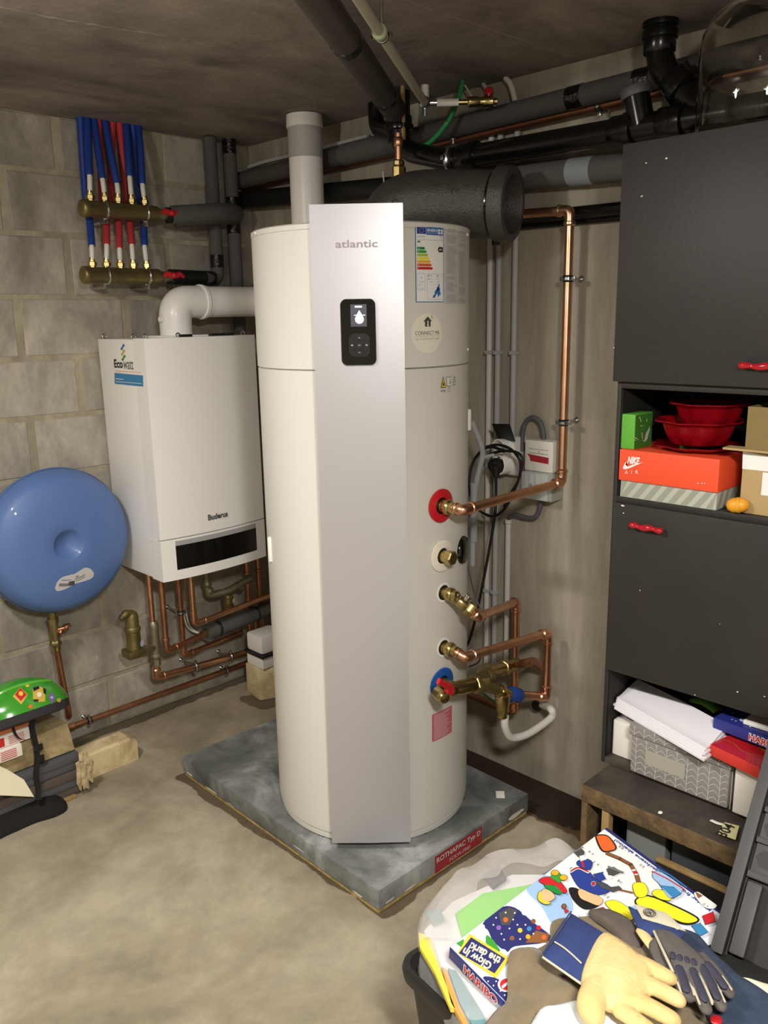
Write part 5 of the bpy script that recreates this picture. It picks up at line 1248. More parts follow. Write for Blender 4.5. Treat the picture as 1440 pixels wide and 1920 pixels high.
# --- open shelf: shoe box, green boxes, bowls, cartons, capsule
ZS1 = 1.2652
S_sh = Plane((-.44, 0, 0), (0, -1, 0), (0, 0, 1))
fy = min(P(1161, 870, x=-.44).y, CYL-CT-.004); fr = P(1348, 892, x=-.44).y; zl0 = 1.312; zl1 = 1.396; bx_ = -.205
shoe = thing('shoe_box', 'orange-red shoe box lid over a grey striped base, holding up the red bowls', 'box', (-.33, (fy+fr)/2, ZS1))
MB().box((-.434, fr+.004, ZS1+.0005), (bx_-.004, fy-.004, zl1-.004), .002).build('striped_base', M_grstripe2, shoe)
g = MB()
S_sb = Plane((-.4344, fy-.004, ZS1), (0, -1, 0), (0, 0, 1)); Wb = fy-fr-.008; hb = zl0-ZS1
k = -1
while k*.034 < Wb:
    a = k*.034; pts = [(a, .001), (a+.017, .001), (a+.017+hb*.75, hb), (a+hb*.75, hb)]
    pts = [(min(max(x, 0), Wb), y) for x, y in pts]
    if max(x for x, y in pts)-min(x for x, y in pts) > .004: g.poly(S_sb, pts, .0006)
    k += 1
S_sb2 = Plane((-.434, fr+.0036, ZS1), (1, 0, 0), (0, 0, 1))
for k in range(7): a = .002+k*.034; g.poly(S_sb2, [(a, .001), (a+.017, .001), (min(a+.04, .225), hb), (min(a+.023, .225), hb)], .0006)
g.build('stripes', M_grstripe, shoe, smooth=0)
g = MB(); g.box((-.441, fr, zl0), (bx_, fy, zl1), .003); lid = g.build('lid', M_orange, shoe)
S_lid = Plane((-.4413, 0, 0), (0, -1, 0), (0, 0, 1))
a, b = S_lid.uv(1176, 869); c, d = S_lid.uv(1200, 857); g = MB()
g.text(S_lid, 'NIKE', a, b, (c-a)*1.02, (d-b)*.95, h=.0008, bold=.05, shear=.35)
sw_ = [(1168, 877), (1172, 868), (1175, 866), (1173, 871), (1177, 875), (1185, 872), (1207, 866), (1185, 876), (1175, 879.5), (1170, 880)]
g.poly(S_lid, [S_lid.uv(x, y) for x, y in sw_][::-1], .0007)
for ch_, px in (('A', 1172), ('I', 1184), ('R', 1192)): u, v = S_lid.uv(px, 888); g.text(S_lid, ch_, u, v, None, .009, h=.0008)
for px in (1309, 1316, 1321): u, v = S_lid.uv(px, 906); g.disc(S_lid, u, v, .0015, .0008, n=8)
g.build('lid_print', PR['white'], lid, smooth=0)['kind'] = 'stuff'
# green boxes
def green_box(y0, y1, x0, x1, z0, z1, label):
    t = thing('green_box', label, 'box', ((x0+x1)/2, (y0+y1)/2, z0), 'green cartons in the cabinet')
    MB().box((x0, y1, z0+.0005), (x1, y0, z1), .0015).build('carton', M_green, t)
    S_ = Plane((x0, y1-.0004, z0), (1, 0, 0), (0, 0, 1)); g = MB(); rr = random.Random(5); w_, h_ = x1-x0, z1-z0
    g.use(mat('green_dark', '#3c7a2b', .5)).rect(S_, .002, .002, w_-.002, h_-.002, .0003); g.use(PR['cream'])
    for _ in range(9):
        u, v = rr.uniform(.1, .8)*w_, rr.uniform(.1, .8)*h_; l = rr.uniform(.01, .03); an = rr.uniform(0, PI)
        g.poly(S_, [(u, v), (u+l*math.cos(an), v+l*math.sin(an)*.8), (u+l*math.cos(an)*.9+.002, v+l*math.sin(an)*.8+.001), (u+.003, v-.001)], .0008)
    g.use(PR['lgrey']).poly(S_, [(w_*.55, h_*.15), (w_*.7, h_*.2), (w_*.85, h_*.5), (w_*.8, h_*.55), (w_*.62, h_*.4)], .0007)
    g.build('printed_side', None, t, smooth=0)
gy0 = min(P(1160, 810, x=-.43).y, CYL-CT-.005); gy1 = P(1190, 810, x=-.43).y
green_box(gy0, gy1, -.43, -.335, zl1, P(1180, 777, x=-.43).z, 'bright green carton on the left end of the shoe box')
green_box(gy0-.09, gy0-.145, -.27, -.20, zl1, P(1240, 753, x=-.27).z-.004, 'second green carton half hidden behind the red bowls')
# bowls
def fluted(name, label, c, z, R, hgt, rim, group='red clear plastic bowls'):
    g = MB(); n = 72; rings = []
    for (r, h) in ((R*.62, .0), (R*.70, .002), (R*.82, hgt*.45), (R*.90, hgt*.82), (R*.92, hgt*.9), (R*rim, hgt), (R*rim, hgt+.003), (R*.90, hgt*.93), (R*.79, hgt*.45), (R*.66, .006), (R*.55, .004)):
        ring = []
        for k in range(n):
            t = 2*PI*k/n; f = 1+.045*math.cos(8*t)*(1 if h > .003 else .3); ring.append(V((c[0]+r*f*math.cos(t), c[1]+r*f*math.sin(t), z+h)))
        rings.append(ring)
    g.loft(rings); return tag(g.build(name, M_redtrans, smooth=50), label, 'bowl', group)
bc = (-.325, P(1308, 840, x=-.325).y); zb_ = zl1+.001
fluted('red_bowl', 'lowest flat red clear plastic dish on the orange shoe box', bc, zb_, .105, .012, 1.05)
fluted('red_bowl', 'middle red clear fluted plastic bowl in the cabinet stack', bc, zb_+.016, .100, .060, 1.10)
fluted('red_bowl', 'topmost red clear fluted plastic bowl in the cabinet stack', (bc[0]+.03, bc[1]-.012), zb_+.060, .092, .060, 1.10)
# cartons on the right
t = thing('open_carton', 'open brown carton with flap lying on the white-topped box in the cabinet', 'box', (-.32, -2.6, 1.38))
cy0 = P(1400, 800, x=-.41).y; cz0 = P(1400, 842, x=-.41).z; cz1 = P(1400, 762, x=-.41).z
yb0, yb1, xx1 = cy0, cy0-.30, -.15
for lo, hi in (((-.41, yb1, cz0), (-.406, yb0, cz1)), ((-.154, yb1, cz0), (-.15, yb0, cz1)), ((-.406, yb0-.004, cz0), (-.154, yb0, cz1)), ((-.406, yb1, cz0), (-.154, yb1+.004, cz1)), ((-.406, yb1, cz0), (-.154, yb0, cz0+.004))):
    MB().box(lo, hi).build('carton_wall', M_cardd, t)
a = P(1356, 836, x=-.44); MB().box((-.442, yb1, cz0-.001), (-.40, a.y, cz0+.004)).build('flap', M_card, t)
t = thing('lower_carton', 'brown carton with white paper band and white sticker behind the yellow capsule', 'box', (-.32, -2.65, ZS1))
ly0 = P(1390, 900, x=-.415).y; MB().box((-.415, ly0-.32, ZS1+.0005), (-.15, ly0, cz0-.004), .002).build('carton', M_card, t)
S_lc = Plane((-.4154, 0, 0), (0, -1, 0), (0, 0, 1)); g = MB().use(PR['white']); 
u, v = S_lc.uv(1393, 848); g.poly(S_lc, [S_lc.uv(1393, 846), S_lc.uv(1440, 855), (S_lc.uv(1440, 855)[0]+.2, S_lc.uv(1440, 855)[1]-.002), (S_lc.uv(1440, 884)[0]+.2, S_lc.uv(1440, 884)[1]), S_lc.uv(1440, 884), S_lc.uv(1392, 879)][::-1], .0008)
u, v = S_lc.uv(1427, 928); g.rect(S_lc, u, v, u+.12, S_lc.uv(1427, 885)[1], .0012); g.build('paper_band', None, t, smooth=0)
cpq = P(1383, 935, x=-.435); g = MB(); g.lathe(V((cpq.x, cpq.y+.014, ZS1+.020)), (0.25, -1, .12), [(.003, -.012), (.012, -.008), (.018, .002), (.0185, .012), (.0195, .013), (.0195, .020), (.018, .021), (.016, .030), (.010, .038), (.002, .041)], 24)
tag(g.build('plastic_capsule', M_yelplastic), 'small orange-yellow plastic capsule on the shelf edge beside the shoe box', 'capsule')

# --- lower open shelf: storage box, papers, chocolate boxes
ZB = .4805
sy0 = P(1180, 1430, x=-.452).y; sy1 = P(1366, 1500, x=-.452).y; zb1 = P(1180, 1352, x=-.452).z
bxs = thing('storage_box', 'grey fabric storage box with white scale pattern under the stacked papers', 'box', (-.34, (sy0+sy1)/2, ZB))
zlid = .628
MB().box((-.452, sy1+.002, ZB+.0005), (-.19, sy0-.002, zlid-.03), .006).build('fabric_body', mat('box_grey', '#8d8a85', .9), bxs)
MB().box((-.457, sy1-.004, zlid-.034), (-.185, sy0+.004, zlid), .006).build('fabric_lid', mat('box_grey', ''), bxs)
S_st = Plane((-.4524, 0, 0), (0, -1, 0), (0, 0, 1)); pat = MB()
def scales(S_, u0, u1, v0, v1, p):
    g = pat; cw = .030; rh = .019; c = 0
    u = u0
    while u < u1-.002:
        v = v0+.002; 
        while v < v1-.003:
            # one open curved stroke: down the middle rib then out to both sides
            for s_ in (-1, 1):
                pts = []
                for k in range(6):
                    t = k/5; pts.append((u+cw/2+s_*cw/2*t, v+rh*.75*(t**.6)))
                for k in range(5):
                    (x0, y0), (x1, y1) = pts[k], pts[k+1]
                    if max(x0, x1) > u1 or max(y0, y1)+.001 > v1 or min(x0, x1) < u0: continue
                    w = .0009; g.add([S_.at(x0, y0-w, .0006), S_.at(x1, y1-w, .0006), S_.at(x1, y1+w, .0006), S_.at(x0, y0+w, .0006)], [(0, 1, 2, 3)])
            v += rh
        g.rect(S_, u-.0007+cw/2, v0, u+.0007+cw/2, v1, .0005)
        u += cw
scales(S_st, -sy0+.004, -sy1-.004, ZB+.004, zlid-.036, 0)
S_st2 = Plane((-.4574, 0, 0), (0, -1, 0), (0, 0, 1)); scales(S_st2, -sy0-.002, -sy1+.002, zlid-.031, zlid-.003, 0)
pat.build('scale_pattern', mat('box_line', '#cfccc5', .9), bxs, smooth=0)
S_hand = [S_st.uv(1207, 1431), S_st.uv(1283, 1491), S_st.uv(1284, 1459), S_st.uv(1209, 1436)]
u0, v0 = S_st.uv(1208, 1460); u1, v1 = S_st.uv(1283, 1462); g = MB(); vmid = (ZB+zlid)/2-.012; g.rect(S_st, u0, vmid-.022, u1, vmid+.022, .0012); g.build('label_patch', mat('patch', '#aba799', .8), bxs, smooth=0)
MB().box((-.43, sy0+.003, ZB+.0005), (-.25, P(1158, 1400, x=-.43).y, ZB+.105), .002)
t = MB(); t.box((-.40, sy0+.008, ZB+.0005), (-.24, CYL-CT-.006, ZB+.11), .003); tag(t.build('white_box', M_paperw), 'narrow white box squeezed between cabinet side and grey patterned box', 'box')
t = MB(); t.box((-.455, sy1-.20, ZB+.0005), (-.22, sy1-.012, ZB+.135), .003); tag(t.build('white_box', M_paperw), 'white box right of the grey patterned box under the red chocolate box', 'box')
# paper sheaf: many thin sheets with uneven front edges
pp_ = thing('paper_sheaf', 'thick sheaf of white paper lying slanted on the grey patterned box', 'paper', (-.40, -2.33, zlid))
c1 = P(1150, 1326, z=zlid+.004); c2 = P(1317, 1424, z=zlid+.004); c3 = P(1362, 1375, z=zlid+.03); c4 = P(1195, 1278, z=zlid+.045)
rr = random.Random(2)
for i in range(5):
    h = .004+i*.0068; o1, o2 = rr.uniform(-.005, .004), rr.uniform(-.006, .006)
    f_ = (c2-c1).normalized(); b_ = (c4-c1).normalized()
    q = [c1+f_*o1+b_*(.004*i), c2+f_*o2+b_*(.004*i), c3+f_*o2, c4+f_*o1]
    q = [V((p.x, p.y, zlid+h+(.0 if j < 2 else .022))) for j, p in enumerate(q)]
    q = [V((min(max(p.x, -.62), -.19), p.y, p.z)) for p in q]
    n = 8; vs = []; fs = []
    for a in range(n+1):
        for b in range(n+1):
            s_, t_ = a/n, b/n; p = q[0].lerp(q[1], s_).lerp(q[3].lerp(q[2], s_), t_); p.z += .004*math.sin(s_*PI)*(i/5)-.010*(1-t_)**2*(1 if i < 2 else .6); p.z = max(p.z, zlid+.006+i*.0062); vs.append(p)
    for a in range(n):
        for b in range(n): k = a*(n+1)+b; fs.append((k, k+n+1, k+n+2, k+1))
    g = MB().add(vs, fs); m_ = len(vs); g.add([v-V((0, 0, .0056)) for v in vs], [f[::-1] for f in fs])
    for a in range(n):
        for (k0, k1) in ((a*(n+1), (a+1)*(n+1)), (a*(n+1)+n, (a+1)*(n+1)+n), (a, a+1), (n*(n+1)+a, n*(n+1)+a+1)): g.f.append((k0, k1, k1+m_, k0+m_)); g.m.append(0)
    g.build('paper_layer', M_paper, pp_)
# red chocolate box and blue box
def obox(name, label, A, B, C, th, mtop, mside, cat='box'):
    """lying box from three top corners A (front left), B (front right), C (back right)"""
    n = (B-A).cross(C-B).normalized(); n = n if n.z > 0 else -n; D = A+(C-B); t = thing(name, label, cat, (A+C)/2-n*th)
    MB().hexa([q-n*th for q in (A, B, C, D)]+[A, B, C, D], .0012).build('carton', mside, t)
    S_ = Plane(A+n*.0006, B-A, C-B); return t, S_, (B-A).length, (C-B).length, n
A, B = P(1330, 1395, z=.660), P(1425, 1440, z=.660); C = B+(B-A).normalized().cross(V((0, 0, 1)))*-.17
red, S_, L1, L2, n_ = obox('chocolate_box', 'red chocolate box with gold script on the right of the white papers', A, B, C, .030, M_redcard, M_redcard2)
g = MB().use(M_redcard); g.rect(S_, .001, .001, L1-.001, L2-.001, .0002); g.use(M_gold)
pts = [(L1*.02+L1*.96*k/10, L2*(.26+.05*math.sin(k*.9))) for k in range(11)]
for k in range(10): (x0, y0), (x1, y1) = pts[k], pts[k+1]; g.add([S_.at(x0, y0-.001, .0006), S_.at(x1, y1-.001, .0006), S_.at(x1, y1+.001, .0006), S_.at(x0, y0+.001, .0006)], [(0, 1, 2, 3)])
g.poly(S_, [(L1*.45, L2*.55), (L1*.75, L2*.45), (L1*.95, L2*.6), (L1*.8, L2*.62), (L1*.7, L2*.53)], .0006); g.build('lid_print', None, red, smooth=0)['kind'] = 'stuff'
A, B = P(1338, 1345, z=.705), P(1470, 1395, z=.705); C = B+(B-A).normalized().cross(V((0, 0, 1)))*-.14
A = V((A.x, A.y, A.z)); blu, S_, L1, L2, n_ = obox('sweets_box', 'dark blue sweets box with red lettering lying on the red chocolate box', A, B, C, .030, M_bluecard, M_bluecard)
S_fr = Plane(A-n_*.029+((B-A).cross(V((0, 0, 1)))).normalized()*.0006, B-A, n_); g = MB()
u = S_fr.uv(1404, 1388)[0]; g.use(PR['white']).text(S_fr, 'HARIBO', u-.001, .003, .085, .022, h=.0006, bold=.09); g.use(PR['red']).text(S_fr, 'HARIBO', u, .005, .083, .018, h=.0010, bold=.02)
g.use(PR['white']); rr = random.Random(4)
for _ in range(16): g.disc(S_, rr.uniform(.01, L1-.01), rr.uniform(.01, L2-.01), .0022, .0006, n=6)
g.use(PR['lilac']); g.disc(S_, L1*.33, L2*.3, .012, .0005, n=9); g.build('box_print', None, blu, smooth=0)['kind'] = 'stuff'
t = MB(); a = P(1400, 1352, z=.712); t.box((a.x-.01, a.y-.10, .7065), (a.x+.12, a.y+.005, .7165), .001); tag(t.build('white_card', M_paperw), 'white card lying on the dark blue sweets box', 'card')
t = MB(); a = P(1330, 1322, z=.69); t.tube(smooth_path([a+V((.02, .05, -.01)), a+V((0, .01, .004)), a+V((-.01, -.03, -.004))], 6), [.02]*13, 10, flat=((0, 0, 1), .3)); tag(t.build('green_cloth', mat('green_cloth', '#5d9a3a', .8)), 'bright green scrap poking out behind the white papers', 'cloth')

# ================================================================== LOW BENCH UNDER THE CABINET
LX = -.575; LYL = -2.180; LYR = -3.05; LZ = .4605
be = thing('low_bench', 'low dark worn shelf unit carrying the cabinet, chipped brown front edge', 'shelf unit', ((LX-.02)/2, -2.6, 0))
MB().box((LX, LYR, LZ-.022), (-.03, LYL, LZ), .003).build('top_board', M_shelf, be)
MB().box((LX-.004, LYR, LZ-.050), (LX+.016, LYL, LZ-.001), .004).build('front_edge', M_edge, be)
MB().box((LX-.002, LYL-.020, 0.001), (-.03, LYL-.001, LZ-.022), .002).build('side_panel', M_edge, be)
MB().box((LX+.004, LYL-.085, 0.001), (LX+.03, LYL-.062, LZ-.022), .003).build('post', M_wood, be)
MB().box((LX+.03, LYR, .02), (-.03, LYL-.025, .038), .001).build('bottom_board', M_shelf, be)
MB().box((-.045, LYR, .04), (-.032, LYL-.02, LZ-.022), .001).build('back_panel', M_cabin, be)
MB().box((LX+.002, LYR, .04), (-.03, LYR+.02, LZ-.023), .001).build('side_panel', M_edge, be)
# boxes inside the bench
t = MB(); t.box((-.50, -2.39, .0385), (-.15, -2.275, .40), .004, rot=Euler((0, 0, .05))); tag(t.build('grey_carton', mat('grey_carton', '#737774', .7)), 'pale grey carton standing at the left inside the low bench', 'box')
t = MB(); t.box((-.49, -2.62, .0385), (-.15, -2.42, .40), .004, rot=Euler((0, .0, -.06))); tag(t.build('dark_carton', mat('dark_carton', '#3c4145', .6)), 'dark blue-grey carton inside the low bench beside the pale one', 'box')
a, b = P(1233, 1606, x=-.56), P(1348, 1660, x=-.56); bd = thing('dark_board', 'dark board with a worn golden edge leaning inside the low bench', 'board', a)
MB().box((-.568, b.y-.2, .0385), (-.553, a.y, a.z-.010), .001).build('panel', M_cabin, bd); MB().box((-.570, b.y-.2, a.z-.0095), (-.550, a.y, a.z-.001), .002).build('golden_edge', M_wood, bd)
# 304 tag
S_tg = Plane(P(1345, 1563, x=LX-.006), (0, -1, 0), (0, 0, 1)); 
q = [P(x, y, x=LX-.0085) for x, y in ((1346, 1563), (1379, 1575), (1384, 1547), (1360, 1543))]
q[3] = P(1360, 1543, z=LZ+.002); q[2] = P(1386, 1551, z=LZ+.002)
t = thing('number_tag', 'pale yellow paper tag printed 304 stuck on the bench edge', 'tag', q[0])
tg = [P(x, y, z=LZ+.008) for x, y in ((1346, 1563), (1379, 1575), (1386, 1549), (1359, 1542))]
tn = (tg[1]-tg[0]).cross(tg[3]-tg[0]).normalized(); tn = tn if tn.dot(CAM-tg[0]) > 0 else -tn
MB().hexa(tg+[p+tn*.0006 for p in tg]).build('paper', PR['paleyel'], t)
S_n = Plane(tg[0]+tn*.0014, tg[1]-tg[0], tg[3]-tg[0]); a_ = S_n.uv(1361, 1571); b_ = S_n.uv(1379, 1550); L_ = math.hypot(b_[0]-a_[0], b_[1]-a_[1])
g = MB(); g.text(S_n, '304', a_[0], a_[1], L_, L_*.42, h=.0006, bold=.02, rot=math.atan2(b_[1]-a_[1], b_[0]-a_[0])); g.build('number', PR['black'], t, smooth=0)
g = MB(); g.tube(smooth_path([P(1334, 1538, z=LZ+.004), P(1345, 1543, z=LZ+.008), P(1356, 1546, z=LZ+.005)], 5), .006, 8, flat=((0, 0, 1), .2)); g.build('tape_end', M_paperw, t)
g = MB(); q = P(1238, 1526, z=LZ); g.ball(q+V((0, 0, .004)), .006, 8, (1.3, 1, .5)); tag(g.build('plaster_crumb', M_paperw), 'tiny pale plaster crumb on the front of the bench top', 'crumb')

# ================================================================== GLASS BOTTLE ON THE CABINET
bo = thing('glass_bottle', 'large clear glass bottle standing on top of the dark cabinet', 'bottle', (-.285, -2.415, 2.151))
GR = .146
prof = [(.02, .012), (GR*.72, .006), (GR*.86, .0), (GR*.95, .006), (GR, .028), (GR, .200), (GR*.97, .235), (GR*.85, .270), (GR*.6, .298), (.04, .318), (.032, .330), (.036, .345)]
inner = [(r-.0035 if r > .03 else r, a+.004) for r, a in prof]
MB().lathe((-.285, -2.415, 2.1515), (0, 0, 1), prof+[(.031, .345), (.027, .330), (.035, .314)]+[(r, a) for r, a in inner[::-1][3:]], 64, cap=False).build('glass_body', M_glass, bo, smooth=50)

# ================================================================== PILE BY THE BLOCK WALL (left)
YP = -.40
# long pale stone lying on the floor
f0, f1 = P(178, 1458, z=0), P(261, 1424, z=0); ax_ = (f1-f0).normalized(); bk = V((-ax_.y, ax_.x, 0)); L = .42; Wd = .125
f0 = f1-ax_*L; Hs = .105
g = MB(); b_ = [f0, f1, f1+bk*Wd, f0+bk*Wd]
ring = lambda p, cc: [p]
prof2 = [(0, 0.001), (Wd, 0.001), (Wd, Hs*.80), (Wd*.72, Hs), (.012, Hs), (0, Hs*.93)]
r0 = [f0+bk*a+V((0, 0, z)) for a, z in prof2]; r1 = [f1-ax_*.03+bk*a+V((0, 0, z)) for a, z in prof2]; r2 = [f1+bk*(a*.94+.004)+V((0, 0, z if z < .01 else z*.80)) for a, z in prof2]
g.loft([r0, r1, r2]); tag(g.build('stone_block', M_stone, smooth=20), 'long pale yellow stone block lying on the floor along the block wall', 'stone')
def pz(px, py, y=YP): return P(px, py, y=y)
# bundle of dark slats lying under the stone, front ends toward the camera side
s0 = pz(145, 1412, -.43); 
bdl = thing('slat_bundle', 'bundle of dark grey metal and wooden slats under the dirty stone block', 'slats', (-1.5, -.35, 0))
zt_, zb_2 = pz(147, 1408, -.43).z, .03
nS = 5; hgt = (zt_-.010)/nS; xr = pz(147, 1420, -.43).x
for i in range(nS):
    z0 = .012+i*hgt; m_ = M_dgrey if i in (1, 3, 4) else mat('slat_brown', '#5a5048', .8)
    MB().box((xr-.75, -.435-.006*((i*7) % 3), z0), (xr-.006*((i*5) % 4), -.26, z0+hgt-.003), .003).build('slat', m_, bdl)
MB().box((xr-.75, -.45, 0.001), (xr-.03, -.25, .0115), .002).build('slat', M_wood, bdl)
# dirty stone on top, leaning
a = pz(136, 1413); b = pz(128, 1357); zb0 = zt_+.004; top_z = b.z+.0
g = MB(); g.hexa([(a.x-.5, YP-.02, zb0), (a.x+.005, YP-.02, zb0), (a.x-.01, YP+.16, zb0), (a.x-.5, YP+.16, zb0), (a.x-.5, YP, top_z-.03), (b.x+.004, YP+.01, top_z), (b.x-.02, YP+.15, top_z+.01), (a.x-.5, YP+.15, top_z-.02)], .008)
tag(g.build('stone_block', M_stoneD), 'dirty tan stone block tilted on the slats under the green helmet', 'stone')
# splintered wood at the slat ends
M_split = mat('split_pale_wood', '#a08a64', .85, c2='#c9b892', vscale=40, bump=.4)
sp = thing('split_wood', 'splintered pale piece of firewood standing beside the long stone', 'wood', pz(160, 1450, -.46)); rr = random.Random(8)
for (x0, y0, x1, y1, w_) in ((150, 1412, 170, 1436, .012), (148, 1440, 166, 1478, .013), (160, 1432, 174, 1466, .010), (146, 1428, 152, 1482, .010), (156, 1420, 160, 1470, .012), (166, 1440, 158, 1480, .009), (152, 1408, 158, 1430, .013), (168, 1424, 172, 1450, .009)):
    p0, p1 = pz(x0, y0, -.455), pz(x1, y1, -.46); p1.z = max(p1.z, .012); g = MB(); g.tube([p0, p0.lerp(p1, .3)+V((.004, 0, .003)), p0.lerp(p1, .7)+V((-.004, -.003, 0)), p1], [w_*.9, w_*1.3, w_*1.1, w_*.3], 4, flat=((0, 1, 0), .35)); g.build('splinter', M_split, sp, smooth=0)
# two thin boxes on the stone, left edge
bz0 = pz(30, 1420, YP-.03)
def thinbox(px, py0, py1, y, label, m, print_):
    a, b = P(px, py1, y=y), P(px, py0, y=y); t = thing('flat_carton', label, 'box', a)
    R_ = Euler((0, math.radians(-9), math.radians(4)))
    MB().box((a.x-.35, y, a.z), (a.x, y+.14, b.z), .002).build('carton', m, t)
    S_ = Plane((a.x-.35, y-.0006, a.z), (1, 0, 0), (0, 0, 1)); g = MB().use(PR[print_]); hh = b.z-a.z
    for k in range(5): g.rect(S_, .35-.075, hh*(.14+.15*k), .35-.02, hh*(.20+.15*k), .0004)
    g.use(M_yellow if print_ == 'red' else PR['red']); g.rect(S_, .10, hh*.1, .35-.09, hh*.85, .0003); g.build('print', None, t, smooth=0)
thinbox(43, 1392, 1416, YP-.035, 'white and yellow flat carton with red print sticking out under the orange book', M_paperw, 'red')
thinbox(57, 1362, 1384, YP-.030, 'white flat carton with red print directly under the orange board', M_paperw, 'pinkred')
a = P(62, 1352, y=YP-.03); t = MB(); t.box((a.x-.36, YP-.032, a.z-.010), (a.x+.0, YP+.09, a.z+.012), .002); tag(t.build('orange_board', mat('orange_board', '#b8683f', .8, var=.1, vscale=30)), 'orange-brown board lying under the green helmet', 'board')
# helmet
hc = P(28, 1342, y=YP+.02); hz = hc.z; hc = V((hc.x+.018, YP+.03, hz-.002))
he = thing('bicycle_helmet', 'green child bicycle helmet with colourful stickers on top of the pile', 'helmet', hc-V((0, 0, .03)))
HA, HB, HH = .180, .120, .122; HR = Matrix.Rotation(math.radians(-24), 3, 'X'); HRi = HR.inverted()
class Helm:
    flat = False
    def at(s, u, v, h=0):
        """u: angle around (0 = right tip), v: angle up"""
        return hc+HR @ V(((HA+h)*math.cos(v)*math.cos(u), (HB+h)*math.cos(v)*math.sin(u), (HH+h)*math.sin(v)))
S_h = Helm(); n1, n2 = 48, 16; vs = []; fs = []; mi = []
for j in range(n2):
    for i in range(n1):
        u, v = 2*PI*i/n1, (PI/2)*j/(n2); q = S_h.at(u, v); 
        if j > 8: q.z += .004
        vs.append(q)
for j in range(n2-1):
    for i in range(n1): i2 = (i+1) % n1; fs.append((j*n1+i, j*n1+i2, (j+1)*n1+i2, (j+1)*n1+i))
vs.append(hc+HR @ V((0, 0, HH+.004)))
for i in range(n1): fs.append(((n2-1)*n1+i, (n2-1)*n1+(i+1) % n1, len(vs)-1))
MB().add(vs, fs).build('shell', M_helmet, he, smooth=60)
rings = [[hc+HR @ V((HA*f*math.cos(2*PI*i/n1), HB*f*math.sin(2*PI*i/n1), z)) for i in range(n1)] for f, z in ((.99, .0), (1.0, -.004), (.97, -.030), (.80, -.036), (.78, .02))]
MB().loft(rings, cap=False).build('foam_liner', M_foamblk, he, smooth=50)
rg = MB(); 
for k in range(3): pass
pts = [S_h.at(math.radians(a), math.radians(40+10*math.sin(math.radians(a+150)*1.5)), .002) for a in range(-150, -20, 6)]; rg.tube(pts, .006, 8); rg.build('vent_rib', M_helmet2, he)
def uvh(px, py):
    d = HRi @ ray(px, py); o = HRi @ (CAM-hc); A = V((d.x/HA, d.y/HB, d.z/HH)); O = V((o.x/HA, o.y/HB, o.z/HH)); a, b, c = A.dot(A), A.dot(O), O.dot(O)-1
    t = (-b-math.sqrt(max(0, b*b-a*c)))/a; q = O+A*t; return math.atan2(q.y, q.x), math.asin(max(-1, min(1, q.z)))
def hpoly(g, pts, h):
    # fan over the dome so the sticker follows it
    c = (sum(p[0] for p in pts)/len(pts), sum(p[1] for p in pts)/len(pts)); P2 = []
    for i in range(len(pts)):
        (x0, y0), (x1, y1) = pts[i], pts[(i+1) % len(pts)]
        for k in range(3): P2.append((x0+(x1-x0)*k/3, y0+(y1-y0)*k/3))
    n = len(P2); vs = [S_h.at(*uvh(*c), h)]
    for f in (.5, 1): vs += [S_h.at(*uvh(c[0]+(x-c[0])*f, c[1]+(y-c[1])*f), h) for x, y in P2]
    fs = [(0, 1+i, 1+(i+1) % n) for i in range(n)]+[(1+i, 1+n+i, 1+n+(i+1) % n, 1+(i+1) % n) for i in range(n)]
    g.add(vs, fs)
def reg(cx, cy, r, n, a0=0, ry=None): return [(cx+r*math.cos(a0+2*PI*k/n), cy+(ry or r)*math.sin(a0+2*PI*k/n)) for k in range(n)]
def sticker(shapes):
    g = MB()
    for i, (c_, pts) in enumerate(shapes): g.use(PR[c_]); hpoly(g, pts, .0012+.0006*i)
    g.build('sticker', None, he, smooth=60)
sticker([('sand', [(24, 1306), (38, 1289), (52, 1303), (40, 1321)]), ('red', [(28, 1303), (38, 1290), (50, 1303), (39, 1315)]), ('yellow', reg(39, 1301, 4.5, 8))])
sticker([('sand', [(61, 1290), (72, 1287), (86, 1292), (84, 1316), (72, 1316), (62, 1316)]), ('black', [(61, 1290), (72, 1287), (74, 1291), (63, 1297)]), ('black', [(80, 1290), (86, 1293), (85, 1303), (81, 1300)]), ('cream', reg(73, 1303, 5, 8)), ('black', [(62, 1312), (72, 1312), (70, 1316), (62, 1316)])])
sticker([('purple', [(90, 1307), (96, 1297), (103, 1308), (98, 1321)]), ('lilac', reg(96.5, 1308, 2.5, 8))])
for (x, y, c_) in ((31, 1282, 'sand'), (51, 1285, 'yellow'), (56, 1272, 'paleyel'), (12, 1299, 'leafgreen'), (57, 1325, 'orange'), (110, 1313, 'sand'), (77, 1276, 'leafgreen')): sticker([(c_, reg(x, y, 4.0, 7))])
# straps
def strap(pts, w_, label=None):
    q = smooth_path(pts, 5); g = MB(); sd = (RT*1.0); vs = []; fs = []
    for i, p in enumerate(q): vs += [p-sd*w_/2, p+sd*w_/2, p+sd*w_/2+V((0, .002, 0)), p-sd*w_/2+V((0, .002, 0))]
    for i in range(len(q)-1):
        for k in range(4): k2 = (k+1) % 4; fs.append((4*i+k, 4*i+k2, 4*i+4+k2, 4*i+4+k))
    g.add(vs, fs).build('strap', M_strap, he)
y_ = YP-.055
strap([P(64, 1344, y=YP-.045), P(60, 1362, y=y_), P(68, 1400, y=y_), P(70, 1425, y=y_), P(68, 1455, y=y_-.01), P(72, 1480, y=y_-.02), P(72, 1500, y=y_-.04)], .021)
strap([P(14, 1345, y=YP-.06), P(22, 1358, y=y_-.004), P(30, 1378, y=y_-.004), P(40, 1386, y=y_-.004), P(60, 1388, y=y_-.002)], .010)
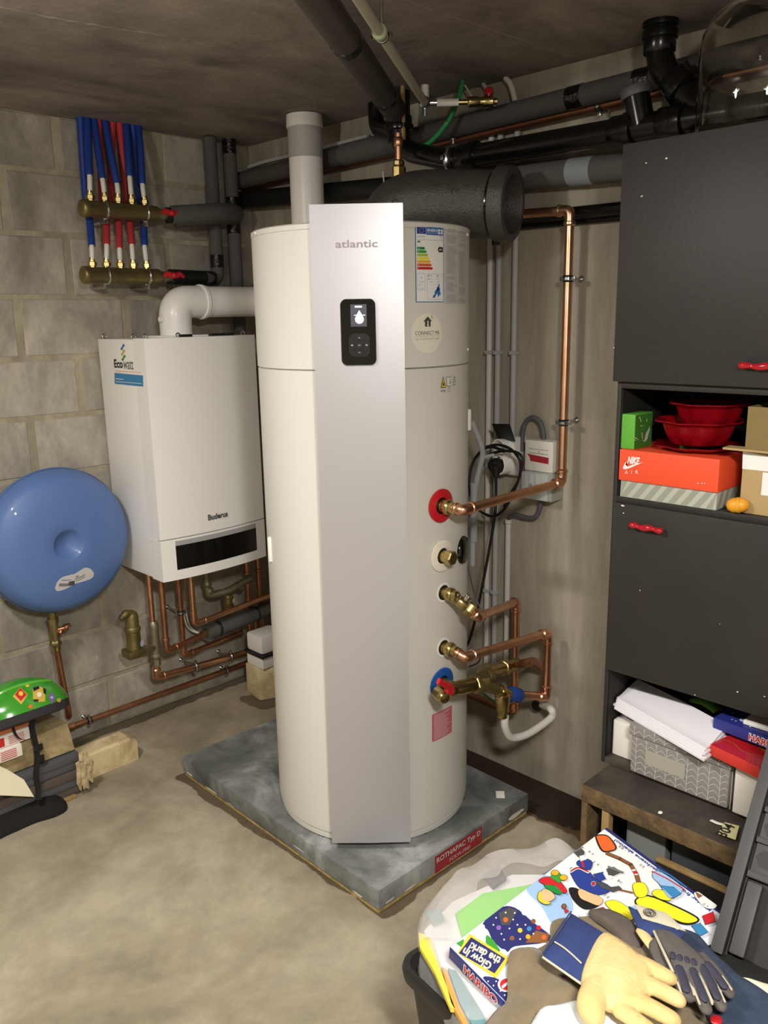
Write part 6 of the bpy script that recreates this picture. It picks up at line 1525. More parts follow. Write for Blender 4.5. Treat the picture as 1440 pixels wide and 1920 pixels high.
MB().box(P(72, 1402, y=y_)-V((.016, .004, .012)), P(72, 1402, y=y_)+V((.016, .003, .012)), .003).build('buckle', M_blackm, he)
MB().box(P(76, 1423, y=y_)-V((.014, .004, .014)), P(76, 1423, y=y_)+V((.014, .003, .014)), .003).build('buckle', M_blackm, he)

# general draped piece: star-shaped outline (world xy), height function, thickness
def sheet(outline, zf, th, rings_=9, n=4, sub=True):
    o = smooth_path([V((p.x, p.y, 0)) for p in outline], n, closed=True) if sub else [V((p.x, p.y, 0)) for p in outline]
    c = sum(o, V())/len(o); g = MB(); N_ = len(o); vs = [V((c.x, c.y, zf(c.x, c.y, 0)))]
    for j in range(1, rings_+1):
        s_ = j/rings_
        for p in o: q = c.lerp(p, s_); vs.append(V((q.x, q.y, zf(q.x, q.y, s_))))
    fs = [(0, 1+i, 1+(i+1) % N_) for i in range(N_)]
    for j in range(rings_-1):
        b0, b1 = 1+j*N_, 1+(j+1)*N_
        for i in range(N_): i2 = (i+1) % N_; fs.append((b0+i, b1+i, b1+i2, b0+i2))
    M_ = len(vs); vs += [v-V((0, 0, th)) for v in vs]; fs += [tuple(k+M_ for k in f[::-1]) for f in fs]
    b1 = 1+(rings_-1)*N_
    for i in range(N_): i2 = (i+1) % N_; fs.append((b1+i, b1+M_+i, b1+M_+i2, b1+i2))
    return g.add(vs, fs)
from mathutils import noise as mn
def nz(x, y, s, seed=0): return mn.noise(V((x*s+seed, y*s-seed, seed*1.7)))
# black pouch and cream sheet on the floor in front of the pile
ol = [P(x, y, z=.045) for x, y in ((-40, 1436), (0, 1455), (20, 1473), (50, 1484), (75, 1487), (95, 1476), (115, 1482), (124, 1498), (100, 1512), (60, 1525), (20, 1542), (-30, 1560), (-90, 1540))]
tag(sheet(ol, lambda x, y, s: .045*(1-s**4)+.014+.006*nz(x, y, 14), .012).build('black_pouch', M_strap, smooth=60), 'black fabric pouch lying on the floor in front of the stone pile', 'pouch')
g = MB(); q = [P(-30, 1425, y=-.47), P(12, 1442, y=-.47), P(45, 1462, y=-.48), P(64, 1494, y=-.49), P(-30, 1490, y=-.49)]
g.add(q+[p+V((0, .006, 0)) for p in q], [(0, 1, 2, 3, 4), (9, 8, 7, 6, 5)]+[(i, 5+i, 5+(i+1) % 5, (i+1) % 5) for i in range(5)]); tag(g.build('cream_board', PR['cream'], smooth=0), 'cream-coloured curved board leaning behind the black pouch', 'board')
q = P(88, 1522, z=.004); g = MB(); g.ball(q, .022, 10, (1.2, .6, .18)); tag(g.build('red_leaf', mat('dull_red', '#8a4a45', .8)), 'dull red flat scrap on the floor by the black pouch', 'scrap')

# ================================================================== BIN, BAG, BOX AND GLOVES IN THE FOREGROUND
bn = thing('plastic_bin', 'black plastic bin in the right foreground, filled with a bag, box and gloves', 'bin', (-1.1, -2.6, 0))
C0 = V((-1.380, -2.229, 0)); e1 = V((.990, -.139, 0)); e2 = V((-.139, -.990, 0)); BW, BL, BH = .58, .74, .42
def rrw(c, w_, l_, r, z, n=6):
    pts = []
    for (sx, sy, a0) in ((1, 1, 0), (-1, 1, 90), (-1, -1, 180), (1, -1, 270)):
        for k in range(n+1):
            a = math.radians(a0+90*k/n); x = sx*(w_/2-r)+r*math.cos(a); y = sy*(l_/2-r)+r*math.sin(a); pts.append(c+e1*x-e2*y+V((0, 0, z)))
    return pts
bc_ = C0+e1*(BW/2)+e2*(BL/2)
MB().loft([rrw(bc_, BW*.84, BL*.86, .03, .002), rrw(bc_, BW*.955, BL*.965, .035, BH-.03), rrw(bc_, BW*.93, BL*.945, .033, BH-.03), rrw(bc_, BW*.80, BL*.83, .03, .012)]).build('tub', M_bin, bn)
MB().loft([rrw(bc_, BW*.93, BL*.945, .035, BH-.034), rrw(bc_, BW*1.0, BL*1.0, .04, BH-.034), rrw(bc_, BW*1.01, BL*1.01, .042, BH-.012), rrw(bc_, BW*1.0, BL*1.0, .04, BH), rrw(bc_, BW*.965, BL*.97, .036, BH), rrw(bc_, BW*.93, BL*.945, .033, BH-.02)], cap=False).build('rim', M_bin, bn)
# plastic bag
bagpx = [(783, 1772), (780, 1743), (789, 1714), (812, 1680), (837, 1650), (870, 1628), (905, 1611), (945, 1600), (985, 1592), (1035, 1588), (1100, 1600), (1140, 1660), (1120, 1760), (1060, 1840), (980, 1900), (900, 1935), (858, 1925), (838, 1872), (813, 1820)]
bagol = [P(x, y, z=.455) for x, y in bagpx]
def bagz(x, y, s): return .462+.022*(1-s**3)-.085*max(0, s-.85)/.15*.9+(.004*nz(x, y, 9, 2)+.005*nz(x, y, 22, 5))*(1-s)*2 - .02*max(0, (x+1.0))
def clampz(x, y, top): return top
bg_ = sheet(bagol, lambda x, y, s: min(bagz(x, y, s), .455+.0*s), .0012, 14)
bag = tag(bg_.build('plastic_bag', M_bag, smooth=70), 'milky translucent plastic bag bulging over the black bin left side', 'bag')
# crumpled upper lip of the bag: loose folds standing up along the far edge
g = MB(); lip = [P(x, y, z=.455) for x, y in ((786, 1768), (783, 1742), (791, 1713), (815, 1680), (841, 1652), (872, 1630), (905, 1612), (945, 1600), (985, 1592), (1040, 1588), (1080, 1600))]; q = smooth_path(lip, 9)
cc = V((-1.05, -2.50, .46)); vs = []; fs = []
for i, p in enumerate(q):
    d = (cc-p).normalized(); f = i/(len(q)-1); h = .012+.010*nz(i*.07, 0, 1, 3)+.022*math.exp(-((f-.90)/.06)**2)
    o1 = .016*nz(i*.09, 2, 1, 4)
    vs += [p-V((0, 0, .03)), p, p+d*(.008+o1)+V((0, 0, h)), p+d*(.030+o1)+V((0, 0, h*.75)), p+d*(.065+o1*2)+V((0, 0, h*.15+.002))]
for i in range(len(q)-1):
    for k in range(4): fs.append((5*i+k, 5*i+k+1, 5*i+6+k, 5*i+5+k))
g.add(vs, fs).build('bag_lip', M_baglip, bag, smooth=70)
# things showing through the bag
def inner(name, label, pts, m, z, zt=0):
    o_ = [P(x, y, z=z) for x, y in pts]; c = sum(o_, V())/len(o_)
    g = MB(); n = len(o_); g.add([V((p.x, p.y, z)) for p in o_]+[V((p.x, p.y, z-.010)) for p in o_], [tuple(range(n)), tuple(range(2*n-1, n-1, -1))]+[(i, n+i, n+(i+1) % n, (i+1) % n) for i in range(n)])
    return tag(g.build(name, m, smooth=0), label, 'card')
zc_ = .4505
inner('green_card', 'bright green card showing through the milky bag', [(855, 1712), (905, 1675), (985, 1660), (1040, 1650), (960, 1720), (868, 1757)][::-1], M_greenp, zc_-.004)
inner('yellow_card', 'bright yellow card under the bag at its left edge', [(785, 1748), (806, 1757), (822, 1808), (853, 1890), (845, 1890), (815, 1822), (787, 1775)][::-1], M_yelp, zc_-.004)
inner('teal_card', 'grey-teal card strip under the bag near the box', [(840, 1815), (855, 1820), (905, 1900), (918, 1930), (890, 1930), (862, 1880)][::-1], M_teal, zc_-.004)
inner('orange_card', 'narrow orange-brown card strip beside the teal one under the bag', [(828, 1812), (838, 1818), (860, 1882), (884, 1930), (874, 1930), (846, 1880)][::-1], M_orangep, zc_-.004)
inner('white_card', 'large white card filling the bag under the other cards', [(795, 1745), (850, 1690), (960, 1640), (1100, 1640), (1080, 1800), (940, 1930), (868, 1922), (835, 1850)][::-1], M_paper, zc_-.018)
inner('blue_card', 'small blue-grey card at the far left of the bag', [(800, 1712), (822, 1700), (832, 1720), (812, 1730)][::-1], M_teal, zc_-.003)
inner('dark_card', 'dark grey card at the far end of the bag', [(905, 1640), (935, 1622), (950, 1645), (925, 1662)][::-1], M_dgrey, zc_-.003)
# calendar box
A, B, Cc = V((-1.344, -2.348, .500)), V((-.824, -2.399, .545)), V((-.847, -2.681, .491))
ux = (B-A).normalized(); L1 = (B-A).length; vy_ = (Cc-B); vy_ = (vy_-ux*vy_.dot(ux)).normalized(); L2 = .375; Dd = A+vy_*L2; nb = ux.cross(-vy_).normalized(); TH = .032
cal = thing('calendar_box', 'flat white and blue illustrated sweets calendar box lying on the bag', 'box', (A+Cc)/2-nb*TH)
MB().hexa([q-nb*TH for q in (Dd, Dd+ux*L1, B, A)]+[Dd, Dd+ux*L1, B, A], .0012).build('carton', M_bluecard, cal)
S_c = Plane(Dd+nb*.0004, ux, -vy_)
def cu(px, py): u, v = S_c.uv(px, py); return (min(max(u, .001), L1-.001), min(max(v, .001), L2-.001))
art = [0]
def smooth2(pts):
    return [(q.x, q.y) for q in smooth_path([V((x, y, 0)) for x, y in pts], 4, closed=True)]
def pc(c_, pts, h=None, ink=0):
    if len(pts) >= 5 and c_ != 'dgrey': pts = smooth2(pts)
    if ink:
        cx = sum(p[0] for p in pts)/len(pts); cy = sum(p[1] for p in pts)/len(pts)
        big = []
        for x, y in pts: l = math.hypot(x-cx, y-cy) or 1; big.append((x+(x-cx)/l*ink, y+(y-cy)/l*ink))
        pc('black', big) if len(big) < 5 else pc_raw('black', big)
    pc_raw(c_, pts)
def pc_raw(c_, pts):
    art[0] += 1; P_.use(PR[c_] if isinstance(c_, str) else c_); 
    q = [cu(x, y) for x, y in pts]; ar = sum(q[i-1][0]*q[i][1]-q[i][0]*q[i-1][1] for i in range(len(q)))
    P_.poly(S_c, q if ar > 0 else q[::-1], .0004+.00006*art[0])
def line(c_, pts, w_):
    P_.use(PR[c_]); art[0] += 1; h = .0004+.00006*art[0]; q = [V((*cu(x, y), 0)) for x, y in pts]
    for i in range(len(q)-1):
        d = (q[i+1]-q[i]); 
        if d.length < 1e-6: continue
        nn = V((-d.y, d.x, 0)).normalized()*w_/2; d = d.normalized()*w_*.3
        P_.add([S_c.at(*(q[i]-d+nn)[:2], h), S_c.at(*(q[i]-d-nn)[:2], h), S_c.at(*(q[i+1]+d-nn)[:2], h), S_c.at(*(q[i+1]+d+nn)[:2], h)], [(0, 1, 2, 3)])
P_ = MB(); P_.use(PR['ice']).rect(S_c, .001, .001, L1-.001, L2-.001, .0003)
pc('white', [(1000, 1660), (1137, 1556), (1200, 1600), (1250, 1660), (1180, 1720), (1060, 1700)])
pc('sky', [(1150, 1566), (1172, 1582), (1260, 1642), (1330, 1690), (1335, 1684), (1270, 1630), (1175, 1566), (1158, 1558)])
pc('sky', [(985, 1665), (1020, 1640), (1060, 1668), (1075, 1705), (1040, 1735), (1015, 1700)])
pc('sky', [(1180, 1700), (1230, 1690), (1250, 1720), (1210, 1740)])
P_.use(PR['navy']).rect(S_c, L1-.010, .001, L1-.001, L2-.001, .0006)
P_.build('calendar_ground', None, cal, smooth=0)
P_ = MB()   # night market scene
pc('navy', [(905, 1732), (935, 1703), (965, 1702), (1000, 1730), (1032, 1755), (1020, 1768), (965, 1775), (950, 1785), (925, 1765), (915, 1745)])
pc('brown', [(985, 1768), (1005, 1745), (1030, 1752), (1026, 1768)]); pc('dgrey', [(935, 1712), (955, 1702), (970, 1708), (955, 1735), (940, 1735)])
for (x, y, c_) in ((948, 1725, 'orange'), (935, 1740, 'purple'), (975, 1745, 'yellow'), (1010, 1740, 'red'), (1020, 1758, 'orange'), (990, 1757, 'g5'), (960, 1760, 'brown'), (1000, 1728, 'brown'), (992, 1742, 'teal')): pc(c_, reg(x, y, 4.5, 7))
for (x, y) in ((948, 1712), (962, 1725), (925, 1735), (940, 1752), (970, 1735), (985, 1735), (955, 1742), (975, 1762), (930, 1722), (965, 1713), (1000, 1752), (945, 1763)): pc('white', reg(x, y, 1.6, 5))
for (x, y, r) in ((975, 1700, 9), (990, 1692, 8), (1000, 1705, 9), (1010, 1720, 8), (985, 1713, 7)): pc('white', reg(x, y, r, 9, ry=r*.7))
for (x, y, r) in ((898, 1748, 8), (908, 1760, 6), (942, 1790, 9), (903, 1740, 6)): pc('white', reg(x, y, r, 9))
pc('g2', [(912, 1755), (925, 1765), (938, 1785), (925, 1782), (912, 1772)]); pc('g2', [(855, 1770), (870, 1762), (868, 1780)])
P_.build('market_picture', None, cal, smooth=0)
P_ = MB()   # sign
pc('yellow', [(852, 1793), (880, 1752), (955, 1798), (930, 1836)]); pc('navy', [(860, 1789), (883, 1759), (947, 1799), (927, 1827)])
def ctext(body, p0, p1, hpx, c_, bold=.0, h=.004):
    """lettering from pixel p0 to p1 on the lid; the letters' tops point to the near left"""
    a, b = V((*S_c.uv(*p0), 0)), V((*S_c.uv(*p1), 0)); d = b-a; art[0] += 1
    P_.use(PR[c_]).text(S_c, body, a.x, a.y, d.length, hpx, h=.0006+.00006*art[0], bold=bold, rot=math.atan2(d.y, d.x))
ctext('Glow in', (924, 1808), (872, 1778), .019, 'cream', .03); ctext('the dark!', (941, 1798), (884, 1768), .020, 'cream', .03)
pc('navy', [(905, 1835), (935, 1838), (960, 1862), (950, 1880), (935, 1872)]); 
for (x, y) in ((915, 1842), (925, 1850), (938, 1860), (946, 1868), (930, 1842)): pc('white', reg(x, y, 1.5, 5))
pc('white', reg(948, 1848, 15, 16, ry=14)); pc('red', reg(949, 1848, 12, 16, ry=11)); pc('white', [(942, 1856), (940, 1851), (956, 1839), (958, 1843)])
P_.build('glow_sign', None, cal, smooth=0)
P_ = MB()   # hockey stick
pc('black', [(1116, 1574), (1120, 1567), (1140, 1569), (1156, 1590), (1148, 1598), (1128, 1598)]); pc('orange', [(1119, 1574), (1121, 1569), (1139, 1571), (1153, 1590), (1147, 1596), (1130, 1596)])
line('black', [(1138, 1602), (1162, 1612), (1182, 1623), (1192, 1640), (1200, 1665), (1214, 1695)], .0105); line('brown', [(1138, 1602), (1162, 1612), (1182, 1623), (1192, 1640), (1200, 1665), (1214, 1695)], .0085)
line('white', [(1188, 1634), (1192, 1641)], .0085); line('red', [(1190, 1637), (1191, 1639)], .009)
line('brown', [(1150, 1668), (1185, 1676)], .005)
P_.build('hockey_stick_picture', None, cal, smooth=0)
P_ = MB()   # plain skater, upside down as printed
pc('black', [(1066, 1668), (1074, 1690), (1095, 1707), (1118, 1704), (1126, 1694), (1112, 1686), (1092, 1680), (1082, 1668)])
pc('skin', [(1084, 1672), (1098, 1668), (1118, 1680), (1130, 1690), (1122, 1700), (1104, 1694), (1088, 1686)], ink=.9)
pc('eublue', [(1068, 1634), (1082, 1628), (1100, 1632), (1116, 1650), (1140, 1662), (1142, 1674), (1120, 1680), (1098, 1672), (1082, 1662)], ink=.9)
pc('white', [(1067, 1634), (1082, 1626), (1104, 1634), (1102, 1640), (1084, 1632), (1070, 1639)]); pc('red', [(1070, 1635), (1083, 1629), (1102, 1636), (1101, 1638), (1084, 1631), (1071, 1637)], ink=.9)
pc('eublue', [(1082, 1618), (1098, 1613), (1110, 1620), (1104, 1634), (1085, 1627)], ink=.9); pc('red', [(1088, 1616), (1092, 1614), (1096, 1630), (1092, 1629)], ink=.9)
pc('eublue', [(1112, 1642), (1130, 1638), (1136, 1650), (1122, 1656)], ink=.9); pc('white', [(1130, 1640), (1142, 1637), (1148, 1648), (1138, 1654)])
pc('dgrey', [(1074, 1600), (1088, 1592), (1096, 1600), (1094, 1608), (1084, 1610)]); pc('mid', [(1072, 1598), (1092, 1590), (1094, 1592), (1074, 1602)]); pc('white', [(1086, 1608), (1094, 1606), (1100, 1614), (1088, 1618)])
pc('dgrey', [(1136, 1632), (1150, 1628), (1166, 1638), (1150, 1645), (1140, 1644)]); pc('mid', [(1140, 1626), (1170, 1638), (1168, 1641), (1138, 1629)])
pc('dgrey', [(1112, 1654), (1128, 1658), (1146, 1666), (1160, 1664), (1166, 1670), (1150, 1676), (1128, 1668)])
pc('white', reg(1112, 1660, 4.5, 9)); pc('red', reg(1112, 1660, 3, 9), ink=.9)
P_.build('skater_picture', None, cal, smooth=0)
P_ = MB()   # small figure in green and red
pc('skin', [(1012, 1680), (1020, 1670), (1034, 1676), (1040, 1686), (1028, 1694), (1014, 1690)], ink=.9); pc('yellow', [(1008, 1682), (1013, 1674), (1018, 1690), (1032, 1696), (1022, 1699), (1010, 1692)], ink=.9)
pc('g1', [(1020, 1664), (1034, 1656), (1054, 1668), (1050, 1680), (1036, 1676)], ink=.9); pc('red', [(1010, 1655), (1022, 1648), (1044, 1652), (1062, 1672), (1056, 1678), (1040, 1664), (1022, 1662)], ink=.9)
pc('g2', [(1030, 1648), (1044, 1636), (1056, 1648), (1048, 1660)], ink=.9); pc('g5', reg(1040, 1640, 7, 10, ry=5), ink=.9); pc('g5', reg(1056, 1649, 7, 10, ry=5), ink=.9)
pc('red', [(1056, 1705), (1066, 1712), (1060, 1716)], ink=.9); pc('brown', reg(1057, 1703, 4, 8), ink=.9); pc('white', [(1078, 1720), (1086, 1714), (1088, 1722)])
P_.build('child_picture', None, cal, smooth=0)
P_ = MB()   # plain yellow sledge and blue skate stand-ins
pc('black', [(1190, 1690), (1215, 1682), (1262, 1700), (1308, 1724), (1302, 1736), (1276, 1736), (1232, 1716), (1196, 1704)]); pc('g4', [(1193, 1691), (1215, 1685), (1261, 1703), (1304, 1725), (1300, 1733), (1277, 1733), (1233, 1713), (1198, 1702)], ink=.9)
pc('g4', [(1186, 1662), (1206, 1660), (1214, 1676), (1206, 1686), (1192, 1684)], ink=.9); pc('g4', [(1222, 1680), (1230, 1672), (1252, 1678), (1256, 1692), (1238, 1690)], ink=.9)
pc('sky', [(1224, 1640), (1240, 1640), (1278, 1668), (1268, 1684), (1252, 1686), (1236, 1662), (1224, 1650)], ink=.9); pc('teal', [(1236, 1664), (1262, 1668), (1276, 1680), (1262, 1688)], ink=.9)
line('red', [(1222, 1638), (1250, 1652), (1282, 1672)], .0035); line('teal', [(1230, 1632), (1256, 1646), (1286, 1668)], .003)
pc('white', [(1300, 1680), (1316, 1678), (1342, 1694), (1338, 1708), (1318, 1704)]); pc('brown', [(1302, 1676), (1316, 1684), (1308, 1688)], ink=.9); pc('red', [(1316, 1722), (1336, 1714), (1340, 1732), (1322, 1738)], ink=.9)
pc('teal', [(1296, 1740), (1312, 1736), (1326, 1752), (1310, 1760)], ink=.9); pc('red', [(1108, 1712), (1130, 1706), (1150, 1722), (1132, 1730)], ink=.9); pc('g4', [(1134, 1698), (1156, 1694), (1186, 1716), (1182, 1730), (1160, 1722)], ink=.9)
P_.build('sledge_picture', None, cal, smooth=0)
P_ = MB()
for tx_, x, y in (('11', 1118, 1622), ('22', 1204, 1627), ('23', 1138, 1684), ('17', 1322, 1700), ('8', 1165, 1592), ('4', 1162, 1656), ('14', 1108, 1602)): ctext(tx_, (x+5, y+3), (x-4, y-3), .006, 'mid', 0)
a_, b_ = (1336, 1694), (1159, 1570); P_.use(PR['eublue']); art[0] += 1
u0 = L1-.027; P_.text(S_c, 'Kinder froh und Erwachsene ebenso!', L1-.014, S_c.uv(1340, 1700)[1], abs(S_c.uv(1159, 1570)[1]-S_c.uv(1340, 1700)[1]), .0095, h=.0012, bold=.03, rot=PI/2)
P_.build('lid_lettering', None, cal, smooth=0)['kind'] = 'stuff'
S_cs = Plane(A-nb*TH-ux*.0008, vy_, nb); P_ = MB(); u = S_cs.uv(869, 1828)[0]; u2 = S_cs.uv(931, 1886)[0]
P_.use(PR['white']).text(S_cs, 'HARIBO', u-.002, .0035, u2-u+.004, .025, h=.0006, bold=.085); P_.use(PR['red']).text(S_cs, 'HARIBO', u, .0055, u2-u, .021, h=.0011, bold=.025)
P_.build('side_lettering', None, cal, smooth=0)

# cloths
def top_of(x, y):
    """height of the calendar lid plane at x, y"""
    q = A; return q.z-(nb.x*(x-q.x)+nb.y*(y-q.y))/nb.z
ZG = .535
def cloth(name, label, pts, m, z, th=.012, amp=.006, scale=16, seed=0, edge=.012, kind='cloth', sub=True):
    ol = [P(x, y, z=z) for x, y in pts]
    def zf(x, y, s):
        h = max(z-edge*s**5+amp*nz(x, y, scale, seed)+amp*.5*nz(x, y, scale*2.7, seed+3), 0)
        return max(h, top_of(x, y)+.003+th if (-.139*0+x) < -.80 and y > -2.75 and th < .02 else h)
    return tag(sheet(ol, zf, th, 12, sub=sub).build(name, m, smooth=70), label, kind)
cloth('brown_cloth', 'crumpled brown cloth garment under the yellow leather glove', [(1037, 1722), (1030, 1752), (1000, 1768), (962, 1774), (952, 1800), (950, 1862), (925, 1885), (885, 1935), (900, 2000), (1100, 2010), (1310, 1980), (1345, 1905), (1300, 1850), (1250, 1795), (1200, 1745), (1140, 1712), (1086, 1714)], M_brown, .518, .010, .022, 11, 1)
cloth('grey_cloth', 'dark grey-brown cloth collar between the brown cloth and the calendar box', [(1104, 1700), (1140, 1696), (1190, 1722), (1205, 1760), (1180, 1765), (1140, 1728)], mat('grey_collar_cloth', '#5f554f', .9, var=.1, vscale=40), .537, .008, .004, 20, 2)
cloth('white_cloth', 'bright white cloth at the bottom under the yellow leather glove', [(985, 1935), (1012, 1889), (1051, 1874), (1095, 1862), (1180, 1875), (1250, 1890), (1300, 1940), (1290, 2020), (990, 2020)], M_wcloth, .540, .008, .010, 12, 3)
cloth('blue_jeans_cloth', 'dark blue denim cloth to the right of the grey glove', [(1272, 1733), (1305, 1742), (1340, 1775), (1395, 1826), (1470, 1880), (1490, 2010), (1360, 2020), (1340, 1920), (1300, 1830), (1275, 1770)], M_jeans, .526, .012, .006, 10, 4)
cloth('cream_cloth', 'cream cloth edge at the right foreground beyond the denim', [(1386, 1822), (1440, 1836), (1500, 1845), (1520, 1900), (1470, 1890), (1425, 1856)], PR['cream'], .500, .010, .004, 10, 5)
cloth('black_cloth', 'black fabric under the leaning grey crate panel', [(1320, 1768), (1400, 1755), (1500, 1740), (1510, 1850), (1440, 1842), (1390, 1828), (1345, 1795)], M_strap, .495, .010, .004, 10, 6)
q = P(1343, 1912, z=.535); g = MB(); g.ball(q, .009, 12, (1.4, 1.1, .4)); tag(g.build('red_ball', M_red), 'small red rounded piece beside the grey glove fingertips', 'toy')
# gloves
def glove(name, label, cat, zc, palm, fingers, thumb, m, cuff=None, flat=.55, vox=.0035):
    """palm and fingers grown together into one skin by voxel remeshing"""
    g = MB(); pts = [P(x, y, z=zc) for x, y in palm]; n = len(pts); c = sum(pts, V())/n
    o = smooth_path(pts, 4, closed=True); rg = []
    for (f, h) in ((.80, -.014), (.96, -.010), (1.0, 0), (.95, .010), (.78, .0165), (.4, .019)): rg.append([c+(p-c)*f+V((0, 0, h)) for p in o])
    g.loft(rg)
    for path, r in fingers+[thumb]:
        q = smooth_path([P(x, y, z=zc+dz) for x, y, dz in path], 6); k = len(q)
        rad = [r*(1.02-.18*(i/(k-1))) for i in range(k)]
        d = (q[-1]-q[-2]).normalized(); q += [q[-1]+d*r*.40, q[-1]+d*r*.68, q[-1]+d*r*.80]; rad += [r*.70, r*.42, r*.12]
        g.tube(q, rad, 16, flat=((0, 0, 1), .72))
    o_ = g.build('tmp', m); md = o_.modifiers.new('r', 'REMESH'); md.mode = 'VOXEL'; md.voxel_size = vox; sm = o_.modifiers.new('s', 'SMOOTH'); sm.factor = .5; sm.iterations = 4
    me = bpy.data.meshes.new_from_object(o_.evaluated_get(bpy.context.evaluated_depsgraph_get())); bpy.data.objects.remove(o_)
    me.polygons.foreach_set('use_smooth', [True]*len(me.polygons)); me.materials.clear(); me.materials.append(m)
    t = thing(name, label, cat, c-V((0, 0, .02)))
    h = bpy.data.objects.new('glove_hand', me); col.objects.link(h); adopt(h, t); return t
Z1 = .572
g1 = glove('leather_glove', 'pale yellow leather work glove with navy cuff, palm up in the foreground', 'glove', Z1,
    [(1130, 1752), (1165, 1768), (1205, 1800), (1226, 1832), (1218, 1868), (1196, 1898), (1150, 1896), (1108, 1876), (1088, 1842), (1104, 1790)],
    [([(1180, 1798, 0), (1212, 1811, .004), (1246, 1829, .002), (1256, 1834, -.002)], .0180), ([(1185, 1834, 0), (1225, 1850, .005), (1262, 1869, .002), (1272, 1875, -.003)], .0182),
     ([(1175, 1868, 0), (1210, 1884, .005), (1248, 1904, .002), (1262, 1911, -.003)], .0182), ([(1160, 1892, 0), (1190, 1912, .003), (1225, 1938, .0), (1240, 1948, -.003)], .0170)],
    ([(1122, 1850, 0), (1110, 1874, .006), (1108, 1892, .006), (1112, 1902, .002)], .0270), M_leather)
g = MB(); cf = [P(x, y, z=Z1-.004) for x, y in ((1071, 1714), (1134, 1752), (1092, 1846), (1018, 1793))]
def pillow(c4, h, nseg=8, puff=.006):
    g = MB(); vs = []; fs = []
    for s_ in (1, -1):
        for a in range(nseg+1):
            for b in range(nseg+1):
                s, t = a/nseg, b/nseg; p = c4[0].lerp(c4[1], s).lerp(c4[3].lerp(c4[2], s), t); e = min(1, 6*min(s, 1-s, t, 1-t)); vs.append(p+V((0, 0, s_*(h*(.25+.75*e)+puff*math.sin(s*PI)*math.sin(t*PI)))))
    M_ = (nseg+1)**2
    for a in range(nseg):
        for b in range(nseg): k = a*(nseg+1)+b; f = (k, k+nseg+1, k+nseg+2, k+1); fs.append(f[::-1]); fs.append(tuple(i+M_ for i in f))
    for a in range(nseg):
        for (k0, k1) in ((a*(nseg+1), (a+1)*(nseg+1)), ((a+1)*(nseg+1)+nseg, a*(nseg+1)+nseg), (a+1, a), (nseg*(nseg+1)+a, nseg*(nseg+1)+a+1)): fs.append((k0, k1, k1+M_, k0+M_))
    return g.add(vs, fs)
pillow(cf, .009).build('cuff', M_navy, g1, smooth=50)
MB().tube(smooth_path([cf[3]+V((0, 0, -.002)), cf[3].lerp(cf[2], .5)+V((0, 0, -.001)), cf[2]], 6), .0026, 8).build('cuff_piping', M_pipe, g1)
MB().tube(smooth_path([P(1040, 1766, z=Z1+.011), P(1056, 1776, z=Z1+.0125), P(1072, 1789, z=Z1+.0115), P(1090, 1806, z=Z1+.009)], 5), .0016, 6).build('cuff_seam', M_pipe, g1)
MB().tube([cf[3]+V((0, 0, .006)), cf[3].lerp(cf[0], .5)+V((0, 0, .010)), cf[0]+V((0, 0, .006))], .0016, 6).build('cuff_hem', M_navy, g1)
Z2 = .560
g2 = glove('grey_glove', 'dark grey work glove with padded fingers and cream strap with round emblem', 'glove', Z2,
    [(1226, 1748), (1255, 1752), (1290, 1778), (1322, 1808), (1330, 1828), (1300, 1838), (1272, 1828), (1250, 1800), (1232, 1775)],
    [([(1262, 1805, 0), (1272, 1835, .004), (1286, 1860, .0), (1291, 1868, -.004)], .0145), ([(1286, 1808, 0), (1302, 1843, .005), (1318, 1878, .0), (1324, 1892, -.004)], .0140),
     ([(1303, 1800, 0), (1328, 1836, .005), (1346, 1872, .0), (1352, 1886, -.004)], .0140), ([(1312, 1792, 0), (1340, 1820, .004), (1361, 1850, .0), (1368, 1862, -.004)], .0130)],
    ([(1232, 1768, 0), (1226, 1776, -.002), (1234, 1798, -.006), (1246, 1812, -.008)], .0110), M_gglove, vox=.003)
for i, path in enumerate(([(1272, 1812), (1280, 1836), (1290, 1864)], [(1294, 1812), (1308, 1844), (1324, 1882)], [(1312, 1808), (1330, 1840), (1348, 1878)], [(1322, 1806), (1340, 1826), (1362, 1857)])):
    q = smooth_path([P(x, y, z=Z2+.010) for x, y in path], 5); q = [p+V((0, 0, .0035)) for p in q]; MB().tube(q, [.003]+[.0075]*(len(q)-2)+[.003], 10, flat=((0, 0, 1), .4)).build('finger_pad', M_gpad, g2)
    for s_ in (-1, 1): MB().tube([p+(q[-1]-q[0]).normalized().cross(V((0, 0, 1)))*s_*.0108+V((0, 0, -.0045)) for p in q], .0021, 6).build('finger_piping', M_pipe, g2)
MB().tube(smooth_path([P(1226, 1746, z=Z2+.010), P(1243, 1782, z=Z2+.0185), P(1262, 1822, z=Z2+.018)], 6), .0026, 6).build('back_piping', M_pipe, g2)
for k in range(4):
    a = P(1262+k*13, 1790+k*4, z=Z2+.0195); MB().tube([a-V((.006, .004, .003)), a, a+V((.006, .004, -.003))], .005, 8, flat=((0, 0, 1), .5)).build('knuckle_pad', M_gpad, g2)
cf2 = [P(x, y, z=Z2+.002) for x, y in ((1180, 1702), (1262, 1742), (1284, 1762), (1226, 1752))]
pillow([P(1178, 1700, z=Z2), P(1284, 1752, z=Z2), P(1262, 1775, z=Z2), P(1196, 1740, z=Z2)], .008).build('cuff', M_navy, g2, smooth=50)
stp = pillow([P(1189, 1695, z=Z2+.016), P(1250, 1712, z=Z2+.016), P(1286, 1746, z=Z2+.010), P(1204, 1722, z=Z2+.016)], .0022, puff=.001).build('strap', M_pipe, g2, smooth=50)
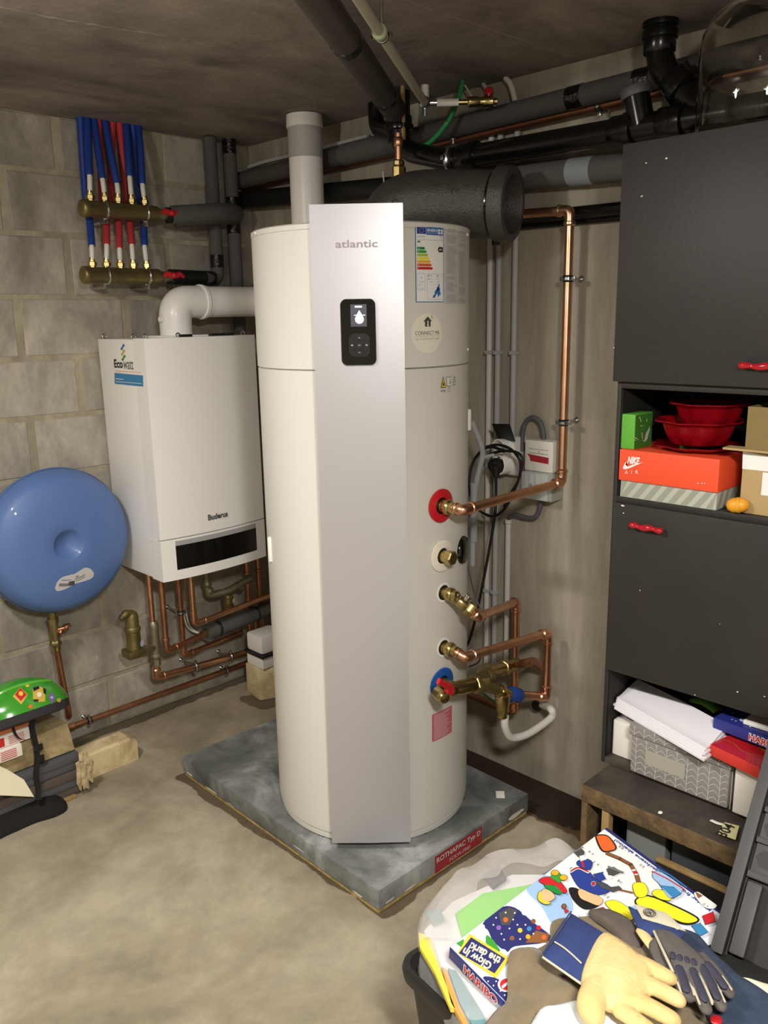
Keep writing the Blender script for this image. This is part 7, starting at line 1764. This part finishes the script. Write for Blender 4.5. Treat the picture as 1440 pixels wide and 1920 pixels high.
q = P(1218, 1711, z=Z2+.021); S_q = Plane(q, P(1262, 1738, z=Z2+.021)-P(1204, 1716, z=Z2+.021), V((-.5, .6, 0))); 
S_q = Plane(q, (P(1240, 1720, z=Z2+.021)-q), V((0, 0, 1)).cross(P(1240, 1720, z=Z2+.021)-q)); g = MB().use(PR['dgrey']); g.disc(S_q, 0, 0, .0125, .0, hole=.88); g.disc(S_q, 0, 0, .0095, .0, hole=.80); g.text(S_q, 'OK', -.006, -.0045, .012, .009, h=0, bold=.06); g.build('emblem', None, stp, smooth=0)
# yellow leather thumb panel of the grey glove
q = smooth_path([P(1200, 1742, z=Z2-.006), P(1214, 1762, z=Z2-.004), P(1232, 1785, z=Z2-.006), P(1242, 1800, z=Z2-.010)], 5); MB().tube(q, [.008]+[.011]*(len(q)-3)+[.009, .005], 12, flat=((0, 0, 1), .6)).build('leather_palm_edge', M_leather, g2)

# leaning crate panel
K0 = V((-.988, -2.73, .500)); k1 = V((-.978, -2.841, .5))-K0; k1.normalize(); k2 = (V((-.698, -2.704, .822))-K0); k2.normalize()
cr = thing('folded_crate', 'dark grey folded plastic crate panel leaning at the right edge', 'crate', K0)
S_k = Plane(K0, k1, k2)
if S_k.n.dot(CAM-K0) < 0: S_k = Plane(K0, k1, k2); S_k.n = -S_k.n
KL = .56; KW = .50
def kbox(name, u0, v0, u1, v1, h0, h1, m=M_greycr, bev=.002):
    p = [S_k.at(u0, v0, h0), S_k.at(u1, v0, h0), S_k.at(u1, v1, h0), S_k.at(u0, v1, h0), S_k.at(u0, v0, h1), S_k.at(u1, v0, h1), S_k.at(u1, v1, h1), S_k.at(u0, v1, h1)]
    return MB().hexa(p, bev).build(name, m, cr)
kbox('back_plate', .004, .002, KW, KL, -.030, -.022, M_darkcr)
kbox('edge_rail', 0, 0, .024, KL, -.032, 0)
kbox('edge_rail', .0245, KL-.024, KW, KL, -.032, 0)
kbox('groove', .026, .004, .030, .18, -.028, -.014, M_darkcr, 0)
kbox('handle_bar', .034, .010, .064, .155, -.020, .004, bev=.005)
kbox('cross_rib', .028, .162, KW, .176, -.030, -.004)
for v_ in (.235, .300, .365, .430): kbox('cross_rib', .028, v_, KW, v_+.012, -.030, -.004)
for u_ in (.080, .150, .230): kbox('upright_rib', u_, .176, u_+.012, KL-.024, -.030, -.006)
kbox('infill', .030, .176, .078, .5, -.024, -.012)
for i, v_ in enumerate((.186, .250, .315, .380)):
    g = MB(); g.poly(S_k, [(.034, v_+.022), (.044, v_+.004), (.068, v_+.002), (.076, v_+.020), (.066, v_+.036), (.046, v_+.038)], -.0112); g.build('hex_recess', M_blackm, cr, smooth=0)
